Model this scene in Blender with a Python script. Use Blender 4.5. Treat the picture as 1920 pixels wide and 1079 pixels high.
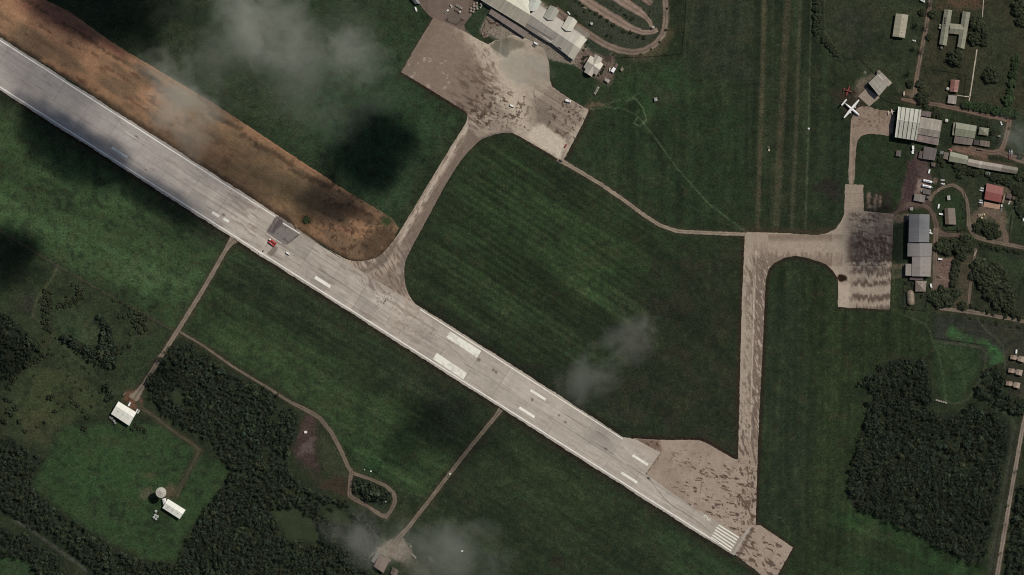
import bpy, bmesh, math, random
import numpy as np
from mathutils import Vector

# ------------------------------------------------------------------ camera, sky, sun, exposure
S = 0.6                                   # metres per photograph pixel (1920 wide)
CAM_H = 6000.0
SUN_EL, SUN_AZ = 49.0, 52.0               # elevation, azimuth east of north (up in the photo is north)
sc = bpy.context.scene
col = sc.collection
for o in list(bpy.data.objects):
    bpy.data.objects.remove(o)
cam_d = bpy.data.cameras.new("camera")
cam = bpy.data.objects.new("camera", cam_d)
col.objects.link(cam)
cam.location = (0, 0, CAM_H)
cam.rotation_euler = (0, 0, 0)
cam_d.sensor_width = 36.0
cam_d.lens = 36.0 * CAM_H / (1920 * S)
cam_d.clip_start = 10.0
cam_d.clip_end = 60000.0
sc.camera = cam

world = bpy.data.worlds.new("World")
sc.world = world
world.use_nodes = True
wn = world.node_tree
sky = wn.nodes.new("ShaderNodeTexSky")
sky.sky_type = 'NISHITA'
sky.sun_disc = False
sky.sun_elevation = math.radians(SUN_EL)
sky.sun_rotation = math.radians(SUN_AZ)
sky.altitude = 20
wn.links.new(sky.outputs[0], wn.nodes["Background"].inputs[0])
wn.nodes["Background"].inputs[1].default_value = 0.05

sun_d = bpy.data.lights.new("sun", 'SUN')
sun_d.energy = 3.0
sun_d.angle = math.radians(0.5)
sun_d.color = (1.0, 0.955, 0.875)
sun = bpy.data.objects.new("sun", sun_d)
col.objects.link(sun)
_el, _az = math.radians(SUN_EL), math.radians(SUN_AZ)
SUN_DIR = Vector((math.sin(_az) * math.cos(_el), math.cos(_az) * math.cos(_el), math.sin(_el)))
sun.rotation_euler = SUN_DIR.to_track_quat('Z', 'Y').to_euler()
sun.location = SUN_DIR * 3000

sc.view_settings.view_transform = 'Standard'
sc.view_settings.look = 'None'
sc.view_settings.exposure = 0.0
sc.view_settings.gamma = 1.0
sc.view_settings.use_curve_mapping = False
sc.cycles.max_bounces = 4
sc.cycles.diffuse_bounces = 2
sc.cycles.transparent_max_bounces = 16
sc.cycles.volume_bounces = 2
sc.cycles.use_denoising = True
sc.cycles.denoiser = 'OPENIMAGEDENOISE'
sc.cycles.denoising_input_passes = 'RGB_ALBEDO_NORMAL'
sc.cycles.denoising_prefilter = 'ACCURATE'
sc.cycles.filter_width = 1.05

# ------------------------------------------------------------------ helpers
RNG = random.Random(7)
NR = np.random.RandomState(11)
K = 0.96                                  # how bright a white sunlit horizontal surface is at exposure 0


def W(px, py, z=0.0):
    return Vector(((px - 960) * S, (539.5 - py) * S, z))


def lin(c):
    c = np.asarray(c, float) / 255.0
    return np.where(c <= 0.04045, c / 12.92, ((c + 0.055) / 1.055) ** 2.4)


def base(c):
    """Base colour of a thing that shows as sRGB colour c in full sun."""
    return np.clip(lin(c) / K, 0.002, 0.9)


def hash2(i, j, seed):
    i = i.astype(np.int64) & 0xFFFF
    j = j.astype(np.int64) & 0xFFFF
    h = (i * 374761393 + j * 668265263 + seed * 974711) & 0xFFFFFFFF
    h = ((h ^ (h >> 13)) * 1274126177) & 0xFFFFFFFF
    h = h ^ (h >> 16)
    return (h & 0xFFFFFF) / float(0xFFFFFF)


def vn(x, y, seed=0):
    xi, yi = np.floor(x), np.floor(y)
    fx, fy = x - xi, y - yi
    fx = fx * fx * (3 - 2 * fx)
    fy = fy * fy * (3 - 2 * fy)
    a, b = hash2(xi, yi, seed), hash2(xi + 1, yi, seed)
    c, d = hash2(xi, yi + 1, seed), hash2(xi + 1, yi + 1, seed)
    return (a * (1 - fx) + b * fx) * (1 - fy) + (c * (1 - fx) + d * fx) * fy


def fbm(x, y, seed=0, octaves=3):
    s, a, t = 0.0, 0.5, 0.0
    for k in range(octaves):
        s = s + a * vn(x, y, seed + 17 * k)
        t += a
        x, y, a = x * 2.03 + 5.1, y * 2.03 + 3.7, a * 0.55
    return s / t


def aniso(x, y, ang, length, width, seed=0, octaves=3):
    a = math.radians(ang)
    u = x * math.cos(a) + y * math.sin(a)
    v = -x * math.sin(a) + y * math.cos(a)
    return fbm(u / length, v / width, seed, octaves)


def sstep(a, b, x):
    t = np.clip((x - a) / (b - a), 0, 1)
    return t * t * (3 - 2 * t)


def seg_near(x, y, pts, closed):
    """Distance to a polyline and the nearest point on it."""
    best = np.full(x.shape, 1e18)
    nx, ny, tt = np.zeros_like(x), np.zeros_like(x), np.zeros_like(x)
    n = len(pts)
    for k in range(n if closed else n - 1):
        ax, ay = pts[k][:2]
        bx, by = pts[(k + 1) % n][:2]
        dx, dy = bx - ax, by - ay
        L = dx * dx + dy * dy + 1e-9
        t = np.clip(((x - ax) * dx + (y - ay) * dy) / L, 0, 1)
        qx, qy = ax + t * dx, ay + t * dy
        d = (x - qx) ** 2 + (y - qy) ** 2
        m = d < best
        best = np.where(m, d, best)
        nx, ny = np.where(m, qx, nx), np.where(m, qy, ny)
        tt = np.where(m, k + t, tt)
    return np.sqrt(best), nx, ny, tt


def inside(x, y, pts):
    r = np.zeros(x.shape, bool)
    n = len(pts)
    for k in range(n):
        ax, ay = pts[k][:2]
        bx, by = pts[(k + 1) % n][:2]
        if ay == by:
            continue
        c = (ay > y) != (by > y)
        r ^= c & (x < (bx - ax) * (y - ay) / (by - ay) + ax)
    return r


def smooth(pts, closed=True, n=2):
    """Chaikin corner cutting; a point given with a third value 's' stays sharp."""
    pts = [tuple(p) for p in pts]
    for _ in range(n):
        out = []
        N = len(pts)
        for k in range(N):
            p, a, b = pts[k], pts[k - 1], pts[(k + 1) % N]
            if (not closed and k in (0, N - 1)) or len(p) > 2:
                out.append(p)
            else:
                out.append(((a[0] + 3 * p[0]) / 4, (a[1] + 3 * p[1]) / 4))
                out.append(((b[0] + 3 * p[0]) / 4, (b[1] + 3 * p[1]) / 4))
        pts = out
    return pts


class Paint:
    """Surface colours (soil, grass, concrete, stains) on a set of points, in photograph colours."""

    def __init__(self, x, y, c):
        self.x, self.y = x, y
        self.c = np.tile(np.asarray(c, float), (len(x), 1))

    def mix(self, idx, m, c):
        m = m[:, None]
        self.c[idx] = self.c[idx] * (1 - m) + np.asarray(c, float) * m

    def box(self, pts, pad):
        a = np.asarray([p[:2] for p in pts], float)
        lo, hi = a.min(0) - pad, a.max(0) + pad
        return np.nonzero((self.x > lo[0]) & (self.x < hi[0]) & (self.y > lo[1]) & (self.y < hi[1]))[0]

    def poly(self, pts, c, blur=6, a=1.0, rag=0.0, rs=9, seed=1):
        i = self.box(pts, blur + rag + 2)
        if not len(i):
            return
        x, y = self.x[i], self.y[i]
        d = seg_near(x, y, pts, True)[0]
        d = np.where(inside(x, y, pts), -d, d)
        if rag:
            d = d + (fbm(x / rs, y / rs, seed) - .5) * 2 * rag
        self.mix(i, sstep(blur, -blur, d) * a, c)

    def line(self, pts, w, c, blur=1.5, a=1.0, rag=0.0, rs=5, seed=2, brk=0.0):
        i = self.box(pts, w + blur + rag + 2)
        if not len(i):
            return
        x, y = self.x[i], self.y[i]
        d = seg_near(x, y, pts, False)[0] - w / 2
        if rag:
            d = d + (fbm(x / rs, y / rs, seed) - .5) * 2 * rag
        m = sstep(blur, -blur, d) * a
        if brk:
            m = m * (1 - brk * sstep(.35, .65, fbm(x / 14, y / 14, seed + 5)))
        self.mix(i, m, c)

    def blob(self, cx, cy, rx, ry, ang, c, a=1.0, rag=.5, seed=3, soft=.5):
        R = max(rx, ry) * 1.6
        i = self.box([(cx, cy)], R)
        if not len(i):
            return
        x, y = self.x[i], self.y[i]
        t = math.radians(ang)
        u = ((x - cx) * math.cos(t) + (y - cy) * math.sin(t)) / rx
        v = (-(x - cx) * math.sin(t) + (y - cy) * math.cos(t)) / ry
        r = np.sqrt(u * u + v * v) + (fbm(x / (min(rx, ry) * .7), y / (min(rx, ry) * .7), seed) - .5) * 2 * rag
        self.mix(i, sstep(1 + soft, 1 - soft, r) * a, c)

    def mask(self, m, c, a=1.0):
        self.mix(slice(None), np.clip(m, 0, 1) * a, c)


def set_tint(me, rgb):
    at = me.color_attributes.new("tint", 'FLOAT_COLOR', 'POINT')
    d = np.ones((len(me.vertices), 4), np.float32)
    d[:, :3] = rgb
    at.data.foreach_set("color", d.ravel())


def np_mesh(name, verts, faces, mat=None, tint=None, smooth_shade=False):
    """faces: (n,3) or (n,4) array"""
    me = bpy.data.meshes.new(name)
    verts = np.asarray(verts, np.float32)
    faces = np.asarray(faces, np.int32)
    k = faces.shape[1]
    me.vertices.add(len(verts))
    me.vertices.foreach_set("co", verts.ravel())
    me.loops.add(faces.size)
    me.loops.foreach_set("vertex_index", faces.ravel())
    me.polygons.add(len(faces))
    me.polygons.foreach_set("loop_start", np.arange(0, faces.size, k, dtype=np.int32))
    me.polygons.foreach_set("loop_total", np.full(len(faces), k, np.int32))
    me.update(calc_edges=True)
    me.validate()
    if tint is not None:
        set_tint(me, tint)
    if mat:
        me.materials.append(mat)
    if smooth_shade:
        me.polygons.foreach_set("use_smooth", np.ones(len(faces), bool))
    return me


def link(name, me, parent=None, loc=None):
    o = bpy.data.objects.new(name, me)
    col.objects.link(o)
    if parent:
        o.parent = parent
    if loc is not None:
        o.location = loc
    return o


def tag(o, label=None, cat=None, group=None, kind=None):
    if label:
        n = len(label.split())
        if not 4 <= n <= 16:
            print("LABEL", n, label)
        o["label"] = label
    if cat:
        o["category"] = cat
    if group:
        o["group"] = group
    if kind:
        o["kind"] = kind
    return o


def thing(name, px, py, label, cat, group=None, z=0.0):
    o = bpy.data.objects.new(name, None)
    col.objects.link(o)
    o.location = W(px, py, z)
    o.empty_display_size = 2
    return tag(o, label, cat, group)


# ------------------------------------------------------------------ materials
def new_mat(name):
    m = bpy.data.materials.new(name)
    m.use_nodes = True
    nt = m.node_tree
    return m, nt, nt.nodes["Principled BSDF"]


def node(nt, t, **kw):
    n = nt.nodes.new(t)
    for k, v in kw.items():
        setattr(n, k, v)
    return n


def mathn(nt, op, a, b=None, c=None):
    n = node(nt, "ShaderNodeMath", operation=op)
    for i, v in enumerate((a, b, c)):
        if v is None:
            continue
        if isinstance(v, (int, float)):
            n.inputs[i].default_value = v
        else:
            nt.links.new(v, n.inputs[i])
    return n.outputs[0]


def noise(nt, vec, scale, detail=3, rough=.6):
    n = node(nt, "ShaderNodeTexNoise")
    n.inputs["Scale"].default_value = scale
    n.inputs["Detail"].default_value = detail
    n.inputs["Roughness"].default_value = rough
    if vec is not None:
        nt.links.new(vec, n.inputs["Vector"])
    return n.outputs["Fac"]


def maprange(nt, v, a, b, c, d):
    n = node(nt, "ShaderNodeMapRange")
    nt.links.new(v, n.inputs[0])
    for i, x in enumerate((a, b, c, d)):
        n.inputs[i + 1].default_value = x
    return n.outputs[0]


def times(nt, colr, fac):
    n = node(nt, "ShaderNodeVectorMath", operation='SCALE')
    nt.links.new(colr, n.inputs[0])
    nt.links.new(fac, n.inputs["Scale"])
    return n.outputs[0]


def coords(nt, ang=0.0, sx=1, sy=1, sz=1, obj=True):
    tc = node(nt, "ShaderNodeTexCoord")
    mp = node(nt, "ShaderNodeMapping", vector_type='POINT')
    src = tc.outputs["Object"]
    if ang:
        r = node(nt, "ShaderNodeVectorRotate", rotation_type='Z_AXIS')
        r.inputs["Angle"].default_value = math.radians(ang)
        nt.links.new(src, r.inputs["Vector"])
        src = r.outputs[0]
    mp.inputs["Scale"].default_value = (sx, sy, sz)
    nt.links.new(src, mp.inputs["Vector"])
    return mp.outputs[0]


def surface_mat(name, fine=(1.1, .35), mid=(.18, .18), big=(.02, .10), bump=.0, rough=.95, streak=None, second=None):
    """tint attribute (painted colour) x three sizes of mottling; second = (rgb, noise scale, lo, hi, amount)"""
    m, nt, b = new_mat(name)
    at = node(nt, "ShaderNodeAttribute", attribute_name="tint")
    c = at.outputs["Color"]
    v = coords(nt)
    f = None
    for sc_, am in (fine, mid, big):
        k = maprange(nt, noise(nt, v, sc_, 3, .65), .25, .75, 1 - am, 1 + am)
        f = k if f is None else mathn(nt, 'MULTIPLY', f, k)
    if streak:
        ang, sx, sy, am = streak
        k = maprange(nt, noise(nt, coords(nt, ang, sx, sy), 1.0, 3, .6), .25, .75, 1 - am, 1 + am)
        f = mathn(nt, 'MULTIPLY', f, k)
    if second:
        rgb, s2, lo, hi, am = second
        mx = node(nt, "ShaderNodeMix", data_type='RGBA')
        nt.links.new(maprange(nt, noise(nt, v, s2, 4, .6), lo, hi, 0, am), mx.inputs["Factor"])
        nt.links.new(c, mx.inputs["A"])
        mx.inputs["B"].default_value = (*base(rgb), 1)
        c = mx.outputs["Result"]
    nt.links.new(times(nt, c, f), b.inputs["Base Color"])
    b.inputs["Roughness"].default_value = rough
    b.inputs["Specular IOR Level"].default_value = .15
    if bump:
        bp = node(nt, "ShaderNodeBump")
        bp.inputs["Strength"].default_value = 1.0
        bp.inputs["Distance"].default_value = bump
        nt.links.new(noise(nt, v, fine[0] * .8, 4, .7), bp.inputs["Height"])
        nt.links.new(bp.outputs[0], b.inputs["Normal"])
    return m


_pm = {}


def paint_mat(c, rough=.55, metal=0.0, wear=.12):
    """Painted or plain material of one colour with a little mottling."""
    key = (tuple(c), rough, metal, wear)
    if key in _pm:
        return _pm[key]
    m, nt, b = new_mat("paint_%d_%d_%d" % tuple(int(v) for v in c))
    rgb = node(nt, "ShaderNodeRGB")
    rgb.outputs[0].default_value = (*base(c), 1)
    k = maprange(nt, noise(nt, coords(nt), .9, 4, .6), .25, .75, 1 - wear, 1 + wear)
    nt.links.new(times(nt, rgb.outputs[0], k), b.inputs["Base Color"])
    b.inputs["Roughness"].default_value = rough
    b.inputs["Metallic"].default_value = metal
    _pm[key] = m
    return m


def roof_mat(c, ang, seam=2.2, dirt=.25, stain=None, rough=.5):
    """Sheet roofing: seams across the ridge, streaks running down the slope, stains. ang: ridge direction in degrees (photo, y down)."""
    key = ("roof", tuple(c), round(ang), seam, dirt, stain)
    if key in _pm:
        return _pm[key]
    m, nt, b = new_mat("sheet_roof_%d_%d_%d" % tuple(int(v) for v in c))
    rgb = node(nt, "ShaderNodeRGB")
    rgb.outputs[0].default_value = (*base(c), 1)
    k = maprange(nt, noise(nt, coords(nt, ang, 1.0, .06, .06), .9, 3, .6), .25, .75, 1 - dirt, 1 + dirt * .8)
    k2 = maprange(nt, noise(nt, coords(nt), .12, 4, .6), .25, .75, 1 - dirt * .9, 1 + dirt * .6)
    wv = node(nt, "ShaderNodeTexWave", bands_direction='X')
    wv.inputs["Scale"].default_value = 1.0 / seam / 2
    wv.inputs["Distortion"].default_value = .3
    nt.links.new(coords(nt, ang), wv.inputs["Vector"])
    k3 = maprange(nt, wv.outputs["Fac"], 0, .25, .94, 1.0)
    sp = node(nt, "ShaderNodeSeparateXYZ")
    nt.links.new(coords(nt, ang), sp.inputs[0])
    cell = mathn(nt, 'FLOOR', mathn(nt, 'MULTIPLY', sp.outputs[0], 1 / 2.7))
    wnz = node(nt, "ShaderNodeTexWhiteNoise", noise_dimensions='1D')
    nt.links.new(cell, wnz.inputs["W"])
    k3 = mathn(nt, 'MULTIPLY', k3, maprange(nt, wnz.outputs["Value"], 0, 1, 1 - dirt * .55, 1 + dirt * .45))
    f = mathn(nt, 'MULTIPLY', mathn(nt, 'MULTIPLY', k, k2), k3)
    c0 = rgb.outputs[0]
    if stain:
        mx = node(nt, "ShaderNodeMix", data_type='RGBA')
        nt.links.new(maprange(nt, noise(nt, coords(nt), .22, 5, .65), .5, .68, 0, .8), mx.inputs["Factor"])
        nt.links.new(c0, mx.inputs["A"])
        mx.inputs["B"].default_value = (*base(stain), 1)
        c0 = mx.outputs["Result"]
    nt.links.new(times(nt, c0, f), b.inputs["Base Color"])
    b.inputs["Roughness"].default_value = rough
    _pm[key] = m
    return m


def foliage_mat(name, c, var=.35, shift=(30, 34, 20)):
    m, nt, b = new_mat(name)
    at = node(nt, "ShaderNodeAttribute", attribute_name="tint")
    oi = node(nt, "ShaderNodeObjectInfo")
    rgb = node(nt, "ShaderNodeRGB")
    rgb.outputs[0].default_value = (*base(c), 1)
    mul = node(nt, "ShaderNodeVectorMath", operation='MULTIPLY')
    nt.links.new(rgb.outputs[0], mul.inputs[0])
    nt.links.new(at.outputs["Color"], mul.inputs[1])
    k = maprange(nt, oi.outputs["Random"], 0, 1, 1 - var, 1 + var)
    nt.links.new(times(nt, mul.outputs[0], k), b.inputs["Base Color"])
    b.inputs["Roughness"].default_value = .7
    b.inputs["Specular IOR Level"].default_value = .2
    return m


GLASS = paint_mat((28, 32, 36), rough=.15, wear=.05)
RUBBER = paint_mat((26, 25, 24), rough=.9)
BARK = paint_mat((92, 80, 66), rough=.95, wear=.3)
# ------------------------------------------------------------------ surfaces: sheets of fine mesh clipped to an outline
GRASS = surface_mat("grass_ground", fine=(.5, .6), mid=(.13, .3), big=(.018, .14), bump=.7, second=((62, 56, 38), .06, .56, .75, .45))
CONC = surface_mat("weathered_concrete", fine=(.8, .11), mid=(.17, .08), big=(.02, .04), rough=.9, streak=(32.4, .012, .5, .06))
PAVE = surface_mat("stained_pavement", fine=(.7, .22), mid=(.2, .13), big=(.02, .05), rough=.9)
DIRT = surface_mat("packed_dirt", fine=(.8, .18), mid=(.15, .14), big=(.03, .08), bump=.1)
FIELD = surface_mat("bare_strip", fine=(.6, .34), mid=(.13, .2), big=(.02, .1), bump=.15, streak=(32.4, .015, .35, .10))
MARK = surface_mat("worn_white_paint", fine=(.9, .07), mid=(.25, .07), big=(.03, .03), rough=.8)


def jag(pts, amp, step=2.5, seed=5, which=None):
    """Resample an outline and push its edge in and out: broken pavement edges. which: set of edge indices to jag (None = all)."""
    out = []
    n = len(pts)
    for k in range(n):
        a, b = np.array(pts[k][:2], float), np.array(pts[(k + 1) % n][:2], float)
        d = b - a
        L = np.hypot(*d)
        if (which is not None and k not in which) or L < step:
            out.append(tuple(a))
            continue
        m = int(L / step)
        nrm = np.array((-d[1], d[0])) / L
        t = np.arange(m) / m
        q = a + t[:, None] * d
        w = (fbm(q[:, 0] / 4, q[:, 1] / 4, seed, 3) - .5) * 2 * amp + (vn(q[:, 0] / 30, q[:, 1] / 30, seed + 3) - .5) * amp
        w[0] *= .3
        out += [tuple(p) for p in q + nrm * w[:, None]]
    return out


def sheet(name, pts, z, c, mat, step=1.5, ang=0.0, paint=None, parent=None, kind="structure"):
    pts = [tuple(p[:2]) for p in pts]
    t = math.radians(ang)
    ct, st = math.cos(t), math.sin(t)
    P = np.array(pts)
    R = np.stack((P[:, 0] * ct + P[:, 1] * st, -P[:, 0] * st + P[:, 1] * ct), 1)
    lo, hi = R.min(0) - step, R.max(0) + step
    u, v = np.arange(lo[0], hi[0] + step, step), np.arange(lo[1], hi[1] + step, step)
    U, V = np.meshgrid(u, v)
    X, Y = U * ct - V * st, U * st + V * ct
    cx, cy = (X[:-1, :-1] + X[1:, 1:]) / 2, (Y[:-1, :-1] + Y[1:, 1:]) / 2
    keep = inside(cx, cy, pts)
    nv, nu = X.shape
    idx = np.arange(nv * nu).reshape(nv, nu)
    q = np.stack((idx[:-1, :-1], idx[1:, :-1], idx[1:, 1:], idx[:-1, 1:]), -1)[keep]
    cnt = np.bincount(q.ravel(), minlength=nv * nu)
    used = np.nonzero(cnt)[0]
    x, y = X.ravel()[used], Y.ravel()[used]
    rim = cnt[used] < 4
    xr, yr = x[rim], y[rim]
    if len(xr):
        _, nx, ny, _ = seg_near(xr, yr, pts, True)
        x[rim], y[rim] = nx, ny
    remap = np.zeros(nv * nu, np.int64)
    remap[used] = np.arange(len(used))
    p = Paint(x, y, c)
    if paint:
        paint(p)
    if mat is PAVE and len(x) > 500:                                # sun-bleached paving: greyer, its stains stand out
        g = p.c.mean(1, keepdims=True)
        m = np.median(g)
        p.c = (p.c * .88 + (g + np.array((3., 0, -3.))) * .12) + (g - m) * .42 + np.array((7., 6., 3.))
    verts = np.stack(((x - 960) * S, (539.5 - y) * S, np.full(len(x), z)), 1)
    me = np_mesh(name, verts, remap[q], mat, np.clip(lin(np.clip(p.c, 0, 255)) / K, .001, .9))
    o = link(name, me, parent)
    if not parent:
        tag(o, kind=kind)
    return o


def ribbon(name, pts, z, c, mat=None, rag=.9, seed=3, paint=None, kind="structure", closed=False, across=9):
    """A road along (x, y, width) points, with worn edges."""
    mat = mat or DIRT
    P = np.array(pts, float)
    d = np.r_[0, np.cumsum(np.hypot(*(P[1:, :2] - P[:-1, :2]).T))]
    n = max(3, int(d[-1] / 1.6))
    t = np.linspace(0, d[-1], n)
    ctr = np.stack([np.interp(t, d, P[:, k]) for k in range(3)], 1)
    for _ in range(6):                                              # soften the bends
        ctr[1:-1, :2] = ctr[1:-1, :2] * .5 + (ctr[:-2, :2] + ctr[2:, :2]) * .25
    T = np.gradient(ctr[:, :2], axis=0)
    T /= np.hypot(T[:, 0], T[:, 1])[:, None] + 1e-9
    N = np.stack((-T[:, 1], T[:, 0]), 1)
    f = np.linspace(-1, 1, across)
    x, y = np.empty((n, across)), np.empty((n, across))
    for j, s in enumerate(f):
        w = s * ctr[:, 2] / 2
        if abs(s) == 1:
            w = w + s * (fbm(t / 3.0, t * 0 + j, seed, 3) - .5) * 2 * rag
        x[:, j], y[:, j] = ctr[:, 0] + N[:, 0] * w, ctr[:, 1] + N[:, 1] * w
    idx = np.arange(n * across).reshape(n, across)
    q = np.stack((idx[:-1, :-1], idx[:-1, 1:], idx[1:, 1:], idx[1:, :-1]), -1).reshape(-1, 4)[:, ::-1]
    q = q[:, ::-1]
    p = Paint(x.ravel(), y.ravel(), c)
    w = np.tile(np.abs(f), n)
    k = fbm(x.ravel() / 12, y.ravel() / 12, seed + 9)
    edge = sstep(.7, 1.0, w)
    p.c *= (1 + .13 * sstep(.3, .1, np.abs(w - .5)) - .12 * sstep(.25, .0, w) + (k - .5) * .3)[:, None]
    p.mask(edge * sstep(.4, .6, fbm(x.ravel() / 5, y.ravel() / 5, seed + 4)), (58, 54, 40), .6)
    if paint:
        paint(p)
    verts = np.stack(((p.x - 960) * S, (539.5 - p.y) * S, np.full(len(p.x), z)), 1)
    me = np_mesh(name, verts, q, mat, np.clip(lin(np.clip(p.c, 0, 255)) / K, .001, .9))
    return tag(link(name, me), kind=kind)


# outlines -----------------------------------------------------------------
def RL(x):
    return 163.5 + .635 * x                       # lower painted edge line of the runway


def RU(x):
    return 76.0 + .6403 * x                       # upper painted edge line


ROADS = {
    "west": [(440, 448, 20), (433, 454, 13), (424, 468, 8), (380, 545, 8), (332, 622, 8.5), (300, 672, 9), (268, 724, 9), (258, 738, 14), (250, 750, 24)],
    "service": [(939, 768, 11), (928, 783, 8), (885, 835, 7.5), (842, 890, 7.5), (800, 945, 7.5), (765, 990, 8), (748, 1008, 10), (738, 1022, 16)],
    "south_loop": [(337, 622, 4), (380, 648, 4), (440, 690, 4.5), (500, 726, 5), (545, 755, 6), (575, 769, 8), (600, 784, 8), (622, 812, 8), (640, 846, 8), (652, 875, 8), (662, 888, 7), (690, 897, 6), (722, 910, 6.5), (738, 925, 8), (741, 940, 8), (733, 958, 7), (722, 972, 7)],
    "south_spur": [(659, 884, 8), (656, 910, 7), (655, 930, 9), (668, 938, 8), (690, 950, 6), (715, 967, 8), (726, 968, 8)],
    "tower_track": [(257, 752, 12), (264, 764, 8), (290, 782, 5), (330, 812, 5), (360, 832, 5.5), (376, 846, 7)],
    "tower_spur": [(374, 843, 6), (368, 858, 5), (356, 880, 5), (345, 900, 5), (335, 918, 10), (328, 930, 16)],
    "apron_path": [(1046, 298, 10), (1075, 315, 7.5), (1130, 348, 7), (1180, 383, 7), (1212, 407, 7), (1240, 424, 7), (1270, 434, 7), (1330, 437, 7), (1402, 440, 7)],
    "terminal_loop": [(1040, 18, 16), (1075, 46, 14), (1105, 65, 13), (1135, 84, 13), (1160, 94, 13), (1185, 98.5, 12.5), (1208, 95.5, 12.5), (1228, 84, 12), (1243, 65, 11), (1248, 42, 11), (1248, 15, 11), (1246, -30, 11)],
    "car_lane": [(1052, -30, 12), (1100, 2, 17), (1130, 22, 18), (1160, 40, 18), (1180, 52, 14), (1205, 61, 10), (1222, 61, 9), (1233, 56, 9)],
    "car_lane_b": [(1118, -30, 14), (1150, -8, 17), (1172, 6, 18), (1195, 20, 17), (1211, 32, 10), (1219, 42, 8), (1222, 52, 7)],
    "car_lane_c": [(1190, -20, 12), (1212, 0, 14), (1222, 8, 10)],
    "compound_road": [(1748, -20, 8), (1742, 20, 8), (1735, 60, 8), (1726, 105, 8), (1718, 150, 8), (1714, 182, 10), (1712, 194, 10)],
    "hangar_road": [(1690, 186, 5), (1715, 191, 8), (1760, 197, 8.5), (1810, 207, 9), (1850, 217, 9), (1880, 222, 10), (1893, 226, 10), (1890, 245, 9), (1884, 268, 9), (1877, 284, 11), (1860, 287, 10), (1835, 283, 8), (1815, 277, 9)],
    "east_lane": [(1872, 284, 12), (1890, 292, 11), (1925, 304, 12)],
    "loop_road": [(1742, 376, 9), (1752, 362, 6), (1768, 351, 6), (1788, 347, 6.5), (1804, 357, 6.5), (1813, 376, 6.5), (1816, 400, 7), (1817, 425, 9), (1828, 444, 9), (1850, 451, 7.5), (1880, 457, 7.5), (1930, 467, 7.5)],
    "depot_road": [(1672, 404, 5), (1688, 393, 6), (1702, 383, 7), (1722, 383, 7), (1740, 389, 7), (1750, 402, 8), (1755, 420, 10), (1758, 437, 14), (1775, 441, 8), (1800, 441, 6), (1818, 443, 6)],
    "hangar_lane": [(1755, 428, 10), (1754, 470, 9), (1753, 510, 8), (1752, 545, 6)],
    "tree_lane": [(1830, 466, 6), (1826, 490, 6), (1820, 530, 5.5), (1816, 572, 5.5)],
    "lower_road": [(1755, 578, 5), (1785, 581, 7), (1820, 585, 9), (1860, 592, 7), (1930, 605, 7)],
    "east_road": [(1932, 740, 8), (1918, 800, 8), (1900, 900, 8), (1883, 1000, 8.5), (1868, 1090, 9)],
    "court_drive": [(1845, 385, 10), (1835, 400, 8), (1822, 415, 6)],
    "court_drive_b": [(1850, 395, 12), (1868, 408, 8), (1878, 425, 7), (1886, 440, 9), (1886, 456, 12)],
}

TAXI_A = smooth([(660, 500, 's'), (640, 484), (610, 465), (575, 445), (553, 431, 's'), (556, 428, 's'), (600, 458), (640, 483), (662, 491), (690, 489), (712, 481), (732, 460), (752, 431), (800, 350), (845, 276), (868, 240), (876, 226), (877, 212, 's'),
                 (905, 190, 's'), (960, 250, 's'), (935, 250), (910, 256), (890, 272), (860, 305), (825, 365), (787, 437), (768, 472), (759, 492), (757, 515), (762, 545), (775, 567), (800, 590, 's'), (700, 600, 's')], n=2)
APRON = [(752, 136), (783, 82), (813, 33), (840, 45), (868, 58), (893, 72), (915, 84), (925, 78), (962, 66), (990, 74), (1020, 92), (1029, 118), (1031, 150), (1036, 163), (1050, 174), (1085, 196), (1098, 203), (1104, 207), (1091, 235), (1057, 301),
         (1046, 299), (1000, 271), (972, 255), (955, 248), (930, 252), (900, 262), (878, 240), (877, 214), (866, 205), (820, 177), (775, 149)]
YARD = [(786, -20), (905, -20), (900, 0), (883, 30), (866, 52), (893, 72), (870, 70), (840, 52), (812, 36), (800, 25), (780, 0)]
PAD = [(1188, 822), (1232, 825), (1310, 826), (1324, 831), (1377, 861), (1384, 862), (1390, 600), (1396, 446), (1400, 435), (1470, 438), (1530, 441), (1550, 438), (1566, 430), (1576, 417), (1583, 402), (1584.5, 346), (1619, 347), (1619, 397), (1675, 401),
       (1672, 494), (1668, 581), (1571, 576), (1571, 522), (1562, 508), (1549, 496), (1533, 490), (1510, 483), (1492, 480), (1472, 483), (1452, 493), (1441, 506), (1436, 525), (1432, 600), (1425, 750), (1420, 860), (1417, 984), (1425, 985), (1487, 1027), (1448, 1095),
       (1384, 1044), (1250, 960), (1180, 850)]
RUNWAY_N = [(-20, RU(-20) - 6), (480, RU(480) - 6), (518, RU(518) - 5), (548, RU(548) - 5), (556, 432), (660, 498), (775, 568), (800, RU(800) - 5), (1000, RU(1000) - 6), (1168, RU(1168) - 4), (1192, 824), (1238, 849), (1209, 890), (1222, 897), (1262, 926), (1301, 953), (1322, 964), (1347, 981), (1389, 1008), (1404, 988), (1408, 990), (1377, 1042), (1370, RL(1370) + 5)]
BROWN = [(-20, -70), (60, -20), (88, 2), (133, 24), (187, 64), (253, 106), (310, 140), (407, 198), (493, 255), (640, 352), (700, 388), (735, 409), (748, 428), (738, 452), (722, 470), (704, 484), (680, 491), (655, 488), (630, 475), (600, 456), (556, 428), (520, 404), (300, 262), (150, 163), (-20, 56)]
STRIP = [(1590, 347), (1592, 300), (1594, 258), (1595, 226), (1600, 214), (1606, 204), (1616, 200), (1629, 200), (1645, 207), (1679, 209), (1676, 232), (1674, 256), (1640, 251), (1622, 252), (1611, 258), (1606, 272), (1604, 300), (1602, 347)]
HPAD = [(1609, 181), (1625, 165), (1650, 183), (1630, 200)]
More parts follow.
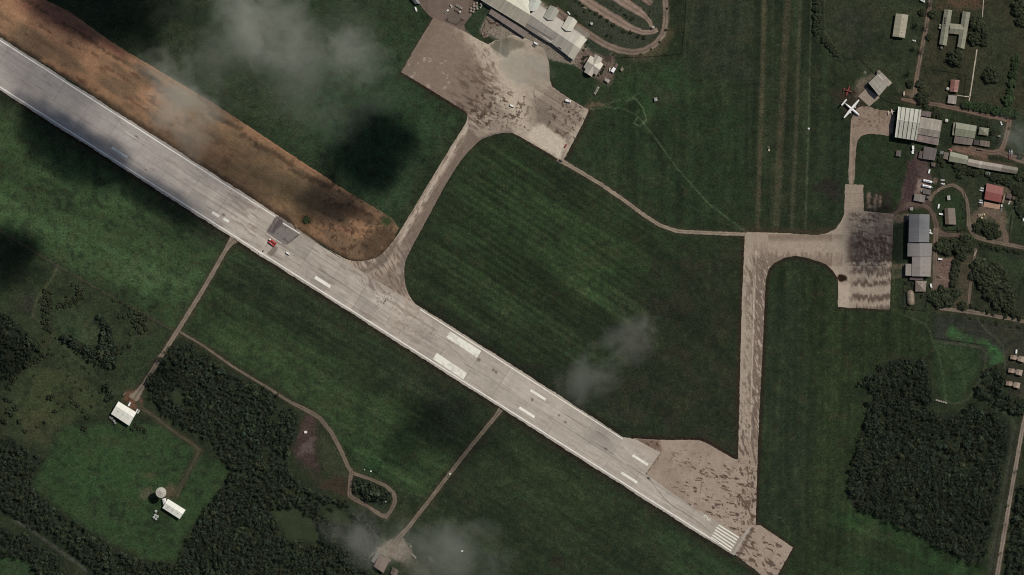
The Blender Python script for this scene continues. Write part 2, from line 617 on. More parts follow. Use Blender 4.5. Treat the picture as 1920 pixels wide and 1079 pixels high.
EDGE = (60, 50, 40)
# ------------------------------------------------------------------ the ground: one sheet to the horizon
FIELD_UPPER_LEFT = [(-40, 190), (435, 452), (330, 622), (120, 500), (-40, 415)]
FIELD_TOP = [(330, 150), (420, -40), (790, -40), (812, 30), (752, 136), (870, 212), (740, 415), (640, 350)]
FIELD_MID = [(770, 500), (800, 420), (905, 270), (970, 260), (1050, 305), (1200, 410), (1260, 440), (1392, 448), (1380, 855), (1310, 822), (1170, 815), (800, 575)]
FIELD_SW = [(440, 462), (930, 768), (790, 945), (745, 915), (660, 885), (600, 780), (340, 620)]
FIELD_S = [(945, 775), (1390, 1050), (1420, 1100), (760, 1100), (755, 1005)]
FIELD_E = [(1438, 540), (1460, 495), (1560, 515), (1570, 580), (1690, 585), (1750, 640), (1740, 670), (1670, 668), (1610, 720), (1620, 780), (1585, 930), (1650, 975), (1850, 1060), (1840, 1100), (1460, 1100), (1490, 1025), (1425, 985)]
FIELD_N = [(1060, 300), (1105, 205), (1290, 100), (1285, -40), (1545, -40), (1600, 250), (1590, 350), (1580, 410), (1530, 435), (1265, 430), (1200, 400)]
FIELD_TOWER = [(120, 800), (200, 795), (255, 788), (300, 800), (370, 842), (430, 880), (415, 910), (385, 955), (345, 1005), (328, 1048), (290, 1050), (200, 1015), (120, 960), (66, 915), (66, 895), (95, 850)]
SCRUB = [(0, 560), (60, 600), (70, 560), (108, 502), (330, 625), (250, 735), (210, 760), (130, 790), (95, 850), (0, 820)]


def mow(p, pts, ang, w, amt, seed, blur=14, reg=0.0):
    """Mowing and growth bands along one direction (they are in the grass itself)."""
    i = p.box(pts, blur)
    x, y = p.x[i], p.y[i]
    d = seg_near(x, y, pts, True)[0]
    d = np.where(inside(x, y, pts), -d, d)
    t = math.radians(ang)
    v = -x * math.sin(t) + y * math.cos(t)
    u = x * math.cos(t) + y * math.sin(t)
    s = .55 * (vn(v / w, u / 260, seed) - .5) + .45 * (vn(v / (w * .38), u / 120, seed + 4) - .5) + .5 * (fbm(u / 60, v / 18, seed + 8) - .5)
    f = 1 + s * 2 * amt * sstep(blur, -blur, d)
    if reg:                                                         # regular passes of the mower
        wob = v + 5 * (fbm(u / 90, v / 60, seed + 9) - .5)
        f = f * (1 + reg * np.sin(wob * 2 * math.pi / 12.5) * (.4 + 1.2 * fbm(u / 70, v / 40, seed + 12)) * sstep(blur, -blur, d))
    p.c[i] *= f[:, None]


def paint_ground(p):
    x, y = p.x, p.y
    n1, n2, n3 = fbm(x / 150, y / 150, 1), fbm(x / 45, y / 45, 2), fbm(x / 12, y / 12, 3)
    p.mask(sstep(.45, .75, n1), (30, 40, 25))
    p.mask(sstep(.5, .72, n2), (44, 52, 32), .6)
    p.poly(FIELD_UPPER_LEFT, (45, 68, 39), 22, .95, 12, 40, 4)
    p.poly([(120, 350), (230, 340), (420, 450), (400, 520), (330, 600), (200, 500), (60, 420)], (48, 73, 42), 40, .45, 25, 40, 5)
    p.poly([(300, 330), (440, 450), (430, 470), (380, 460), (250, 350), (180, 280)], (35, 45, 29), 25, .8, 18, 30, 6)
    p.poly([(-40, 410), (120, 500), (90, 590), (0, 560), (-40, 520)], (38, 50, 31), 12, .8, 8, 30, 6)
    p.poly(FIELD_TOP, (36, 54, 33), 16, .9, 10, 30, 7)
    p.poly([(560, 220), (600, 130), (790, 60), (750, 140), (850, 220), (730, 400), (640, 330)], (34, 60, 36), 25, .7, 20, 40, 7)
    p.poly([(330, 40), (420, 60), (560, 230), (480, 230), (340, 150)], (46, 56, 36), 30, .6, 20, 40, 8)
    p.poly(FIELD_MID, (32, 47, 27), 8, .95, 6, 20, 9)
    p.poly([(850, 330), (950, 280), (1120, 400), (1240, 470), (1200, 560), (1000, 600), (860, 500)], (33, 52, 28), 45, .8, 30, 50, 9)
    p.poly([(1180, 560), (1390, 450), (1380, 855), (1250, 815), (1100, 760)], (33, 40, 26), 50, .85, 30, 50, 10)
    p.poly([(1040, 680), (1150, 740), (1230, 815), (1170, 810), (980, 690)], (30, 36, 25), 25, .7, 15, 30, 11)
    p.poly(FIELD_SW, (38, 57, 32), 10, .95, 6, 20, 12)
    p.poly([(460, 470), (640, 590), (900, 760), (860, 800), (640, 660), (430, 540)], (34, 47, 30), 30, .75, 22, 40, 13)
    p.poly([(720, 640), (930, 770), (860, 850), (790, 800), (760, 720)], (36, 42, 29), 30, .6, 20, 30, 14)
    p.poly([(620, 780), (700, 780), (800, 880), (760, 920), (680, 880)], (38, 62, 34), 25, .6, 16, 30, 14)
    p.poly(FIELD_S, (33, 46, 28), 8, .95, 6, 20, 15)
    p.poly([(1230, 980), (1390, 1060), (1400, 1100), (1250, 1100)], (36, 58, 33), 30, .7, 15, 30, 15)
    p.poly([(880, 840), (1020, 850), (1150, 980), (1060, 1000)], (36, 52, 29), 40, .6, 20, 40, 15)
    p.poly(FIELD_E, (32, 46, 25), 6, .95, 4, 20, 16)
    p.poly([(1590, 940), (1660, 975), (1850, 1062), (1840, 1100), (1640, 1100), (1560, 1010), (1560, 960)], (30, 57, 29), 30, .8, 16, 30, 17)
    p.poly([(1500, 985), (1640, 1000), (1720, 1060), (1640, 1050)], (42, 44, 28), 25, .5, 14, 20, 18)
    p.poly([(1435, 560), (1500, 500), (1530, 800), (1500, 1000), (1425, 980)], (29, 42, 29), 25, .6, 14, 30, 18)
    p.poly(FIELD_N, (34, 45, 28), 10, .95, 6, 24, 19)
    p.poly([(1120, 210), (1270, 130), (1410, 200), (1400, 430), (1290, 425), (1200, 390), (1090, 300)], (30, 49, 28), 25, .8, 20, 40, 20)
    p.poly([(1290, -40), (1410, -40), (1410, 160), (1290, 120)], (40, 47, 34), 20, .7, 10, 30, 21)
    p.poly([(1140, 140), (1260, 120), (1300, 180), (1230, 230), (1150, 200)], (34, 62, 33), 25, .6, 18, 25, 21)
    p.poly([(1520, 250), (1592, 250), (1588, 400), (1530, 430)], (29, 47, 29), 15, .6, 8, 20, 22)
    p.poly([(1545, -40), (1745, -40), (1715, 190), (1640, 140), (1590, 105), (1545, 80)], (44, 52, 34), 8, .95, 5, 20, 23)
    p.poly([(1560, 20), (1640, 10), (1640, 110), (1600, 100)], (42, 45, 36), 20, .6, 15, 20, 24)
    p.poly([(1745, -40), (1940, -40), (1940, 215), (1890, 222), (1715, 188)], (50, 49, 34), 8, .95, 5, 20, 25)
    p.poly([(1755, -30), (1850, -30), (1845, 15), (1755, 18)], (82, 62, 47), 8, .7, 5, 10, 26)
    p.poly([(1840, 30), (1900, 60), (1890, 160), (1830, 180), (1850, 90)], (40, 50, 33), 22, .7, 12, 25, 26)
    p.poly([(1612, 255), (1680, 262), (1700, 300), (1690, 370), (1640, 395), (1606, 345)], (30, 47, 27), 8, .9, 5, 14, 27)
    p.poly([(1750, 365), (1790, 352), (1812, 375), (1815, 430), (1770, 432), (1757, 400)], (34, 50, 29), 4, .95, 2, 10, 27)
    p.poly([(1760, 310), (1850, 340), (1840, 390), (1818, 400), (1800, 345), (1765, 340)], (42, 50, 33), 8, .95, 4, 12, 28)
    p.poly([(1830, 470), (1940, 480), (1940, 600), (1815, 580)], (38, 44, 31), 5, .95, 3, 10, 29)
    p.poly([(1845, 475), (1925, 490), (1930, 540), (1870, 510)], (40, 60, 34), 20, .6, 14, 20, 29)
    p.poly([(1750, 590), (1830, 596), (1890, 660), (1880, 690), (1800, 660), (1755, 640)], (44, 46, 40), 8, .9, 4, 14, 30)
    p.poly([(1785, 615), (1830, 640), (1850, 640), (1885, 665), (1880, 680), (1850, 648), (1770, 632)], (40, 86, 42), 9, .85, 9, 7, 31)
    p.poly([(1852, 645), (1880, 660), (1882, 680), (1858, 682)], (40, 84, 44), 6, .8, 6, 8, 32)
    p.poly([(1755, 640), (1840, 655), (1838, 690), (1800, 755), (1765, 750), (1748, 680)], (34, 56, 31), 6, .9, 4, 12, 33)
    p.poly([(1835, 600), (1940, 612), (1940, 660), (1885, 665)], (46, 46, 38), 8, .9, 5, 12, 34)
    p.poly([(1885, 660), (1940, 655), (1940, 760), (1890, 745)], (46, 44, 36), 6, .9, 4, 10, 34)
    p.poly(SCRUB, (43, 53, 33), 8, .95, 6, 14, 35)
    p.poly([(95, 590), (160, 590), (190, 620), (170, 650), (120, 625)], (40, 62, 38), 10, .7, 7, 12, 36)
    p.poly([(150, 600), (185, 600), (185, 645), (155, 640)], (60, 60, 42), 14, .5, 9, 12, 37)
    p.poly([(30, 700), (90, 690), (180, 720), (190, 760), (110, 800), (30, 790)], (54, 62, 37), 14, .7, 10, 14, 38)
    p.poly([(35, 780), (100, 770), (90, 830), (50, 830)], (64, 60, 40), 10, .5, 8, 12, 39)
    p.poly([(40, 555), (68, 545), (60, 590), (30, 580)], (46, 44, 38), 12, .7, 6, 12, 39)
    p.poly([(250, 640), (320, 630), (290, 690), (250, 725), (228, 700)], (40, 58, 34), 8, .9, 5, 12, 40)
    p.poly(FIELD_TOWER, (38, 62, 34), 6, .97, 4, 12, 41)
    p.poly([(130, 850), (240, 830), (260, 940), (150, 940)], (38, 68, 36), 30, .6, 20, 25, 42)
    p.poly([(-20, 1035), (40, 1040), (95, 1100), (-20, 1100)], (36, 60, 34), 10, .9, 6, 12, 43)
    dry = fbm(x / 26, y / 26, 150, 4)
    p.mask(sstep(.56, .72, dry), (56, 54, 36), .24)
    p.mask(sstep(.44, .30, dry), (26, 36, 22), .4)
    p.mask(sstep(.6, .74, fbm(x / 7, y / 7, 151, 3)), (60, 68, 42), .25)
    p.mask(sstep(.6, .74, fbm(x / 8, y / 8, 152, 3)), (24, 31, 22), .4)
    # stripes
    mow(p, FIELD_UPPER_LEFT, 28, 22, .22, 51)
    mow(p, FIELD_SW, 31, 20, .24, 52, 14, .04)
    mow(p, [(770, 500), (800, 420), (905, 270), (970, 260), (1050, 305), (1200, 410), (1250, 470), (1210, 620), (1120, 720), (1000, 690), (800, 575)], 33, 17, .2, 53, 45, .075)
    mow(p, FIELD_MID, 40, 60, .2, 58, 20)
    p.mask(sstep(.52, .7, fbm(x / 30, y / 30, 153)) * sstep(1120, 1260, x + (y - 600) * .3) * (x < 1392) * (y > 440) * (y < 860), (46, 42, 32), .5)
    mow(p, FIELD_S, 33, 26, .2, 54, 14, .035)
    mow(p, FIELD_E, 91, 16, .2, 55, 14, .03)
    mow(p, FIELD_N, 90.5, 18, .20, 56)
    mow(p, [(1540, 950), (1860, 1060), (1850, 1100), (1480, 1100)], 24, 18, .22, 57)
    # bare soil and worn grass
    for pts, w, c, a in (([(1434, -20), (1428, 200), (1420, 432)], 9, (78, 70, 51), .75), ([(1478, -20), (1466, 200), (1455, 430)], 13, (68, 62, 45), .8), ([(1501, -20), (1494, 220), (1484, 430)], 7, (68, 66, 48), .75),
                         ([(1522, -20), (1516, 240), (1510, 430)], 1.6, (92, 94, 70), .75), ([(1290, -20), (1284, 105)], 3, (58, 60, 44), .6), ([(1292, 100), (1303, -10)], 1.5, (62, 64, 46), .6), ([(1450, -20), (1446, 430)], 3, (56, 56, 40), .5),
                         ([(1546, -20), (1547, 60), (1580, 110)], 2.5, (70, 74, 54), .6), ([(1524, 55), (1555, 100), (1580, 112)], 3, (66, 72, 52), .6)):
        p.line(pts, w, c, 2.5, a, 1.6, 5, 61, .35)
    p.line([(1395, 432), (1520, 436), (1560, 430)], 10, (58, 46, 34), 4, .7, 2)
    p.line([(-20, 422), (60, 470), (112, 502), (200, 552), (270, 590), (328, 622)], 5, (58, 56, 42), 2, .8, 1.2, 5, 62)
    p.line([(-20, 425), (112, 505), (200, 555), (326, 625)], 1.6, (30, 34, 24), 1, .8, .6)
    p.line([(108, 502), (96, 525), (70, 560), (60, 595)], 5, (66, 68, 46), 2.5, .7, 1.5)
    p.line([(60, 590), (110, 640), (150, 680), (190, 715), (222, 738)], 4, (64, 66, 46), 2.5, .6, 1.5)
    p.line([(245, 645), (262, 620), (278, 600)], 5, (62, 64, 46), 3, .6, 2)
    p.line([(290, 672), (265, 690), (245, 695)], 1.4, (80, 84, 62), .8, .5)
    p.line([(285, 680), (262, 693)], 1.4, (80, 84, 62), .8, .5)
    # tyre tracks in the grass
    tr = (86, 104, 70)
    for off in (0, 2.6):
        q = off
        p.line([(1105, 207 - q), (1140, 202 - q), (1170, 206 - q), (1195, 218 - q), (1230, 262 - q), (1270, 318 - q), (1330, 385 - q), (1396, 434 - q)], 1.2, tr, .8, .6, .3, 5, 63, .3)
        p.line([(1195, 220 + q), (1188, 232), (1200, 238 - q), (1212, 225), (1205, 200 + q), (1190, 185 - q), (1175, 190)], 1.3, tr, .8, .75, .3)
        p.line([(1128, 198 + q), (1160, 186 + q), (1185, 180 + q), (1200, 175)], 1.0, tr, .8, .5, .3)
        p.line([(1672 + q, 578), (1690 + q, 590), (1715 + q, 600), (1733 + q, 607), (1742 + q, 622), (1747 + q, 640), (1758 + q, 662), (1764 + q, 690), (1769 + q, 720), (1772 + q, 750)], 1.3, (66, 78, 52), .9, .6, .3)
        p.line([(1748 + q, 640), (1775 + q, 662), (1797 + q, 688), (1806 + q, 712), (1809 + q, 740)], 1.0, (66, 78, 52), .8, .5, .3)
        p.line([(1830 + q, 596), (1848 + q, 620), (1868 + q, 636), (1880 + q, 650), (1884, 690)], 1.2, (76, 80, 62), .9, .6, .3)
        p.line([(1290 + q * .5, 385), (1345 + q, 415), (1396 + q, 434)], .9, (58, 66, 46), .8, .5, .2)
        p.line([(905, 780 + q), (935, 822), (980, 850 + q), (1060, 890 + q)], .9, (52, 58, 42), .8, .45, .2)
        p.line([(1100, 920 + q), (1150, 955), (1178, 958 - q), (1186, 945)], .9, (50, 58, 42), .8, .45, .2)
        p.line([(900, 290 + q), (960, 318 + q), (1020, 348 + q), (1060, 372 + q)], .8, (52, 62, 42), .8, .4, .2)
        p.line([(1440, 966 + q), (1462, 970), (1478, 990 - q), (1481, 1010)], 1.0, (62, 74, 50), .8, .5, .2)
        p.line([(560, 440 + q), (600, 470 + q)], .8, (66, 60, 44), .8, .2)
        p.line([(372 - q, 420), (395 - q, 432), (402 - q, 455)], .9, (66, 78, 54), .8, .5, .2)
    p.line([(745, 916), (770, 925), (800, 933)], 3, (60, 66, 48), 1.5, .7, .6)
    p.line([(752, 600), (1170, 860)], 1, (48, 56, 40), .9, .0)
    # darker verges of broken edges
    verge = (34, 25, 19)
    low = [(x, RL(x) + 9) for x in range(-20, 1380, 12)]
    p.line(low, 5, verge, 3.5, .9, 3.4, 5, 64)
    p.line([(x, RL(x) + 17) for x in range(380, 1380, 12)], 8, (44, 36, 27), 7, .4, 6, 10, 65)
    p.line([(x, RU(x) - 9) for x in range(780, 1172, 12)], 7, (30, 28, 20), 4, .85, 2, 8, 66)
    p.line([(x, RU(x) - 22) for x in range(800, 1100, 12)], 14, (28, 32, 22), 10, .5, 8, 20, 67)
    p.line([(800, 588), (772, 566), (760, 545), (755, 515), (757, 490), (766, 470), (786, 436), (824, 364), (858, 304), (888, 270), (910, 254), (935, 247), (960, 247)], 4.5, (26, 21, 18), 1.8, .95, .8, 5, 68)
    p.line([(752, 138), (775, 151), (820, 180), (868, 208), (880, 216)], 6, (40, 29, 21), 3, .85, 1.5)
    p.line([(750, 135), (781, 82), (811, 32)], 4, (56, 48, 36), 2, .7, 1)
    p.line([(960, 250), (1000, 274), (1046, 303), (1062, 303), (1095, 238), (1107, 208)], 4, (46, 34, 25), 2, .85, 1)
    p.line([(1033, 155), (1040, 170), (1085, 199), (1100, 205)], 5, (44, 28, 21), 2, .9, 1)
    p.line([(1185, 820), (1232, 822), (1310, 823), (1326, 828), (1378, 859), (1381, 862)], 6, (40, 27, 21), 3, .9, 1.2)
    p.line([(1381, 860), (1387, 600), (1393, 446)], 6, (46, 33, 24), 3, .75, 1.2)
    p.line([(1419, 985), (1423, 860), (1428, 750), (1435, 600), (1439, 525), (1444, 507), (1454, 495), (1472, 486), (1492, 483), (1510, 486), (1532, 493), (1548, 499), (1561, 511), (1569, 523)], 6, (40, 30, 22), 3, .85, 1.2)
    p.line([(1419, 984), (1427, 983), (1490, 1026), (1452, 1095)], 5, (42, 33, 25), 3, .8, 1)
    p.line([(1383, 1047), (1440, 1098)], 5, (58, 44, 35), 4, .8, 2)
    p.line([(1568, 578), (1668, 584)], 5, (40, 34, 24), 2.5, .8, 1)
    p.line([(1530, 439), (1552, 436), (1568, 428), (1579, 414), (1582, 400)], 4, (58, 48, 34), 2.5, .7, 1)
    for k, pts in ROADS.items():
        w = max(q[2] for q in pts)
        p.line(pts, np.mean([q[2] for q in pts]) + 6, (58, 50, 38), 4, .6, 2.2, 8, 70)
    p.line([(928, 790), (885, 842), (842, 897)], 26, (34, 36, 26), 12, .55, 8, 20, 71)
    p.line([(1752, 640), (1800, 646), (1838, 652), (1849, 662), (1847, 690), (1832, 724), (1814, 750), (1792, 758), (1774, 752)], 3.5, (66, 70, 50), 2, .7, 1)
    # bare patches
    p.poly([(575, 775), (598, 795), (606, 830), (600, 890), (650, 930), (600, 915), (560, 870), (540, 845), (548, 800)], (52, 46, 37), 8, .7, 6, 10, 72)
    p.poly([(574, 778), (584, 776), (592, 800), (588, 850), (598, 880), (575, 870), (550, 855), (560, 815)], (64, 50, 46), 6, .85, 6, 8, 73)
    p.poly([(566, 830), (590, 820), (588, 850), (560, 852)], (86, 75, 70), 5, .7, 6, 6, 74)
    p.poly([(604, 810), (640, 850), (654, 890), (648, 900), (610, 890), (600, 850)], (50, 56, 38), 8, .85, 5, 10, 75)
    p.poly([(620, 895), (652, 893), (655, 935), (600, 915)], (58, 45, 36), 7, .7, 5, 9, 76)
    p.poly([(235, 735), (262, 728), (268, 760), (252, 770), (230, 752)], (88, 62, 48), 4, .95, 5, 6, 77)
    p.line([(244, 742), (262, 768)], 1.2, (120, 96, 82), .8, .7, .5)
    p.line([(252, 740), (240, 752)], 1.2, (50, 34, 26), .8, .8, .5)
    p.blob(274, 925, 13, 11, 0, (78, 72, 56), .75, .6, 78)
    p.blob(284, 893, 10, 8, 0, (68, 66, 44), .6, .7, 79)
    p.blob(318, 922, 14, 11, -40, (86, 70, 56), .8, .4, 80)
    p.blob(1043, 1051, 13, 11, 0, (40, 36, 27), .75, .25, 81)
    p.blob(1238, 178, 30, 18, 30, (52, 50, 36), .5, .6, 82)
    p.poly([(693, 860), (716, 868), (711, 888), (688, 879)], (34, 64, 34), 2, .7, 1)
    p.line([(682, 880), (693, 856), (718, 866), (711, 890)], 2.2, (42, 76, 44), 1.2, .6, .6)
    p.poly([(1625, 362), (1670, 360), (1672, 398), (1622, 396)], (44, 40, 32), 5, .9, 4, 8, 83)
    for cx, cy, rx, ry in ((1629, 372, 3.5, 11), (1641, 380, 4, 12), (1650, 378, 3, 10), (1632, 388, 5, 4)):
        p.blob(cx, cy, rx, ry, 5, (116, 100, 86), .8, .8, int(cx))
    p.blob(1556, 356, 26, 18, 10, (42, 32, 30), .6, .6, 84)
    p.poly([(1683, 385), (1716, 382), (1703, 398), (1680, 400)], (48, 34, 29), 4, .8, 3, 7, 85)
    p.poly([(1560, 168), (1620, 165), (1625, 200), (1612, 230), (1596, 222), (1580, 205)], (50, 42, 34), 8, .8, 7, 8, 86)
    p.poly([(1605, 150), (1640, 140), (1625, 165), (1606, 186)], (110, 96, 82), 6, .75, 6, 6, 87)
    p.blob(1712, 176, 22, 7, 10, (92, 76, 62), .7, .6, 88)
    p.poly([(1668, 580), (1690, 588), (1690, 640), (1668, 620)], (38, 52, 30), 8, .6, 5, 9, 90)
    p.line([(1671, 485), (1676, 500), (1676, 560), (1680, 580)], 8, (50, 58, 34), 4, .7, 2)
    # terminal front and gardens
    p.poly([(860, 10), (1000, -10), (1110, 80), (1150, 100), (1110, 145), (1060, 125), (980, 95), (900, 60)], (124, 112, 99), 5, .9, 3, 8, 91)
    p.poly([(1083, 100), (1120, 90), (1155, 105), (1150, 150), (1140, 165), (1118, 152), (1085, 138)], (94, 80, 70), 5, .9, 3, 8, 92)
    p.poly([(1090, 78), (1105, 70), (1150, 98), (1140, 108), (1110, 98)], (38, 50, 36), 4, .9, 2, 6, 93)
    p.poly([(1130, 104), (1150, 106), (1143, 118), (1132, 114)], (56, 48, 40), 3, .8, 2, 5, 93)
    p.poly([(1060, 5), (1240, -40), (1243, 20), (1235, 62), (1208, 88), (1185, 92), (1160, 87), (1110, 58)], (50, 56, 42), 4, .95, 2, 7, 94)
    p.line([(1252, 0), (1253, 45), (1246, 72), (1228, 93), (1205, 104)], 3.5, (70, 80, 56), 1.5, .8, .8)
    p.line([(1258, 60), (1240, 92), (1220, 104), (1190, 108)], 14, (84, 70, 52), 8, .6, 5, 9, 95)
    p.poly([(866, 52), (884, 26), (900, 2), (918, 18), (893, 72)], (36, 52, 34), 2.5, .95, 1, 5, 96)
    p.poly([(1029, 112), (1076, 122), (1122, 152), (1108, 196), (1100, 202), (1085, 192), (1040, 166), (1033, 150)], (33, 49, 30), 2, .97, 1.5, 6, 97)
    p.poly([(1118, 152), (1140, 160), (1140, 185), (1110, 196)], (38, 54, 32), 4, .8, 2, 6, 98)
    p.line([(1100, 202), (1112, 196), (1128, 196)], 9, (92, 76, 60), 4, .8, 3, 6, 99)
    p.line([(1128, 150), (1100, 200)], 3, (70, 56, 46), 2, .7, 1)
    # depot yard and courts
    p.poly([(1720, 284), (1738, 300), (1746, 330), (1742, 372), (1745, 384), (1725, 388), (1690, 396), (1684, 388), (1694, 350), (1703, 310)], (74, 60, 55), 4, .97, 4, 8, 101)
    p.poly([(1704, 305), (1718, 300), (1722, 330), (1716, 372), (1697, 380), (1694, 350)], (60, 47, 45), 4, .9, 4, 8, 102)
    p.poly([(1722, 336), (1738, 340), (1738, 362), (1716, 362)], (122, 106, 96), 3, .85, 4, 5, 103)
    p.poly([(1752, 333), (1760, 335), (1757, 346), (1749, 344)], (100, 82, 74), 2, .8, 1, 5, 104)
    p.line([(1700, 300), (1706, 340), (1692, 380)], 3, (52, 40, 38), 2, .6, 1)
    p.poly([(1787, 273), (1815, 277), (1850, 285), (1852, 300), (1780, 283)], (108, 86, 72), 4, .95, 3, 6, 105)
    p.poly([(1840, 296), (1905, 310), (1908, 320), (1800, 296)], (84, 68, 54), 4, .8, 3, 6, 106)
    p.poly([(1757, 484), (1792, 482), (1786, 540), (1754, 542)], (98, 80, 70), 3, .97, 2, 6, 107)
    p.poly([(1750, 430), (1760, 430), (1757, 545), (1748, 545)], (96, 82, 70), 3, .9, 1.5, 6, 108)
    p.poly([(1795, 470), (1828, 480), (1818, 575), (1760, 578), (1780, 545), (1795, 520)], (66, 60, 46), 5, .9, 3, 8, 109)
    p.poly([(1838, 388), (1882, 388), (1890, 410), (1888, 458), (1868, 452), (1866, 425), (1850, 412), (1822, 430), (1820, 405)], (92, 80, 66), 5, .9, 4, 8, 110)
    p.poly([(1852, 408), (1868, 412), (1866, 430), (1850, 425)], (46, 50, 36), 4, .8, 3, 6, 110)
    p.poly([(1868, 345), (1905, 350), (1900, 385), (1880, 380)], (92, 78, 64), 5, .8, 5, 6, 111)
    p.line([(1912, 372), (1896, 400), (1888, 420), (1884, 445)], 4, (64, 72, 52), 2, .7, 1)
    p.line([(1900, 405), (1894, 440), (1895, 455), (1920, 462)], 2, (74, 80, 58), 1.2, .7, .6)
    p.poly([(1688, 420), (1702, 405), (1703, 500), (1680, 495), (1679, 430)], (33, 42, 29), 4, .95, 1.5, 6, 112)
    p.poly([(1674, 403), (1703, 400), (1702, 416), (1675, 420)], (98, 84, 72), 3, .8, 2, 6, 113)
    p.poly([(1673, 496), (1700, 494), (1698, 520), (1672, 523)], (84, 76, 60), 3, .9, 2, 6, 114)
    p.poly([(1676, 505), (1694, 504), (1693, 517), (1675, 518)], (52, 56, 40), 2, .9, 1, 6, 115)
    p.poly([(1696, 524), (1738, 530), (1738, 575), (1693, 575)], (42, 48, 34), 3, .9, 2, 6, 116)
    p.poly([(1857, 770), (1900, 795), (1872, 960), (1852, 1060), (1862, 1090), (1905, 800)], (56, 56, 46), 5, .8, 3, 8, 117)
    p.line([(1908, 800), (1890, 900), (1872, 1000), (1858, 1090)], 3, (38, 38, 32), 2, .7, 1)
    p.line([(1832, 742), (1860, 760), (1895, 782), (1905, 800)], 4, (60, 64, 48), 2, .7, 1)
    p.line([(-90, 900), (-20, 944), (60, 995), (120, 1040), (200, 1095), (320, 1180)], 7, (62, 62, 54), 3, .85, 2, 8, 118)
    p.poly([(690, 1045), (715, 1020), (750, 1005), (765, 1020), (775, 1040), (765, 1062), (740, 1050), (715, 1042)], (116, 103, 90), 5, .95, 4, 7, 119)
    p.poly([(745, 1050), (765, 1040), (800, 1060), (830, 1095), (790, 1095)], (76, 74, 60), 10, .7, 7, 10, 120)
    p.line([(698, 1026), (690, 1050), (686, 1060)], 5, (92, 80, 68), 3, .7, 2)
    p.blob(808, 1049, 8, 3, 40, (100, 94, 80), .6, .6, 121)


def build_ground():
    ux = np.arange(-30, 1951, 2.0)
    uy = np.arange(-30, 1111, 2.0)
    far = np.array([45, 90, 180, 400, 900, 2000, 4500, 10000, 22000.0])
    ux = np.r_[-30 - far[::-1], ux, 1950 + far]
    uy = np.r_[-30 - far[::-1], uy, 1110 + far]
    X, Y = np.meshgrid(ux, uy)
    p = Paint(X.ravel(), Y.ravel(), (35, 46, 28))
    paint_ground(p)
    r, g, b = p.c.T
    d = np.clip(g - r, 0, 60)
    p.c = np.stack((r + .24 * d, g - .03 * d, b + .10 * np.clip(g - b, 0, 60)), 1) * 1.12
    ny, nx = X.shape
    idx = np.arange(nx * ny).reshape(ny, nx)
    q = np.stack((idx[:-1, :-1], idx[1:, :-1], idx[1:, 1:], idx[:-1, 1:]), -1).reshape(-1, 4)
    verts = np.stack(((p.x - 960) * S, (539.5 - p.y) * S, np.zeros(len(p.x))), 1)
    me = np_mesh("ground", verts, q, GRASS, np.clip(lin(np.clip(p.c, 0, 255)) / K, .001, .9))
    tag(link("ground", me), kind="structure")


build_ground()

# ------------------------------------------------------------------ paved and dirt surfaces
def paint_brown(p):
    x, y = p.x, p.y
    a = math.radians(32.4)
    v = -x * math.sin(a) + y * math.cos(a)
    n = aniso(x, y, 32.4, 90, 26, 5)
    p.mask(sstep(.5, .7, n), (100, 82, 64), .75)
    p.mask(sstep(.54, .36, n), (158, 119, 90), .6)
    p.mask(sstep(.62, .72, aniso(x, y, 32.4, 26, 9, 8)), (92, 66, 50), .55)
    p.poly([(440, 300), (560, 330), (640, 400), (560, 425), (470, 370), (380, 300)], (92, 82, 58), 25, .5, 16, 22, 9)
    p.poly([(20, -20), (100, 5), (260, 110), (230, 110), (120, 60), (40, 20)], (112, 74, 62), 12, .6, 6, 14, 9)
    p.poly([(200, 190), (330, 250), (460, 340), (560, 420), (480, 380), (330, 280), (180, 190)], (96, 78, 60), 14, .75, 10, 16, 18)
    p.poly([(330, 170), (520, 290), (600, 360), (520, 360), (380, 260)], (104, 88, 66), 20, .6, 14, 18, 19)
    low = [(xx, RU(xx) - 8) for xx in range(-20, 560, 15)]
    p.line(low, 8, (52, 42, 33), 6, .85, 5, 9, 10)
    p.line([(120, 140), (300, 262), (420, 350)], 10, (78, 64, 48), 8, .6, 6, 12, 10)
    top = [(40, -20), (90, 8), (190, 70), (260, 115), (310, 147), (407, 205), (493, 262), (640, 358), (735, 412)]
    p.line(top, 2, (100, 80, 56), 2, .4, 1)
    dk = (58, 48, 36)
    for pts, w in (([(120, 45), (140, 55), (165, 72), (180, 84)], 9), ([(165, 72), (195, 95)], 5), ([(200, 100), (235, 117)], 3), ([(262, 133), (275, 140), (300, 155)], 7), ([(395, 215), (420, 228), (450, 242)], 8), ([(455, 255), (480, 268)], 9), ([(480, 272), (520, 290), (545, 310)], 14), ([(548, 318), (580, 335), (620, 350)], 12), ([(45, 0), (70, 12)], 4), ([(60, 10), (90, 28)], 2)):
        p.line(pts, w * .8, dk, 4.5, .62, 5, 5, 12)
    p.poly([(600, 380), (660, 380), (700, 400), (720, 420), (690, 420), (640, 405)], (76, 60, 46), 8, .6, 8, 9, 13)
    p.mask(sstep(.6, .68, fbm(x / 6, y / 6, 14)) * sstep(560, 640, x), (64, 50, 38), .7)
    p.poly([(690, 440), (735, 420), (740, 450), (715, 475), (690, 482), (675, 470)], (70, 58, 44), 8, .7, 7, 8, 15)
    p.poly([(676, 455), (690, 460), (692, 468), (678, 462)], (66, 52, 38), 1.5, .9, 1)
    p.line([(560, 430), (602, 458), (632, 476), (656, 489), (682, 491), (706, 484), (724, 470), (742, 446)], 9, (58, 46, 34), 4, .8, 2)
    p.blob(575, 413, 11, 10, 0, (84, 60, 40), .7, .3, 16)
    p.blob(724, 415, 10, 9, 0, (46, 58, 34), .85, .3, 17)


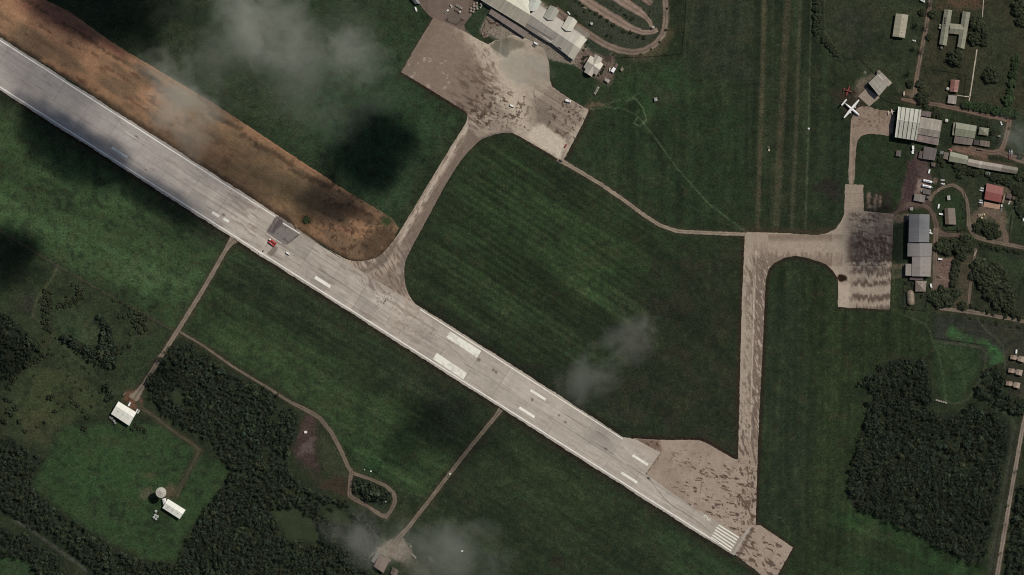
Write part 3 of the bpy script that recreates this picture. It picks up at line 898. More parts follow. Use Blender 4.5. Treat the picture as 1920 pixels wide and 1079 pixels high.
sheet("bare_strip", jag(BROWN, 1.2, 3, 3), .05, (143, 110, 83), FIELD, 1.8, 32.4, paint_brown)

for k, pts in ROADS.items():
    c = {"west": (120, 107, 93), "service": (106, 95, 81), "south_loop": (104, 93, 79), "south_spur": (104, 90, 77), "tower_track": (72, 68, 52), "tower_spur": (66, 64, 48), "apron_path": (134, 120, 104), "terminal_loop": (116, 101, 88), "car_lane": (128, 110, 97),
         "car_lane_b": (128, 110, 97), "car_lane_c": (112, 94, 84), "compound_road": (104, 90, 77), "hangar_road": (104, 86, 73), "east_lane": (100, 84, 71), "loop_road": (102, 90, 76), "depot_road": (88, 74, 65), "hangar_lane": (102, 88, 76), "tree_lane": (96, 84, 72),
         "lower_road": (108, 96, 83), "east_road": (122, 110, 98), "court_drive": (96, 83, 69), "court_drive_b": (98, 84, 70)}[k]
    nm = "taxiway_path" if k == "apron_path" else "dirt_road"
    ribbon(nm, pts, .06 + .004 * list(ROADS).index(k), c, rag=1.0, seed=len(k))
for pts in ([(1832, 93, 2.2), (1827, 125, 2.4), (1822, 160, 2.4), (1817, 190, 2.2)], [(1819, 182, 1.8), (1808, 181, 1.5), (1794, 178.5, 1.5)], [(1845, -10, 1.5), (1842, 32, 1.5)], [(1831, 470, 1.2), (1827, 480, 1.2)]):
    ribbon("footpath", pts, .155, (168, 158, 138), PAVE, rag=.25)
ribbon("footpath", [(1050, 22, 6), (1064, 38, 5), (1090, 12, 3), (1100, 16, 3)][2:], .16, (120, 110, 96), PAVE, rag=.25)

P_TAN, P_DK, P_LT = (143, 126, 112), (104, 88, 79), (166, 149, 132)


def paint_yard(p):
    x, y = p.x, p.y
    p.mask(sstep(.5, .7, fbm(x / 14, y / 14, 6)), (92, 78, 68), .5)
    p.blob(853, 35, 13, 11, 20, (98, 90, 80), .7, .4, 7)
    for k in range(26):
        a = RNG.uniform(0, 6.28)
        r = RNG.uniform(11, 16)
        p.blob(852 + math.cos(a) * r * 1.1, 34 + abs(math.sin(a)) * r * .9, RNG.uniform(.8, 1.8), RNG.uniform(.7, 1.3), RNG.uniform(0, 180), (52, 42, 36), .8, .4, k)
    p.line([(884, 30), (900, 4)], 6, (128, 114, 100), 2, .7, .6)


def paint_apron(p):
    x, y = p.x, p.y
    a = math.radians(32)
    v = -x * math.sin(a) + y * math.cos(a)
    u = x * math.cos(a) + y * math.sin(a)
    p.mask(sstep(.4, .65, aniso(x, y, 32, 40, 12, 3)), (132, 117, 104), .6)
    west = sstep(30, -14, u - 858 + (fbm(x / 18, y / 18, 4) - .5) * 46)
    p.mask(west, (126, 108, 97), .9)
    cen = sstep(-12, 22, (x - 885) * .8 + (y - 100) * -.45 + (fbm(x / 9, y / 9, 21) - .5) * 22) * sstep(1010, 970, x)
    p.mask(cen, (170, 153, 134), .9)
    p.poly([(752, 136), (783, 82), (813, 33), (826, 42), (800, 92), (772, 140)], (118, 102, 90), 8, .5, 5, 9, 22)
    for k in range(16):
        p.blob(RNG.uniform(765, 850), RNG.uniform(105, 165), RNG.uniform(1, 4.5), RNG.uniform(1, 3), RNG.uniform(0, 180), (168, 152, 136), .5, .8, 300 + k)
    # dark wet streaks, wavy, across the middle
    s = aniso(x + 6 * vn(x / 18, y / 18, 8), y, 30, 16, 4.2, 31, 4)
    zone = sstep(64, 26, np.hypot((x - 893) / 1.0, (y - 182) / 1.45))
    p.mask(sstep(.52, .60, s) * zone, P_DK, .8)
    zone2 = sstep(80, 40, np.hypot((x - 930), (y - 205) * 1.6))
    p.mask(sstep(.60, .66, aniso(x, y, 20, 7, 5, 37, 3)) * zone2, (84, 70, 62), .75)
    zone3 = sstep(40, 18, np.hypot(x - 905, (y - 120) * .7))
    p.mask(sstep(.58, .66, aniso(x, y, 62, 10, 3, 39, 3)) * zone3, (120, 106, 92), .8)
    # patched square with ploughed-looking lines, lower right
    sq = [(1003, 190), (1035, 160), (1060, 176), (1090, 222), (1060, 262), (1015, 235)]
    p.poly(sq, (130, 115, 103), 6, .9, 4, 9, 41)
    p.poly([(1003, 190), (1030, 205), (1040, 222), (1030, 232), (1008, 228)], (116, 104, 95), 5, .6, 4, 9, 41)
    i = p.box(sq, 0)
    f = (1 + .16 * (vn(p.x[i] * 0, (-(p.x[i]) * math.sin(a) + p.y[i] * math.cos(a)) / 1.8, 43) - .5) * sstep(20, 60, np.hypot(p.x[i] - 1000, p.y[i] - 240)))
    p.c[i] *= f[:, None]
    p.mask(sstep(.6, .67, fbm(x / 5, y / 5, 44)) * sstep(46, 26, np.hypot(x - 1058, y - 222)), (86, 72, 64), .7)
    p.poly([(990, 255), (1000, 240), (1018, 232), (1030, 242), (1060, 262), (1052, 298), (1000, 270)], (172, 158, 139), 4, .95, 5, 8, 45)
    p.line([(1062, 292), (1092, 236), (1100, 208)], 9, (160, 142, 126), 5, .7, 2)
    p.line([(1000, 170), (1008, 215), (1012, 228)], 1.6, (112, 98, 88), 1, .6, .6)
    p.line([(900, 262), (930, 252), (958, 249)], 7, (112, 98, 94), 2.5, .85, 1.5)
    for k in range(46):
        p.blob(RNG.gauss(945, 34), RNG.gauss(212, 18), RNG.uniform(.8, 2.2), RNG.uniform(.7, 1.5), RNG.uniform(0, 180), (74, 62, 55), .85, .5, 400 + k)
    for k in range(24):
        p.blob(RNG.gauss(1078, 9), RNG.gauss(222, 24), RNG.uniform(.8, 1.8), RNG.uniform(.7, 1.4), RNG.uniform(0, 180), (70, 58, 52), .8, .5, 500 + k)
    # smoother, greyer corner by the terminal
    p.poly([(955, 100), (990, 96), (1025, 108), (1030, 150), (1010, 165), (968, 160), (940, 130)], (142, 130, 115), 14, .6, 7, 12, 46)
    isle = smooth([(920, 88), (924, 79), (934, 73), (948, 70), (958, 70), (972, 77), (986, 84), (976, 91), (957, 92), (951, 110), (938, 103), (927, 96)], n=2)
    p.poly(isle, (96, 91, 76), 4, .8, 3, 5, 47)  # grass island, its colour greyed with the haze of the cloud above
    p.poly([(958, 66), (990, 80), (988, 92), (955, 94)], (132, 121, 106), 6, .6, 4, 6, 48)
    p.line([(940, 75), (938, 102)], 2.2, (140, 130, 114), 1, .7, .4)
    p.line([(893, 73), (930, 97), (952, 112)], 1.2, (172, 158, 140), 1, .7, .3)


def paint_taxi(p):
    x, y = p.x, p.y
    # left half paler than the right, with short streaks along the way
    ang = math.degrees(math.atan2(240 - 437, 868 - 752))
    ax = np.array((752 - 868, 437 - 240), float)
    L = np.hypot(*ax)
    nx, ny = ax[1] / L, -ax[0] / L
    side = (x - 812) * nx + (y - 352) * ny
    side = side if ((787 - 812) * nx + (437 - 352) * ny) > 0 else side
    st = aniso(x, y, ang, 12, 2.4, 51, 3)
    up = sstep(520, 440, y)
    right = ((x - 815) * 197 + (y - 352) * 116) / 228.0          # positive = south-east side
    p.mask(sstep(-6, 4, right + (st - .5) * 14) * up, (116, 100, 90), .9)
    p.mask(sstep(6, -3, np.abs(right + 5)) * up, (176, 160, 142), .75)
    p.mask(sstep(.55, .64, st) * up, (112, 96, 86), .6)
    p.mask(sstep(-15, -20, right) * up, (116, 101, 90), .7)
    fil = sstep(445, 500, y)
    s2 = aniso(x, y, 63, 13, 2.6, 54, 4)
    p.mask(fil, (158, 141, 125), .7)
    p.poly([(700, 560), (650, 530), (640, 505), (690, 520), (740, 500), (758, 520), (760, 552)], (122, 106, 96), 14, .7, 10, 12, 53)
    p.mask(sstep(.50, .60, s2) * sstep(430, 480, y), (108, 92, 84), .75)
    p.poly([(655, 497), (665, 506), (690, 502), (716, 486), (740, 452), (745, 462), (722, 494), (690, 512), (660, 510)], (112, 99, 89), 4, .8, 2, 7, 55)
    p.poly([(757, 470), (770, 470), (760, 495), (758, 520), (745, 500)], (112, 98, 92), 5, .7, 3, 7, 56)
    p.mask(sstep(.54, .62, aniso(x, y, 50, 10, 3, 57, 3)) * sstep(640, 600, x + (y - 480) * -.3), (118, 101, 90), .75)
    p.poly([(540, 440), (562, 436), (660, 497), (640, 520), (600, 490)], (164, 148, 130), 5, .6, 3, 7, 58)
    s3 = sstep(.5, .6, aniso(x, y, 55, 9, 3, 59, 3))
    for c0, c1, r in ((565, 462, 16), (598, 485, 20), (650, 520, 22)):
        p.mask(s3 * sstep(r, r * .5, np.hypot(x - c0, (y - c1) * 1.5)), (108, 92, 82), .8)


def paint_pad(p):
    x, y = p.x, p.y
    # long taxiway going north: pale left, browner right, centre stripe
    cx = np.interp(y, [440, 600, 860, 990], [1412, 1409, 1403, 1399])
    r = x - cx
    ns = (y > 446) & (x < 1440) & (x > 1378)
    ns = ns.astype(float) * sstep(445, 500, y) * sstep(880, 820, y)
    s = aniso(x, y, 74, 11, 3.0, 61, 4)
    p.mask(ns * sstep(-5, 5, r + (s - .5) * 10), (120, 104, 94), .85)
    p.mask(ns * sstep(5, -5, r), (156, 141, 126), .6)
    p.mask(ns * sstep(.53, .60, s) * sstep(-18, -6, r + 8 * (vn(x / 9, y / 40, 3) - .5)) , (112, 96, 87), .6)
    p.mask(ns * sstep(.60, .68, aniso(x, y, 68, 12, 2.2, 63, 3)) * sstep(-2, 4, r), (176, 158, 142), .7)
    p.mask((y > 470) * sstep(1.4, .6, np.abs(r - np.interp(y, [500, 700, 860], [6, 3, 3]))) * ((x < 1440) & (y < 960)), (170, 154, 138), .8)
    # turning pad with dark squiggles
    pad = sstep(820, 850, y + (x < 1380) * 60) * (y > 815)
    p.mask(pad, (152, 134, 120), .75)
    p.mask(pad * sstep(.45, .65, fbm(x / 30, y / 30, 64)), (140, 122, 109), .6)
    p.mask(pad * sstep(.63, .68, aniso(x + 9 * (vn(x / 9, y / 9, 66) - .5), y, 20, 9, 3.2, 65, 4)) * sstep(860, 885, y + (x - 1380) * -.25 * (x < 1380)) * (x < 1420) * sstep(1240, 1290, x), (92, 76, 69), .85)
    p.mask(sstep(.56, .62, aniso(x, y, 80, 10, 3.4, 67, 3)) * ((x > 1380) & (x < 1420) & (y > 700) & (y < 985)) * sstep(690, 860, y), (98, 82, 74), .75)
    p.poly([(1186, 822), (1235, 826), (1240, 846), (1225, 845)], (118, 98, 86), 4, .8, 3, 5, 68)
    p.mask(sstep(.56, .62, fbm(x / 4, y / 4, 69)) * sstep(22, 10, np.hypot(x - 1225, (y - 838) * 1.6)), (84, 66, 58), .8)
    for k in range(40):
        t = RNG.random()
        p.blob(1240 - 30 * t, 850 + 40 * t + RNG.uniform(-3, 3), RNG.uniform(.5, 1.5), .7, 110, (96, 78, 68), .7, .5, 600 + k)
    p.mask(pad * sstep(.55, .66, fbm(x / 5, y / 5, 70)) * sstep(30, 14, np.hypot(x - 1310, y - 945)), (170, 152, 138), .4)
    for q in ([(1352, 975), (1362, 985)], [(1364, 970), (1370, 975), (1385, 990)], [(1372, 968), (1392, 982)]):
        p.line(q, 1.6, (178, 162, 146), .8, .7, 1.4, 3, 71, .6)
    p.line([(1313, 925), (1316, 905)], 1.0, (92, 78, 70), .6, .7, .3)
    # apron beyond the threshold
    p.mask(sstep(.585, .64, aniso(x + 8 * (vn(x / 8, y / 8, 73) - .5), y, 38, 11, 4.2, 72, 4)) * ((x > 1385) & (y > 990) & ((x - 1385) * .56 - (y - 990) < 12)), (98, 83, 75), .85)
    p.line([(1412, 992), (1384, 1044)], 5, (104, 89, 80), 3, .75, 2, 5, 74)
    # crossing to the north apron
    ew = ((y < 500) & (x > 1440) & (x < 1580)).astype(float)
    p.mask(ew * sstep(456, 446, y), (126, 110, 97), .8)
    p.mask(ew * sstep(441, 438.5, y), (160, 144, 128), .8)
    p.mask(ew * sstep(472, 484, y + (fbm(x / 4, y / 9, 75) - .5) * 26), (124, 107, 96), .8)
    p.mask(((y < 530) & (x < 1450)) * sstep(.5, .58, s) * sstep(475, 500, y), (118, 102, 91), .5)
    # north apron: wavy horizontal bands
    na = ((x > 1560) & (y > 398)).astype(float)
    ph = y + 6 * (vn(x / 14, y / 60, 77) - .5) + 9 * (vn(x / 3.2, y / 14, 78) - .5) + 4 * (vn(x / 1.5, y / 11, 98) - .5)
    band = np.interp(ph, [400, 425, 455, 490, 494, 500, 506, 513, 519, 524, 530, 534, 540, 545, 552, 556, 562, 568, 572, 577, 583], [.3, .25, .8, .95, .0, .1, .95, .9, .0, .05, .95, 1, .0, .0, .0, .95, 1, .0, 0, .5, 1])
    p.mask(na * band * sstep(1588, 1604, x + 10 * (fbm(x / 6, y / 6, 79) - .5) + (y < 500) * 6), (98, 84, 77), .9)
    p.mask(na * sstep(.46, .6, aniso(x + 5 * vn(x / 9, y / 9, 97), y, 12, 10, 3.4, 80, 4)) * sstep(1580, 1610, x) * (y < 500), (84, 74, 72), .75)
    p.mask(na * sstep(.55, .66, aniso(x, y, 78, 8, 2.2, 81, 3)) * sstep(1585, 1610, x) * (y < 545), (170, 154, 138), .45)
    p.mask(na * sstep(1600, 1570, x) * sstep(560, 540, y), (162, 145, 129), .4)
    p.poly([(1570, 578), (1572, 536), (1592, 534), (1592, 576)], (166, 149, 132), 3, .7, 2, 6, 81)
    p.blob(1578, 522, 9, 6.5, 20, (62, 46, 41), .95, .35, 82, .25)
    p.poly([(1584, 346), (1619, 346), (1619, 398), (1583, 398)], (140, 125, 111), 1.5, .8, .5)
    for yy in (363, 380):
        p.line([(1584, yy), (1619, yy)], .7, (120, 106, 94), .5, .7)
    p.mask(((y < 440) & (x > 1640)) * 1.0, (118, 103, 95), .6)


def paint_strip(p):
    x, y = p.x, p.y
    p.mask(sstep(.45, .65, fbm(x / 9, y / 9, 83)), (122, 104, 91), .7)
    p.mask(sstep(.62, .7, fbm(x / 4, y / 4, 84)) * (y < 240), (84, 68, 60), .6)
    p.line([(1596, 222), (1596, 345)], 1.4, (158, 142, 127), 1, .5, .8)


sheet("terminal_yard", jag(smooth(YARD, n=1), 1.0), .17, (112, 97, 86), DIRT, 1.3, 0, paint_yard)
sheet("taxiway", jag(TAXI_A, .7, 2.5), .20, (150, 134, 119), PAVE, 1.2, 0, paint_taxi)
sheet("apron", jag(APRON, 1.0, 2.5), .24, (150, 135, 120), PAVE, 1.2, 0, paint_apron)
sheet("apron", jag(PAD, 1.0, 2.5, 8), .20, (150, 134, 119), PAVE, 1.15, 0, paint_pad)
sheet("hangar_apron", jag(smooth(STRIP, n=1), 1.2), .17, (134, 116, 102), PAVE, 1.2, 0, paint_strip)
sheet("hangar_apron", HPAD, .21, (140, 126, 113), PAVE, 1.2, 42)
EASTBED = smooth([(902, 62), (912, 30), (925, 30), (944, 46), (915, 56), (917, 70), (905, 72)], n=1)
sheet("garden_bed", jag(EASTBED, 1.0, 2), .28, (122, 108, 94), DIRT, 1.2, 0, lambda p: p.mask(sstep(.52, .6, fbm(p.x / 4, p.y / 4, 5)), (58, 46, 40), .8))


def paint_runway(p):
    x, y = p.x, p.y
    a = math.radians(32.45)
    u = x * math.cos(a) + y * math.sin(a)
    v = (y - (RL(x) + RU(x)) / 2) * math.cos(a)               # 0 on the centre line, +-36 at the edge lines
    # slabs of slightly different age, split down the middle
    lane = np.where(v > 4, 1, 0)
    for w, am, sd in ((62, .055, 1), (27, .03, 2)):
        p.c *= (1 + (hash2(np.floor(u / w + lane * .37 * (sd == 2)), lane, sd) - .5) * 2 * am)[:, None]
    p.c *= (1 + (vn(u / 70, v / 1.7, 5) - .5) * .12)[:, None]
    p.c *= (1 + (fbm(u / 22, v / 4, 6) - .5) * .16)[:, None]
    p.c *= (1 + (fbm(x / 14, y / 14, 9) - .5) * .12)[:, None]
    p.mask(sstep(-26, -38, v + 6 * (fbm(x / 10, y / 10, 7) - .5)) * sstep(600, 700, x), (158, 142, 124), .4)
    p.mask(sstep(.63, .72, aniso(x, y, 32.4, 30, 5, 8)) * .7, (142, 128, 116))
    p.mask(sstep(600, 1000, x) * .45, (186, 176, 162))
    p.mask(sstep(500, 250, x) * .55, (158, 151, 147))
    jx = np.floor(u / 62 + .5) * 62
    p.mask(sstep(.9, .35, np.abs(u - jx)) * (.2 + .5 * hash2(jx / 62, lane, 3)), (112, 102, 92), .6)
    p.mask(sstep(.8, .3, np.abs(v - 4.3)) * (.3 + .5 * vn(u / 40, u * 0, 4)), (122, 112, 102), .8)
    for vv in (-16, 20, 28):
        p.mask(sstep(.8, .3, np.abs(v - vv)) * (.15 + .35 * vn(u / 40, u * 0 + vv, 4)), (128, 118, 108), .7)
    # tyre rubber along the middle
    for k in range(70):
        uu, vv = RNG.uniform(560, 1560), RNG.gauss(2, 9)
        px = uu * math.cos(a) - vv * math.sin(a)
        xx = (uu - 0) * math.cos(a)
        cx = uu * math.cos(a) - 60 * math.sin(a)
        cy = (RL(cx) + RU(cx)) / 2 + vv / math.cos(a)
        L = RNG.uniform(5, 16)
        p.line([(cx - L * .84, cy - L * .535), (cx + L * .84, cy + L * .535)], .5, (104, 95, 88), .8, RNG.uniform(.25, .6), .1)
    for cx, cy, w, h in ((419, 403, 6, 4), (898, 675, 6, 5.5), (925, 694, 4, 5), (930, 698, 5, 4), (998, 750, 4, 5), (1048, 779, 3, 3), (1060, 792, 4, 3.4), (1136, 842, 6, 3.4), (255, 258, 7, 6), (273, 319, 3.5, 2)):
        p.blob(cx, cy, w / 2 + .6, h / 2 + .6, 32, (112, 102, 94), .8, .25, int(cx), .3)
    for q in ([(1060, 777), (1100, 803)], [(1117, 831), (1152, 853)], [(1175, 870), (1212, 895)], [(808, 626), (813, 617), (812, 612)], [(804, 624), (810, 628)]):
        p.line(q, .9, (96, 86, 78), .6, .7, .2)
    p.line([(1212, 895), (1222, 904), (1232, 918), (1245, 934), (1262, 950), (1290, 966), (1315, 984), (1333, 1000)], .8, (84, 76, 70), .6, .8, .2)
    p.blob(1216, 897, 3.2, 2, 30, (66, 56, 50), .85, .3, 9)
    p.line([(x0, RL(x0) + 3.5) for x0 in range(-20, 1375, 10)], 4, (166, 156, 146), 2, .5, 2, 5, 10)
    p.line([(1378, 1040), (1406, 989)], 3, (190, 180, 166), 1, .6, 1)
    p.line([(1388, 1010), (1374, 1034)], 3, (118, 104, 93), 1, .7, 1)
    p.mask(sstep(1300, 1345, x), (150, 140, 128), .55)
    # fresh blackened patch by the works, and its tail
    p.poly([(499, 436), (516, 408), (524, 406), (562, 433), (560, 441), (545, 452), (538, 459), (528, 457)], (124, 116, 110), 1.2, .95, .8, 4, 11)
    p.poly([(507, 437), (520, 407), (532, 416), (527, 424), (519, 430), (514, 438)], (88, 78, 78), 2.5, .9, 2.5, 5, 12)
    p.poly([(500, 434), (515, 410), (519, 410), (506, 436)], (98, 88, 82), 1.5, .8, 1, 4, 13)
    p.line([(521, 410), (516, 420)], .8, (168, 158, 150), .6, .9)
    p.line([(519, 410), (511, 424)], .7, (150, 140, 130), .6, .7)
    p.line([(561, 440), (546, 452), (538, 458)], 1.6, (60, 52, 48), 1, .9, .6)
    for k in range(26):
        p.blob(RNG.uniform(519, 540), RNG.uniform(424, 450), RNG.uniform(.5, 1.2), .6, RNG.uniform(0, 180), (70, 62, 60), .85, .4, 700 + k)
    p.line([(531, 448), (541, 455)], 2.6, (92, 84, 82), .8, .8, .4)
    p.poly([(500, 476), (515, 461), (521, 464), (520, 470), (509, 482)], (120, 112, 100), 1.2, .9, .8, 4, 14)
    for q in ([(502, 457), (497, 464)], [(509, 459), (505, 465)]):
        p.line(q, .7, (84, 76, 70), .5, .8)
    p.line([(530, 467), (552, 480), (575, 493), (640, 530)], .7, (108, 98, 88), .6, .6, .3)
    for k in range(34):
        p.blob(RNG.gauss(720, 12), RNG.gauss(562, 9), RNG.uniform(.5, 1.3), RNG.uniform(.5, 1.0), RNG.uniform(0, 180), (70, 58, 52), .85, .4, 800 + k)
    p.mask(sstep(.54, .64, aniso(x, y, 63, 12, 2.6, 54, 4)) * sstep(18, 6, np.abs(x - 690) * .3 + np.abs(y - 540 - (x - 690) * .63 + 12)), (118, 102, 92), .7)
    p.mask(sstep(.56, .66, fbm(x / 7, y / 7, 15)) * sstep(60, 30, np.hypot(x - 770, (y - 600) * 1.2)), (150, 130, 110), .5)


RWY = RUNWAY_N + [(x, RL(x) + 6) for x in (1300, 1000, 700, 400, 100, -20)]
nN = len(RUNWAY_N)
rw = sheet("runway", jag(RWY, 1.4, 2.2, 13, set(range(0, 3)) | {6, 7, 8, 9} | set(range(nN - 1, nN + 6))), .28, (171, 160, 147), CONC, 1.25, 32.45, paint_runway)


def mark(name, pts, c=(222, 216, 202), label=None, z=.32, wear=.25):
    o = sheet(name, pts, z, c, MARK, 1.0, 32.45, lambda p: p.mask(sstep(.5, .7, fbm(p.x / 5, p.y / 5, 21)), (176, 168, 156), wear), parent=rw)
    if label:
        o["label"] = label
    return o


def band(fn, x0, x1, w):
    xs = np.arange(x0, x1 + .1, 4.0)
    return [(x, fn(x) - w / 2) for x in xs] + [(x, fn(x) + w / 2) for x in xs[::-1]]


EL = (232, 227, 216)
mark("edge_line", band(RL, -20, 1350, 2.8), EL, wear=.2)
mark("edge_line", band(RU, -20, 519, 2.4), EL, wear=.3)
mark("edge_line", [(531, 417.5), (563, 437.5), (562, 439.5), (530, 419.5)], (222, 216, 204))
mark("edge_line", band(lambda x: 580.5 + (x - 788) * .6405, 788, 1168, 2.3), (236, 230, 216), wear=.15)
mark("edge_line", [(500, 437.5), (529, 456.5), (528.5, 457.6), (499.5, 438.6)], (206, 200, 186))


def rect(px, py, L, w, slope=.637):
    k = math.hypot(1, slope)
    d = np.array((1, slope)) / k
    n = np.array((-d[1], d[0]))
    c = np.array((px, py))
    return [tuple(c + d * a * L / 2 + n * b * w / 2) for a, b in ((-1, -1), (1, -1), (1, 1), (-1, 1))]


AIM = (234, 230, 214)
mark("aiming_point_marking", [(844.5, 622), (902, 658.5), (894.5, 671), (837, 633)], AIM, wear=.35)
mark("aiming_point_marking", [(819, 662), (876, 700), (869, 712), (811.5, 673.5)], AIM, wear=.35)
for px, py, L, w, c in ((605, 529, 34, 5.5, (238, 233, 218)), (1009, 741, 34, 4.4, (238, 233, 218)), (988, 773.5, 34, 4.4, (238, 233, 218)), (1200.5, 863, 34, 4.2, (238, 233, 216)), (1180, 896, 35, 4.2, (238, 233, 216)),
                        (404.5, 402.5, 15, 4.6, (236, 231, 220)), (424, 413, 12, 4.4, (232, 227, 216)), (224, 286, 35, 4.4, (196, 200, 196)), (246, 254, 26, 2, (186, 182, 176))):
    mark("touchdown_marking", rect(px, py, L, w + .5), c, wear=.22)
for k, (a, b) in enumerate((((1347, 984.5), (1385.5, 1008.5)), ((1343.5, 989), (1382, 1013)), ((1341, 993.8), (1379, 1018)), ((1338.5, 998.5), (1376, 1023.5)), ((1335.8, 1003.2), (1373, 1028.5)), ((1333.2, 1007.6), (1371, 1033.4)))):
    n = np.array((-.53, .85)) * 1.3
    a, b = np.array(a), np.array(b)
    mark("threshold_stripe", [tuple(a - n), tuple(b - n), tuple(b + n), tuple(a + n)], (232, 226, 210), wear=.12)


def numeral_two(cx, cy):
    """The painted figure 2, read from the threshold end."""
    up, rt = np.array((-.843, -.537)), np.array((.537, -.843))
    sk = [(-2.3, 4.2), (-1.2, 6.2), (1.0, 6.4), (2.3, 4.8), (1.9, 2.4), (.2, -.8), (-1.8, -4.2), (-2.6, -6.2), (2.6, -6.2)]
    h = .75
    P = [np.array((cx, cy)) + rt * a + up * b for a, b in sk]
    L, R = [], []
    for i, q in enumerate(P):
        d = P[min(i + 1, len(P) - 1)] - P[max(i - 1, 0)]
        d = d / np.hypot(*d)
        n = np.array((-d[1], d[0])) * h
        L.append(tuple(q + n))
        R.append(tuple(q - n))
    mark("numeral_two", L + R[::-1], (228, 222, 206), wear=.1)


numeral_two(1325.5, 971.2)
ribbon("centre_line", [(1414, 500, 1.1), (1412, 600, 1.1), (1409.5, 700, 1.1)], .245, (178, 164, 148), PAVE, rag=.3)
# ------------------------------------------------------------------ vegetation
LEAF_DARK = foliage_mat("foliage_dark", (60, 66, 46), .18)
LEAF_GREEN = foliage_mat("foliage_green", (58, 74, 46), .2)
LEAF_WOOD = foliage_mat("foliage_wood", (48, 56, 40), .0)
SOIL = surface_mat("shaded_wood_floor", fine=(.5, .3), mid=(.1, .2), big=(.02, .1), bump=.4)


def quads(ctr, nrm, size, rs):
    """Leaf-sprig quads at points, facing roughly along normals."""
    n = len(ctr)
    nrm = nrm + rs.normal(0, .55, (n, 3))
    nrm /= np.linalg.norm(nrm, axis=1)[:, None] + 1e-9
    t = np.cross(nrm, rs.normal(0, 1, (n, 3)))
    t /= np.linalg.norm(t, axis=1)[:, None] + 1e-9
    b = np.cross(nrm, t)
    s = (size * rs.uniform(.6, 1.3, n))[:, None]
    e = (rs.uniform(.5, .9, n))[:, None]
    v = np.stack((ctr - t * s - b * s * e * .5, ctr + t * s * .2 - b * s * e, ctr + t * s + b * s * e * .4, ctr - t * s * .3 + b * s * e), 1)
    return v.reshape(-1, 3), np.arange(4 * n).reshape(n, 4)


def crown_mesh(name, seed, clumps=34, per=26, leaf=.085, flat=.62, spread=1.0):
    """A broad crown of unit radius: leaf sprigs gathered in clumps through the crown's volume."""
    rs = np.random.RandomState(seed)
    C, N, T = [], [], []
    for k in range(clumps):
        a = rs.uniform(0, 2 * math.pi)
        r = math.sqrt(rs.uniform(0, 1)) * .82 * spread
        lobe = 1 + .16 * math.sin(3 * a + seed) + .1 * math.sin(5 * a + 2 * seed)
        r *= lobe
        top = math.sqrt(max(.05, 1 - (r * .95) ** 2)) * flat
        z = top * rs.uniform(.45, 1.0)
        cr = rs.uniform(.14, .27)
        d = rs.normal(0, 1, (per, 3))
        d[:, 2] = np.abs(d[:, 2]) * .9 - .15
        d /= np.linalg.norm(d, axis=1)[:, None]
        C.append(np.array((r * math.cos(a), r * math.sin(a), z)) + d * cr * rs.uniform(.7, 1.05, (per, 1)))
        N.append(d + np.array((0, 0, .35)))
        tone = rs.uniform(.72, 1.3)
        T.append(np.full(per, tone) * rs.uniform(.85, 1.15, per))
    C, N, T = np.concatenate(C), np.concatenate(N), np.concatenate(T)
    v, q = quads(C, N, leaf, rs)
    t = np.repeat(T, 4)[:, None] * np.array((1.0, 1.0, 1.0))
    hue = np.repeat(rs.normal(0, .06, len(T)), 4)
    t = t * np.stack((1 + hue, np.ones_like(hue), 1 - hue), 1)
    me = np_mesh(name, v, q, None, t)
    return me


def tube(P, R, n=7):
    """One tapered limb through points P with radii R."""
    V, F = [], []
    P = [Vector(p) for p in P]
    for i, p in enumerate(P):
        d = (P[min(i + 1, len(P) - 1)] - P[max(i - 1, 0)]).normalized()
        a = d.orthogonal().normalized()
        b = d.cross(a)
        for k in range(n):
            t = 2 * math.pi * k / n
            V.append(p + (a * math.cos(t) + b * math.sin(t)) * R[i])
    for i in range(len(P) - 1):
        for k in range(n):
            F.append((i * n + k, i * n + (k + 1) % n, (i + 1) * n + (k + 1) % n, (i + 1) * n + k))
    return V, F


def join(parts):
    V, F = [], []
    for v, f in parts:
        o = len(V)
        V += [tuple(p) for p in v]
        F += [tuple(i + o for i in q) for q in f]
    return V, F


def mesh(name, V, F, mats, midx=None):
    me = bpy.data.meshes.new(name)
    me.from_pydata([tuple(v) for v in V], [], [tuple(f) for f in F])
    for m in (mats if isinstance(mats, (list, tuple)) else [mats]):
        me.materials.append(m)
    if midx:
        me.polygons.foreach_set("material_index", midx)
    me.update()
    return me


def trunk_mesh(name, seed, h=.42):
    rs = random.Random(seed)
    parts = [tube([(0, 0, -.03), (.01, .01, h * .5), (.02, -.01, h)], [.085, .06, .05])]
    for k in range(5):
        a = k * 1.26 + rs.uniform(-.3, .3)
        parts.append(tube([(.02, -.01, h * .8), (math.cos(a) * .25, math.sin(a) * .25, h * 1.05), (math.cos(a) * .55, math.sin(a) * .55, h * 1.2)], [.045, .03, .012], 5))
    return mesh(name, *join(parts), BARK)


def proto(kind, seed, **kw):
    cr = crown_mesh("crown", seed, **kw)
    return trunk_mesh("trunk", seed), cr


TREES = [proto("tree", s, clumps=70, per=34, leaf=.075) for s in (3, 8, 15, 21)]
SHRUBS = [proto("shrub", s, clumps=16, per=26, leaf=.15, flat=.75) for s in (31, 44, 52)]


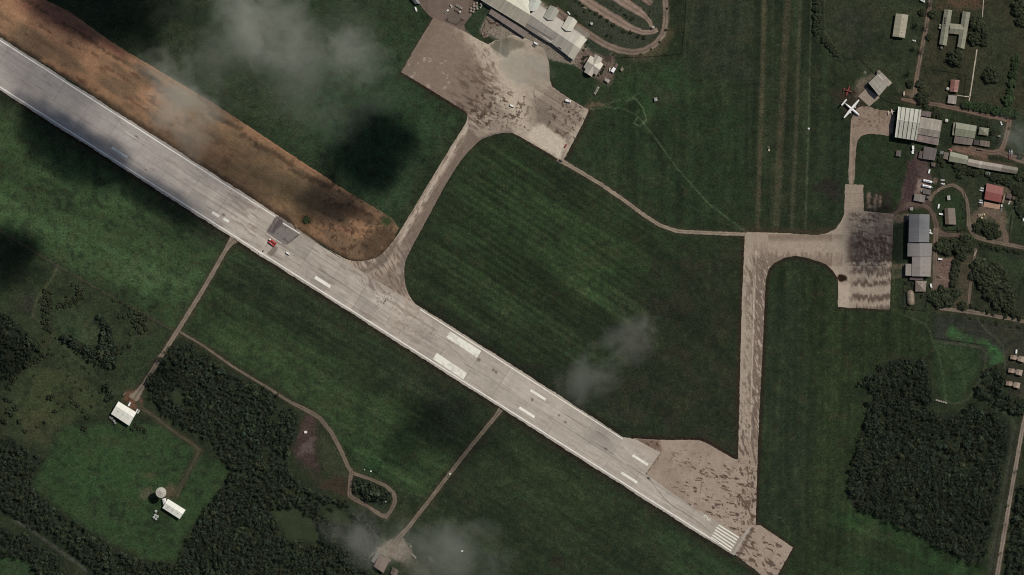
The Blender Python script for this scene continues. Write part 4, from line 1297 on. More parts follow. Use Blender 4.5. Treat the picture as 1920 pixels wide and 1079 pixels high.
def frond(a, length, rs, droop):
    """One palm frond: an arching rib with leaflets along both sides."""
    V, F = [], []
    ca, sa = math.cos(a), math.sin(a)
    n = 9
    pts = []
    for i in range(n):
        t = i / (n - 1)
        r = length * (t - .18 * t * t)
        z = .22 * math.sin(t * 2.1) * length - droop * t * t * length
        pts.append(Vector((ca * r, sa * r, z)))
    side = Vector((-sa, ca, 0))
    for i in range(n - 1):
        w = length * .17 * math.sin(math.pi * min(1, .15 + (i / (n - 1)) * .85))
        d = (pts[i + 1] - pts[i])
        for s in (-1, 1):
            tip = pts[i] + d * 1.7 + side * s * w + Vector((0, 0, -w * .45))
            o = len(V)
            V += [pts[i], pts[i] + d * .62, tip]
            F.append((o, o + 1, o + 2))
        o = len(V)
        V += [pts[i] - side * .02 * length, pts[i] + side * .02 * length, pts[i + 1] + side * .012 * length, pts[i + 1] - side * .012 * length]
        F.append((o, o + 1, o + 2, o + 3))
    return V, F


def palm_proto(seed):
    rs = random.Random(seed)
    tr = mesh("trunk", *tube([(0, 0, -.03), (.05, .02, .8), (.0, .04, 1.55)], [.075, .055, .05], 8), BARK)
    parts = []
    for k in range(15):
        v, f = frond(k * 2.4 + rs.uniform(-.2, .2), rs.uniform(.85, 1.08), rs, rs.uniform(.05, .6))
        parts.append(([Vector(p) + Vector((0, .04, 1.55)) for p in v], f))
    cr = mesh("crown", *join(parts), LEAF_DARK)
    set_tint(cr, np.ones((len(cr.vertices), 3)))
    return tr, cr


PALMS = [palm_proto(s) for s in (5, 6)]
_variants = {}


def plant(name, px, py, r, label, cat, group=None, protos=TREES, mat=None, hs=1.0):
    """A plant as a thing of its own: trunk and crown, r in photograph pixels."""
    k = RNG.randrange(len(protos))
    t = thing(name, px, py, label, cat, group)
    key = (id(protos), k, mat.name if mat else "")
    if key not in _variants:
        tm, cm = protos[k]
        if mat:
            cm = cm.copy()
            cm.materials.clear()
            cm.materials.append(mat)
        pair = (bpy.data.objects.new("trunk", tm), bpy.data.objects.new("crown", cm))
        _variants[key] = pair
        a, b = pair
    else:
        a, b = (o.copy() for o in _variants[key])
    for o in (a, b):
        col.objects.link(o)
        o.parent = t
    s = r * S * (1.25 if protos is PALMS else 1)
    t.scale = (s * RNG.uniform(.93, 1.07), s * RNG.uniform(.93, 1.07), s * hs * RNG.uniform(.9, 1.1))
    t.rotation_euler = (0, 0, RNG.uniform(0, 6.28))
    return t


ORD = ["first", "second", "third", "fourth", "fifth", "sixth", "seventh", "eighth", "ninth", "tenth", "eleventh", "twelfth", "thirteenth", "fourteenth", "fifteenth", "sixteenth", "seventeenth", "eighteenth", "nineteenth", "twentieth"]


def row(name, cat, kind, where, group, pts, axis, protos=TREES, mat=None, hs=1.0):
    """Plants of one cluster, each told apart by its order from the left or from the top."""
    n = len(pts)
    order = sorted(range(n), key=lambda i: pts[i][axis])
    end = ("from the left", "from the top")[axis]
    for j, i in enumerate(order):
        px, py, r = pts[i]
        if n == 1:
            lab = f"{kind} {where}"
        else:
            lab = f"{kind}, {ORD[j]} {end} {where}"
        plant(name, px, py, r, lab, cat, group, protos, mat, hs)


M_D, M_G = LEAF_DARK, LEAF_GREEN
row("broadleaf_tree", "tree", "large spreading tree", "hugging the H-shaped house", "trees beside the H-shaped house", [(1831, 44, 15), (1840, 62, 15), (1827, 73, 14), (1843, 78, 10)], 1, mat=M_D)
plant("broadleaf_tree", 1792, 108, 18, "big round dark tree at the foot of the H-shaped house", "tree", mat=M_D)
plant("broadleaf_tree", 1858, 142, 16, "lone round tree on the lawn right of the pale footpath", "tree", mat=M_D)
row("broadleaf_tree", "tree", "dark tree", "cut by the upper right frame edge", "trees in the upper right corner", [(1912, 14, 17), (1918, 38, 14)], 1, mat=M_D)
row("broadleaf_tree", "tree", "leafy tree", "in the column beside the lawn", "column of trees right of the lawn", [(1906, 111, 9), (1903, 126, 9), (1899, 141, 10), (1897, 157, 9), (1894, 172, 8), (1890, 188, 12)], 1, mat=M_G)
row("hedge_bush", "bush", "bushy green shrub", "in the hedge above the dirt lane", "hedge along the dirt lane", [(1808, 198, 8), (1818, 199, 9), (1830, 200, 10), (1842, 202, 10), (1853, 204, 10), (1865, 207, 10), (1877, 209, 10), (1889, 211, 11), (1902, 214, 10)], 0, TREES, M_G)
row("palm_tree", "palm", "feathery palm", "along the upper compound road", "palms along the compound road", [(1749, 4, 7), (1722, 44, 7), (1741, 48, 7), (1716, 89, 6), (1734, 93, 7), (1708, 134, 7)], 1, PALMS)
row("broadleaf_tree", "tree", "round tree", "beside the upper compound road", "round trees along the compound road", [(1728, 24, 7), (1749, 26, 9), (1742, 70, 7), (1706, 158, 8), (1725, 160, 9), (1730, 182, 14)], 1, mat=M_D)
row("hedge_bush", "bush", "rough grey-green bush", "in the hedgerow bordering the grass strip", "hedgerow beside the grass strip", [(1532, 3, 8), (1532, 17, 9), (1532, 32, 9), (1531, 46, 8), (1531, 58, 8), (1547, 76, 8), (1554, 84, 8), (1562, 92, 8), (1569, 101, 7)], 1, TREES, M_D, 1.0)
row("broadleaf_tree", "tree", "large shady tree", "over the car park by the grey hangar", "trees above the dirt car park", [(1762, 463, 13), (1776, 466, 13), (1770, 452, 9), (1800, 464, 16), (1812, 450, 14), (1803, 479, 12), (1818, 462, 10), (1790, 455, 9)], 0, mat=M_D)
row("broadleaf_tree", "tree", "narrow tree", "right of the dirt car park", "trees edging the dirt car park", [(1793, 494, 9), (1791, 507, 10), (1789, 520, 9), (1788, 532, 9)], 1, mat=M_D)
row("broadleaf_tree", "tree", "dense round tree", "below the dirt car park", "trees below the dirt car park", [(1752, 557, 12), (1768, 550, 15), (1776, 563, 14), (1790, 551, 12), (1760, 568, 11), (1805, 573, 10)], 0, mat=M_D)
row("broadleaf_tree", "tree", "massive dark tree", "in the grove right of the tree lane", "grove right of the tree lane", [(1836, 498, 16), (1828, 517, 12), (1851, 512, 17), (1866, 503, 13), (1845, 530, 16), (1863, 528, 17), (1880, 517, 14), (1855, 550, 14), (1878, 543, 16), (1892, 556, 15), (1874, 566, 15), (1893, 577, 14), (1903, 588, 9)], 0, mat=M_D)
row("broadleaf_tree", "tree", "dark tree", "in the round copse beside the dirt fork", "copse inside the dirt fork", [(1832, 427, 10), (1842, 419, 10), (1851, 431, 12), (1863, 426, 11), (1870, 438, 9), (1857, 443, 8)], 0, mat=M_D)
row("broadleaf_tree", "tree", "dark tree", "at the right edge beside the red-roofed house", "trees right of the red-roofed house", [(1913, 383, 12), (1917, 398, 11), (1919, 372, 9)], 1, mat=M_D)
row("broadleaf_tree", "tree", "leafy tree", "in the belt below the long barracks roof", "tree belt below the long barracks", [(1795, 312, 9), (1806, 318, 9), (1802, 328, 8), (1817, 322, 8), (1829, 325, 8), (1840, 321, 7), (1852, 327, 6), (1863, 333, 8), (1874, 335, 9), (1886, 340, 9), (1897, 346, 9), (1908, 349, 9), (1913, 332, 10), (1905, 360, 9)], 0, mat=M_D)
row("broadleaf_tree", "tree", "scruffy tree", "between the dull square shed and the barracks", "trees left of the long barracks", [(1763, 288, 6), (1764, 300, 7), (1768, 310, 5)], 1, mat=M_D)
row("broadleaf_tree", "tree", "leafy tree", "behind the large hangar by the lane", "trees behind the large hangar", [(1736, 200, 6), (1751, 212, 8), (1762, 217, 8), (1755, 205, 6)], 0, mat=M_D)
row("roadside_shrub", "shrub", "small dark shrub", "below the road at the right edge", "shrubs below the right-hand road", [(1842, 458, 5), (1852, 461, 4), (1862, 464, 4.5), (1872, 466, 5), (1884, 467, 4), (1893, 470, 5), (1902, 471, 5.5), (1911, 474, 4)], 0, SHRUBS, M_D)
row("roadside_shrub", "shrub", "bushy shrub", "just above the lower right road", "shrubs above the lower right road", [(1822, 574, 5), (1832, 579, 4.5), (1842, 582, 4), (1852, 585, 5), (1863, 588, 5), (1884, 592, 6), (1899, 594, 6), (1912, 597, 6)], 0, SHRUBS, M_D)
row("roadside_shrub", "shrub", "spiky dark shrub", "below the lower right road", "shrubs below the lower right road", [(1820, 597, 3), (1845, 603, 4), (1869, 607, 5), (1896, 613, 3), (1910, 614, 4.5)], 0, SHRUBS, M_D)
row("garden_shrub", "shrub", "neat dark shrub", "lining the lower car park lane", "shrubs along the car park lane", [(1080, 2, 3), (1087, 6, 3.4), (1093, 11, 3.4), (1107, 20, 3), (1118, 26, 4), (1127, 31, 4), (1138.5, 39, 3.6), (1150, 47, 4), (1170, 60, 4.4), (1183, 61, 4.2), (1196.5, 68, 4), (1207.5, 71, 4.4)], 0, SHRUBS, M_D)
row("garden_shrub", "shrub", "small shrub", "on the middle car park island", "shrubs on the car park island", [(1150, 10, 2.2), (1164, 19.5, 2.4), (1172, 28, 3.4), (1176, 32, 3.2), (1184, 36, 3.4), (1188, 33, 2.6)], 0, SHRUBS, M_D)
row("garden_shrub", "shrub", "tiny shrub", "outside the terminal loop road", "shrubs outside the loop road", [(1251, 16, 2.6), (1248.6, 57, 3.2), (1237, 79, 2.8), (1221, 92.5, 2.4), (1201, 102, 2.4)], 1, SHRUBS, M_D)
row("garden_shrub", "shrub", "clipped shrub", "between terminal and loop road", "shrubs between terminal and loop", [(1139, 67, 4), (1146, 69, 3.4), (1096, 22, 3), (1080, 30, 3), (1150, 102, 2.6), (1217, 29, 2.2), (1219, 21, 2)], 0, SHRUBS, M_D)
row("garden_shrub", "shrub", "rounded shrub", "ringing the cross-roofed pavilion", "shrubs around the pavilion", [(1094, 111, 3.4), (1097, 107, 3.4), (1092, 118, 3.2), (1103, 106, 2.4), (1130, 131, 3.4), (1127, 137, 3.4), (1133, 125, 2.6), (1122, 142, 2.6)], 0, SHRUBS, M_D)
row("garden_shrub", "shrub", "low shrub", "beside the terminal's lower end wall", "shrubs at the terminal end", [(1102, 80, 2.4), (1098, 88, 2.6), (1094, 94, 2.6)], 1, SHRUBS, M_D)
plant("field_bush", 575, 413, 8, "isolated round green bush in the bare brown strip", "bush", mat=M_G, hs=.7, protos=TREES)
row("field_bush", "bush", "dark shrub", "around the pale green-roofed houses", "shrubs by the green-roofed houses", [(1820, 220, 2.6), (1838, 224, 2.8), (1853, 227, 3), (1824, 229, 2.4), (1861, 249, 6), (1853, 236, 5), (1892, 241, 3), (1902, 232, 4), (1912, 292, 8), (1840, 235, 3)], 0, SHRUBS, M_D)
row("field_bush", "bush", "dark bush", "beside the brown-roofed house", "bushes by the brown-roofed house", [(1799, 430, 5), (1776, 421, 5), (1806, 393, 3), (1807, 408, 3), (1806, 375, 2.6)], 0, SHRUBS, M_D)
row("field_bush", "bush", "small bush", "in the pavilion yard by the vaulted hut", "bushes in the fenced yard", [(1700, 530, 4), (1710, 533, 4), (1705, 543, 3.5), (1697, 548, 3), (1729, 554, 4.5), (1734, 582, 3), (1700, 578, 3.5), (1712, 580, 3)], 0, SHRUBS, M_D)
row("field_bush", "bush", "scraggly shrub", "below the white shed left of the tower field", "shrubs by the white shed", [(255, 797, 5), (263, 803, 6), (272, 808, 5), (248, 805, 5), (158, 802, 7)], 0, SHRUBS, M_D)
scrub = [(85, 545, 6), (94, 548, 6), (86, 556, 6), (93, 560, 6), (83, 568, 6), (91, 572, 6), (95, 566, 5), (83, 580, 6), (91, 584, 6), (95, 577, 5), (82, 592, 5), (90, 596, 6), (83, 604, 6), (90, 607, 6), (85, 614, 5), (92, 617, 6), (97, 621, 5), (77, 562, 3.5), (74, 566, 3)]
row("scrub_bush", "bush", "dark bush", "in the upright clump left of the scrub field", "upright clump in the scrub field", scrub, 1, SHRUBS, M_D)
row("scrub_bush", "bush", "dark bush", "in the hooked clump high in the scrub field", "hooked clump in the scrub field", [(136, 534, 4), (147, 538, 6), (155, 543, 6), (147, 548, 6), (153, 553, 6), (148, 560, 5), (157, 560, 4), (138, 560, 5), (142, 566, 5), (131, 564, 5), (134, 572, 5), (125, 565, 5), (122, 573, 5), (115, 570, 5), (110, 576, 5), (125, 556, 3.5)], 0, SHRUBS, M_D)
row("scrub_bush", "bush", "dark bush", "in the slanting clump beside the field track", "slanting clump beside the field track", [(213, 563, 4.5), (226, 566, 3), (236, 571, 4), (246, 578, 4.5), (224, 593, 4.5), (234, 594, 4.5), (245, 590, 6), (255, 586, 6), (265, 589, 6), (273, 597, 6), (262, 600, 7), (252, 602, 6), (271, 608, 6), (257, 613, 6), (264, 622, 6), (244, 627, 4), (274, 617, 5)], 0, SHRUBS, M_D)
row("scrub_bush", "bush", "lone dark bush", "dotting the lower scrub", "lone bushes in the lower scrub", [(64, 705, 3.4), (113, 690, 3), (122, 667, 4), (92, 655, 3.4), (152, 731, 3.6), (99, 665, 4), (160, 690, 3.6), (155, 688, 3.5), (168, 700, 3), (37, 666, 4), (84, 640, 4), (96, 745, 8), (112, 755, 5), (137, 752, 5), (15, 770, 7), (188, 735, 3.4), (243, 648, 5), (232, 652, 4), (229, 662, 4), (105, 634, 3)], 0, SHRUBS, M_D)
arc = [(91, 664), (85, 668), (80, 665), (76, 672), (70, 670), (66, 677), (60, 676), (57, 683), (50, 682), (46, 689), (40, 690), (37, 697), (31, 699), (30, 706), (24, 710), (24, 717), (18, 720), (17, 728), (13, 724)]
row("scrub_bush", "bush", "dark bush", "along the curved line at the scrub's left", "curved line of bushes in the scrub", [(x, y, 4.6 + (k % 3) * .7) for k, (x, y) in enumerate(arc)], 1, SHRUBS, M_D)
more = [(30, 765, 6), (22, 778, 5), (38, 790, 6), (48, 808, 5), (70, 800, 4), (84, 792, 4), (104, 770, 5), (120, 760, 5), (133, 744, 4), (146, 760, 6), (156, 770, 5), (164, 782, 5), (172, 762, 4), (174, 742, 3.4), (142, 716, 3), (128, 705, 3), (12, 748, 6), (20, 752, 5), (10, 790, 7)]
row("scrub_bush", "bush", "dark bush", "between the white shed and the left edge", "bushes between white shed and left edge", more, 0, SHRUBS, M_D)
plant("field_bush", 1710, 656, 3.5, "pale grey bush alone on the right-hand meadow", "bush", protos=SHRUBS, mat=M_G)

# woods: canopies that run together past counting
def wood(name, polys, spacing, hs, seed, tone=1.0, holes=(), floor_c=(30, 36, 26), label=None, rag=18):
    rs = np.random.RandomState(seed)
    C, R = [], []
    for poly in polys:
        P = np.array(poly)
        lo, hi = P.min(0), P.max(0)
        gx, gy = np.meshgrid(np.arange(lo[0], hi[0], spacing), np.arange(lo[1], hi[1], spacing * .87))
        gx = gx + (np.arange(gx.shape[0]) % 2)[:, None] * spacing / 2
        x, y = gx.ravel() + rs.uniform(-.42, .42, gx.size) * spacing, gy.ravel() + rs.uniform(-.42, .42, gx.size) * spacing
        d = seg_near(x, y, poly, True)[0]
        ins = inside(x, y, poly)
        d = np.where(ins, -d, d) + (fbm(x / 9, y / 9, seed) - .5) * rag
        ok = d < -1
        gap = fbm(x / 20, y / 20, seed + 3)
        ok &= (gap < .61) | (rs.rand(len(x)) < .3)
        for h in holes:
            ok &= ~inside(x, y, h)
        C.append(np.stack((x[ok], y[ok]), 1))
    C = np.concatenate(C)
    n = len(C)
    r = spacing * np.clip(rs.lognormal(-.62, .34, n), .25, 1.5) * (.7 + .75 * fbm(C[:, 0] / 22, C[:, 1] / 22, seed + 7))
    h = hs * (.6 + .7 * fbm(C[:, 0] / 14, C[:, 1] / 14, seed + 5)) * rs.uniform(.75, 1.25, n)
    per = 30
    d = rs.normal(0, 1, (n, per, 3))
    d[..., 2] = np.abs(d[..., 2]) * 1.1 - .1
    d /= np.linalg.norm(d, axis=2)[..., None]
    rm = (r * S)[:, None, None]
    base_ = np.stack(((C[:, 0] - 960) * S, (539.5 - C[:, 1]) * S, h), 1)[:, None, :]
    pos = base_ + d * rm * np.array((1, 1, .85)) * rs.uniform(.65, 1.05, (n, per, 1))
    v, q = quads(pos.reshape(-1, 3), (d + np.array((0, 0, .25))).reshape(-1, 3), np.repeat(r * S * .34, per), rs)
    t = tone * rs.lognormal(0, .24, n) * (.7 + .6 * fbm(C[:, 0] / 40, C[:, 1] / 40, seed + 11))
    t = np.repeat(t, per) * rs.uniform(.85, 1.15, n * per)
    hue = np.repeat(rs.normal(0, .1, n), per)
    t = np.repeat(np.stack((t * (1 + hue), t, t * (1 - hue * .7)), 1), 4, 0)
    me = np_mesh(name, v, q, LEAF_WOOD, t)
    tag(link(name, me), label, "woodland", kind="stuff")
    return n


HOLE = [(505, 955), (560, 950), (600, 985), (600, 1020), (540, 1010)]
HOLE2 = [(600, 950), (655, 962), (668, 985), (620, 978)]
HOLE3 = [(318, 728), (345, 735), (350, 755), (325, 752)]
HOLES = [HOLE, HOLE2, HOLE3]


def floor(pts, seed):
    sheet("wood_floor", jag(pts, 3, 4, seed), .04, (38, 43, 31), SOIL, 3.0, 0, lambda p: p.mask(sstep(.55, .7, fbm(p.x / 15, p.y / 15, seed)), (46, 54, 36), .7) or [p.poly(h, (52, 60, 40), 7, .95, 4, 8, 5) for h in HOLES])


W_MID = [(336, 634), (360, 648), (385, 662), (420, 692), (490, 722), (530, 752), (562, 780), (560, 812), (540, 842), (538, 880), (572, 912), (620, 932), (650, 940), (655, 950), (640, 950), (560, 925), (500, 905), (432, 875), (408, 848), (388, 824), (342, 800), (300, 768), (282, 745), (276, 715), (300, 672), (318, 648)]
W_LOW = [(-90, 812), (20, 818), (58, 845), (86, 864), (60, 892), (60, 915), (118, 963), (208, 1022), (262, 1048), (330, 1058), (346, 1022), (368, 980), (400, 938), (424, 902), (436, 882), (500, 908), (560, 930), (600, 945), (650, 962), (680, 958), (708, 975), (716, 1000), (706, 1022), (690, 1048), (690, 1175), (215, 1175), (150, 1045), (70, 988), (-90, 938)]
W_LOWL = [(-90, 962), (60, 1008), (120, 1052), (180, 1175), (100, 1175), (60, 1052), (-90, 1030)]
W_WEST = [(-90, 565), (20, 590), (45, 618), (72, 642), (84, 655), (62, 662), (54, 685), (30, 700), (12, 716), (-90, 730)]
W_HOOK = [(114, 628), (126, 628), (150, 642), (180, 652), (190, 640), (188, 618), (176, 602), (176, 592), (194, 592), (198, 604), (212, 610), (213, 640), (224, 652), (216, 694), (196, 688), (168, 680), (150, 662), (130, 646), (112, 636)]
W_SHED = [(190, 716), (204, 714), (208, 728), (218, 740), (214, 755), (200, 752)]
W_TRI = [(663, 893), (690, 901), (715, 912), (732, 922), (735, 938), (720, 948), (700, 942), (680, 934), (664, 922)]
W_EAST = [(1612, 716), (1640, 700), (1652, 682), (1690, 672), (1735, 674), (1747, 690), (1745, 718), (1750, 745), (1740, 770), (1762, 778), (1796, 776), (1812, 762), (1812, 752), (1850, 764), (1892, 790), (1896, 806), (1884, 880), (1868, 958), (1852, 1030), (1842, 1058), (1812, 1052), (1770, 1034), (1720, 1002), (1650, 972), (1598, 950), (1587, 934), (1592, 900), (1600, 860), (1612, 820), (1622, 780), (1626, 760), (1640, 745)]
W_NE = [(1850, 690), (1876, 682), (1884, 700), (1884, 735), (1912, 748), (1980, 760), (1980, 785), (1908, 776), (1880, 765), (1848, 750), (1828, 742), (1835, 720)]
W_SE = [(1990, 830), (1990, 1175), (1880, 1175), (1892, 1010), (1908, 920)]
for k, q in enumerate((W_MID, W_LOW, W_LOWL, W_WEST, W_HOOK, W_TRI, W_EAST, W_NE, W_SE)):
    floor(q, k + 3)
wood("wood", [W_MID], 4.6, 3.6, 91, holes=[HOLE3], label="dense wood between the west track and the curved dirt road")
wood("wood", [W_LOW, W_LOWL], 4.7, 4.0, 92, holes=[HOLE, HOLE2, [(-95, 900), (-20, 938), (60, 988), (130, 1036), (210, 1090), (330, 1180), (300, 1180), (195, 1100), (110, 1042), (-20, 956), (-95, 915)]], label="wide dark wood across the lower left corner around the tower field")
wood("wood", [W_WEST], 5.0, 3.6, 93, rag=7, label="small wood at the left edge above the olive scrub")
wood("wood", [W_HOOK, W_SHED], 4.9, 3.2, 94, rag=6, label="curving thicket inside the olive scrub field")
wood("wood", [W_TRI], 5.5, 3.2, 95, rag=6, label="small triangular wood enclosed by dirt lanes")
wood("wood", [W_EAST], 4.3, 4.6, 96, .9, label="large dark block of forest at lower right")
wood("wood", [W_NE], 4.4, 4.5, 97, .95, rag=6, label="strip of forest left of the three small houses")
wood("wood", [W_SE], 5.0, 5.0, 98, .95, rag=6, label="forest beyond the straight road at the right edge")
# ------------------------------------------------------------------ buildings
def slab(faces, th=.18):
    """Roof sheets from top faces (lists of 3-D points): given thickness, with closed rims."""
    V, F = [], []
    key = {}

    def vid(p):
        k = (round(p[0], 3), round(p[1], 3), round(p[2], 3))
        if k not in key:
            key[k] = len(V)
            V.append(Vector(p))
        return key[k]

    top = []
    for f in faces:
        ids = [vid(p) for p in f]
        nrm = (V[ids[1]] - V[ids[0]]).cross(V[ids[2]] - V[ids[0]])
        if nrm.z < 0:
            ids = ids[::-1]
        top.append(ids)
    n = len(V)
    V += [v - Vector((0, 0, th)) for v in V]
    edges = {}
    for ids in top:
        F.append(ids)
        F.append([i + n for i in ids[::-1]])
        for a, b in zip(ids, ids[1:] + ids[:1]):
            edges[(a, b)] = 1
    for a, b in list(edges):
        if (b, a) not in edges:
            F.append([b, a, a + n, b + n])
    return V, F


def prism(pts, z0, z1):
    """Closed block over a ground outline (3-D or 2-D points); z1 may be a list of heights per corner."""
    n = len(pts)
    zs = z1 if isinstance(z1, (list, tuple)) else [z1] * n
    V = [Vector((p[0], p[1], z0)) for p in pts] + [Vector((p[0], p[1], zs[i])) for i, p in enumerate(pts)]
    F = [list(range(n))[::-1], list(range(n, 2 * n))] + [[i, (i + 1) % n, n + (i + 1) % n, n + i] for i in range(n)]
    return V, F


def fix(me):
    bm = bmesh.new()
    bm.from_mesh(me)
    bmesh.ops.recalc_face_normals(bm, faces=bm.faces)
    bm.to_mesh(me)
    bm.free()
    return me


def part(name, VF, mat, parent, label=None):
    o = parent.location
    V = [Vector(v) - o for v in VF[0]]
    ob = link(name, fix(mesh(name, V, VF[1], mat)), parent)
    if label:
        ob["label"] = label
    return ob


def lerp(a, b, t):
    return a + (b - a) * t


def inset(q, d):
    c = sum(q, Vector((0, 0, 0))) / len(q)
    out = []
    n = len(q)
    for i in range(n):
        a, b, e = q[i - 1], q[i], q[(i + 1) % n]
        u, v = (a - b).normalized(), (e - b).normalized()
        out.append(b + (u + v) * d)
    return out


WALL_W = paint_mat((196, 192, 180), rough=.8)
WALL_T = paint_mat((150, 138, 120), rough=.85)
WALL_D = paint_mat((84, 74, 66), rough=.85)
DOOR = paint_mat((58, 56, 54), rough=.7)


def opening(name, a, b, t0, t1, z0, z1, mat, parent, out=.04):
    """A door or window leaf standing proud of the wall running from a to b."""
    d = (b - a)
    n = Vector((d.y, -d.x, 0)).normalized()
    c = parent.location
    p, q = lerp(a, b, t0), lerp(a, b, t1)
    P = [p - n * .05, q - n * .05, q + n * out, p + n * out]
    o = part(name, prism(P, z0, z1), mat, parent)
    return o


def gable(name, label, cat, corners, hw, rise, roof_c, wall=WALL_T, t=.5, stain=None, dirt=.25, group=None, doors=True, cap=True, parent=None, over=.5, seam=2.2, metal=False):
    """Pitched-roof building over four photo corners; the ridge runs the way of the first side."""
    P = [W(*p) for p in corners]
    cx = sum(p[0] for p in corners) / 4
    cy = sum(p[1] for p in corners) / 4
    root = parent or thing(name, cx, cy, label, cat, group)
    ang = math.degrees(math.atan2(corners[1][1] - corners[0][1], corners[1][0] - corners[0][0]))
    e = hw
    q = [p + Vector((0, 0, e)) for p in P]
    r0, r1 = lerp(P[0], P[3], t) + Vector((0, 0, e + rise)), lerp(P[1], P[2], t) + Vector((0, 0, e + rise))
    part("roof", slab([[q[0], q[1], r1, r0], [r0, r1, q[2], q[3]]]), roof_mat(roof_c, ang, stain=stain, dirt=dirt, seam=seam), root)
    if cap:
        s = (r1 - r0).normalized()
        n = Vector((-s.y, s.x, 0)) * .22
        part("ridge_cap", slab([[r0 - n + Vector((0, 0, .03)), r1 - n + Vector((0, 0, .03)), r1 + Vector((0, 0, .12)), r0 + Vector((0, 0, .12))], [r0 + Vector((0, 0, .12)), r1 + Vector((0, 0, .12)), r1 + n + Vector((0, 0, .03)), r0 + n + Vector((0, 0, .03))]], .05), roof_mat(tuple(min(235, v * 1.12) for v in roof_c), ang, dirt=.1), root)
    gut = []
    for a_, b_ in ((q[0], q[1]), (q[3], q[2])):
        d_ = (b_ - a_).normalized()
        n_ = Vector((-d_.y, d_.x, 0)) * .13
        gut.append(slab([[a_ - n_ + Vector((0, 0, .02)), b_ - n_ + Vector((0, 0, .02)), b_ + n_ + Vector((0, 0, .02)), a_ + n_ + Vector((0, 0, .02))]], .22))
    part("gutter", join(gut), paint_mat(tuple(v * .62 for v in roof_c), .6), root)
    if e >= 4 and (r1 - r0).length > 14:
        vents = []
        for f_ in (.22, .5, .78):
            c_ = lerp(lerp(r0, r1, f_), lerp(q[3], q[2], f_), .35)
            vents.append(cyl(c_.x, c_.y, .45, c_.z - .2, c_.z + .55, 10, .4))
        part("roof_vent", join(vents), paint_mat((128, 124, 118), .6), root)
    w = inset(P, over)
    m0, m1 = lerp(w[0], w[3], t), lerp(w[1], w[2], t)
    ring = [w[0], w[1], m1, w[2], w[3], m0]
    part("wall", prism(ring, 0, [e - .12, e - .12, e + rise - .35, e - .12, e - .12, e + rise - .35]), wall, root)
    if doors:
        a, b = w[0], w[1]
        if (b - a).cross(Vector((0, 0, 1))).dot(sum(w, Vector()) / 4 - a) > 0:
            a, b = b, a
        opening("door", a, b, .44, .53, 0, min(2.1, e * .8), DOOR, root)
        for t0 in (.12, .26, .66, .82):
            opening("window", a, b, t0, t0 + .08, e * .35, e * .75, GLASS, root)
    return root


def shed(name, label, cat, corners, h0, h1, roof_c, wall=WALL_T, stain=None, dirt=.25, group=None, parent=None, over=.3, seam=2.2, door=True, rname="roof"):
    """Single-slope roof: first side of the outline at height h0, the opposite side at h1."""
    P = [W(*p) for p in corners]
    cx = sum(p[0] for p in corners) / 4
    cy = sum(p[1] for p in corners) / 4
    root = parent or thing(name, cx, cy, label, cat, group)
    ang = math.degrees(math.atan2(corners[1][1] - corners[0][1], corners[1][0] - corners[0][0]))
    hs = [h0, h0, h1, h1]
    part(rname, slab([[p + Vector((0, 0, h)) for p, h in zip(P, hs)]]), roof_mat(roof_c, ang, stain=stain, dirt=dirt, seam=seam), root)
    w = inset(P, over)
    part("wall", prism(w, 0, [h - .16 for h in hs]), wall, root)
    if door and parent is None:
        a, b = w[0], w[1]
        if (b - a).cross(Vector((0, 0, 1))).dot(sum(w, Vector()) / 4 - a) > 0:
            a, b = b, a
        opening("door", a, b, .4, .6, 0, min(2.0, h0 * .8), DOOR, root)
    return root


def hip(name, label, cat, corners, hw, rise, roof_c, wall=WALL_T, ridge=0.0, group=None, parent=None, stain=None, over=.5):
    """Hipped (ridge > 0) or pyramid roof over four corners, ridge along the first side."""
    P = [W(*p) for p in corners]
    cx = sum(p[0] for p in corners) / 4
    cy = sum(p[1] for p in corners) / 4
    root = parent or thing(name, cx, cy, label, cat, group)
    ang = math.degrees(math.atan2(corners[1][1] - corners[0][1], corners[1][0] - corners[0][0]))
    q = [p + Vector((0, 0, hw)) for p in P]
    m0, m1 = lerp(P[0], P[3], .5), lerp(P[1], P[2], .5)
    a, b = lerp(m0, m1, .5 - ridge / 2) + Vector((0, 0, hw + rise)), lerp(m0, m1, .5 + ridge / 2) + Vector((0, 0, hw + rise))
    f = [[q[0], q[1], b, a], [q[2], q[3], a, b], [q[3], q[0], a], [q[1], q[2], b]] if ridge else [[q[i], q[(i + 1) % 4], a] for i in range(4)]
    part("roof", slab(f), roof_mat(roof_c, ang, stain=stain), root)
    tops = [a, b] if ridge else [a]
    caps = []
    for k, c in enumerate(q):
        tp = (a if k in (0, 3) else b) if ridge else a
        d = (tp - c).normalized()
        n = Vector((-d.y, d.x, 0)).normalized() * .18
        u = Vector((0, 0, .08))
        caps.append([c - n + u, tp - n + u, tp + n + u, c + n + u])
    part("hip_cap", join([slab([f_], .1) for f_ in caps]), roof_mat(tuple(min(235, v * 1.15) for v in roof_c), ang, dirt=.1), root)
    w = inset(P, over)
    part("wall", prism(w, 0, hw - .1), wall, root)
    opening("door", w[3], w[2], .44, .56, 0, 2.0, DOOR, root)
    return root


def plane3(faces):
    return [[W(x, y, z) for x, y, z in f] for f in faces]


def cyl(cx, cy, r, z0, z1, n=20, r1=None):
    r1 = r if r1 is None else r1
    V = [Vector((cx + r * math.cos(2 * math.pi * k / n), cy + r * math.sin(2 * math.pi * k / n), z0)) for k in range(n)] + [Vector((cx + r1 * math.cos(2 * math.pi * k / n), cy + r1 * math.sin(2 * math.pi * k / n), z1)) for k in range(n)]
    return V, [list(range(n))[::-1], list(range(n, 2 * n))] + [[k, (k + 1) % n, n + (k + 1) % n, n + k] for k in range(n)]


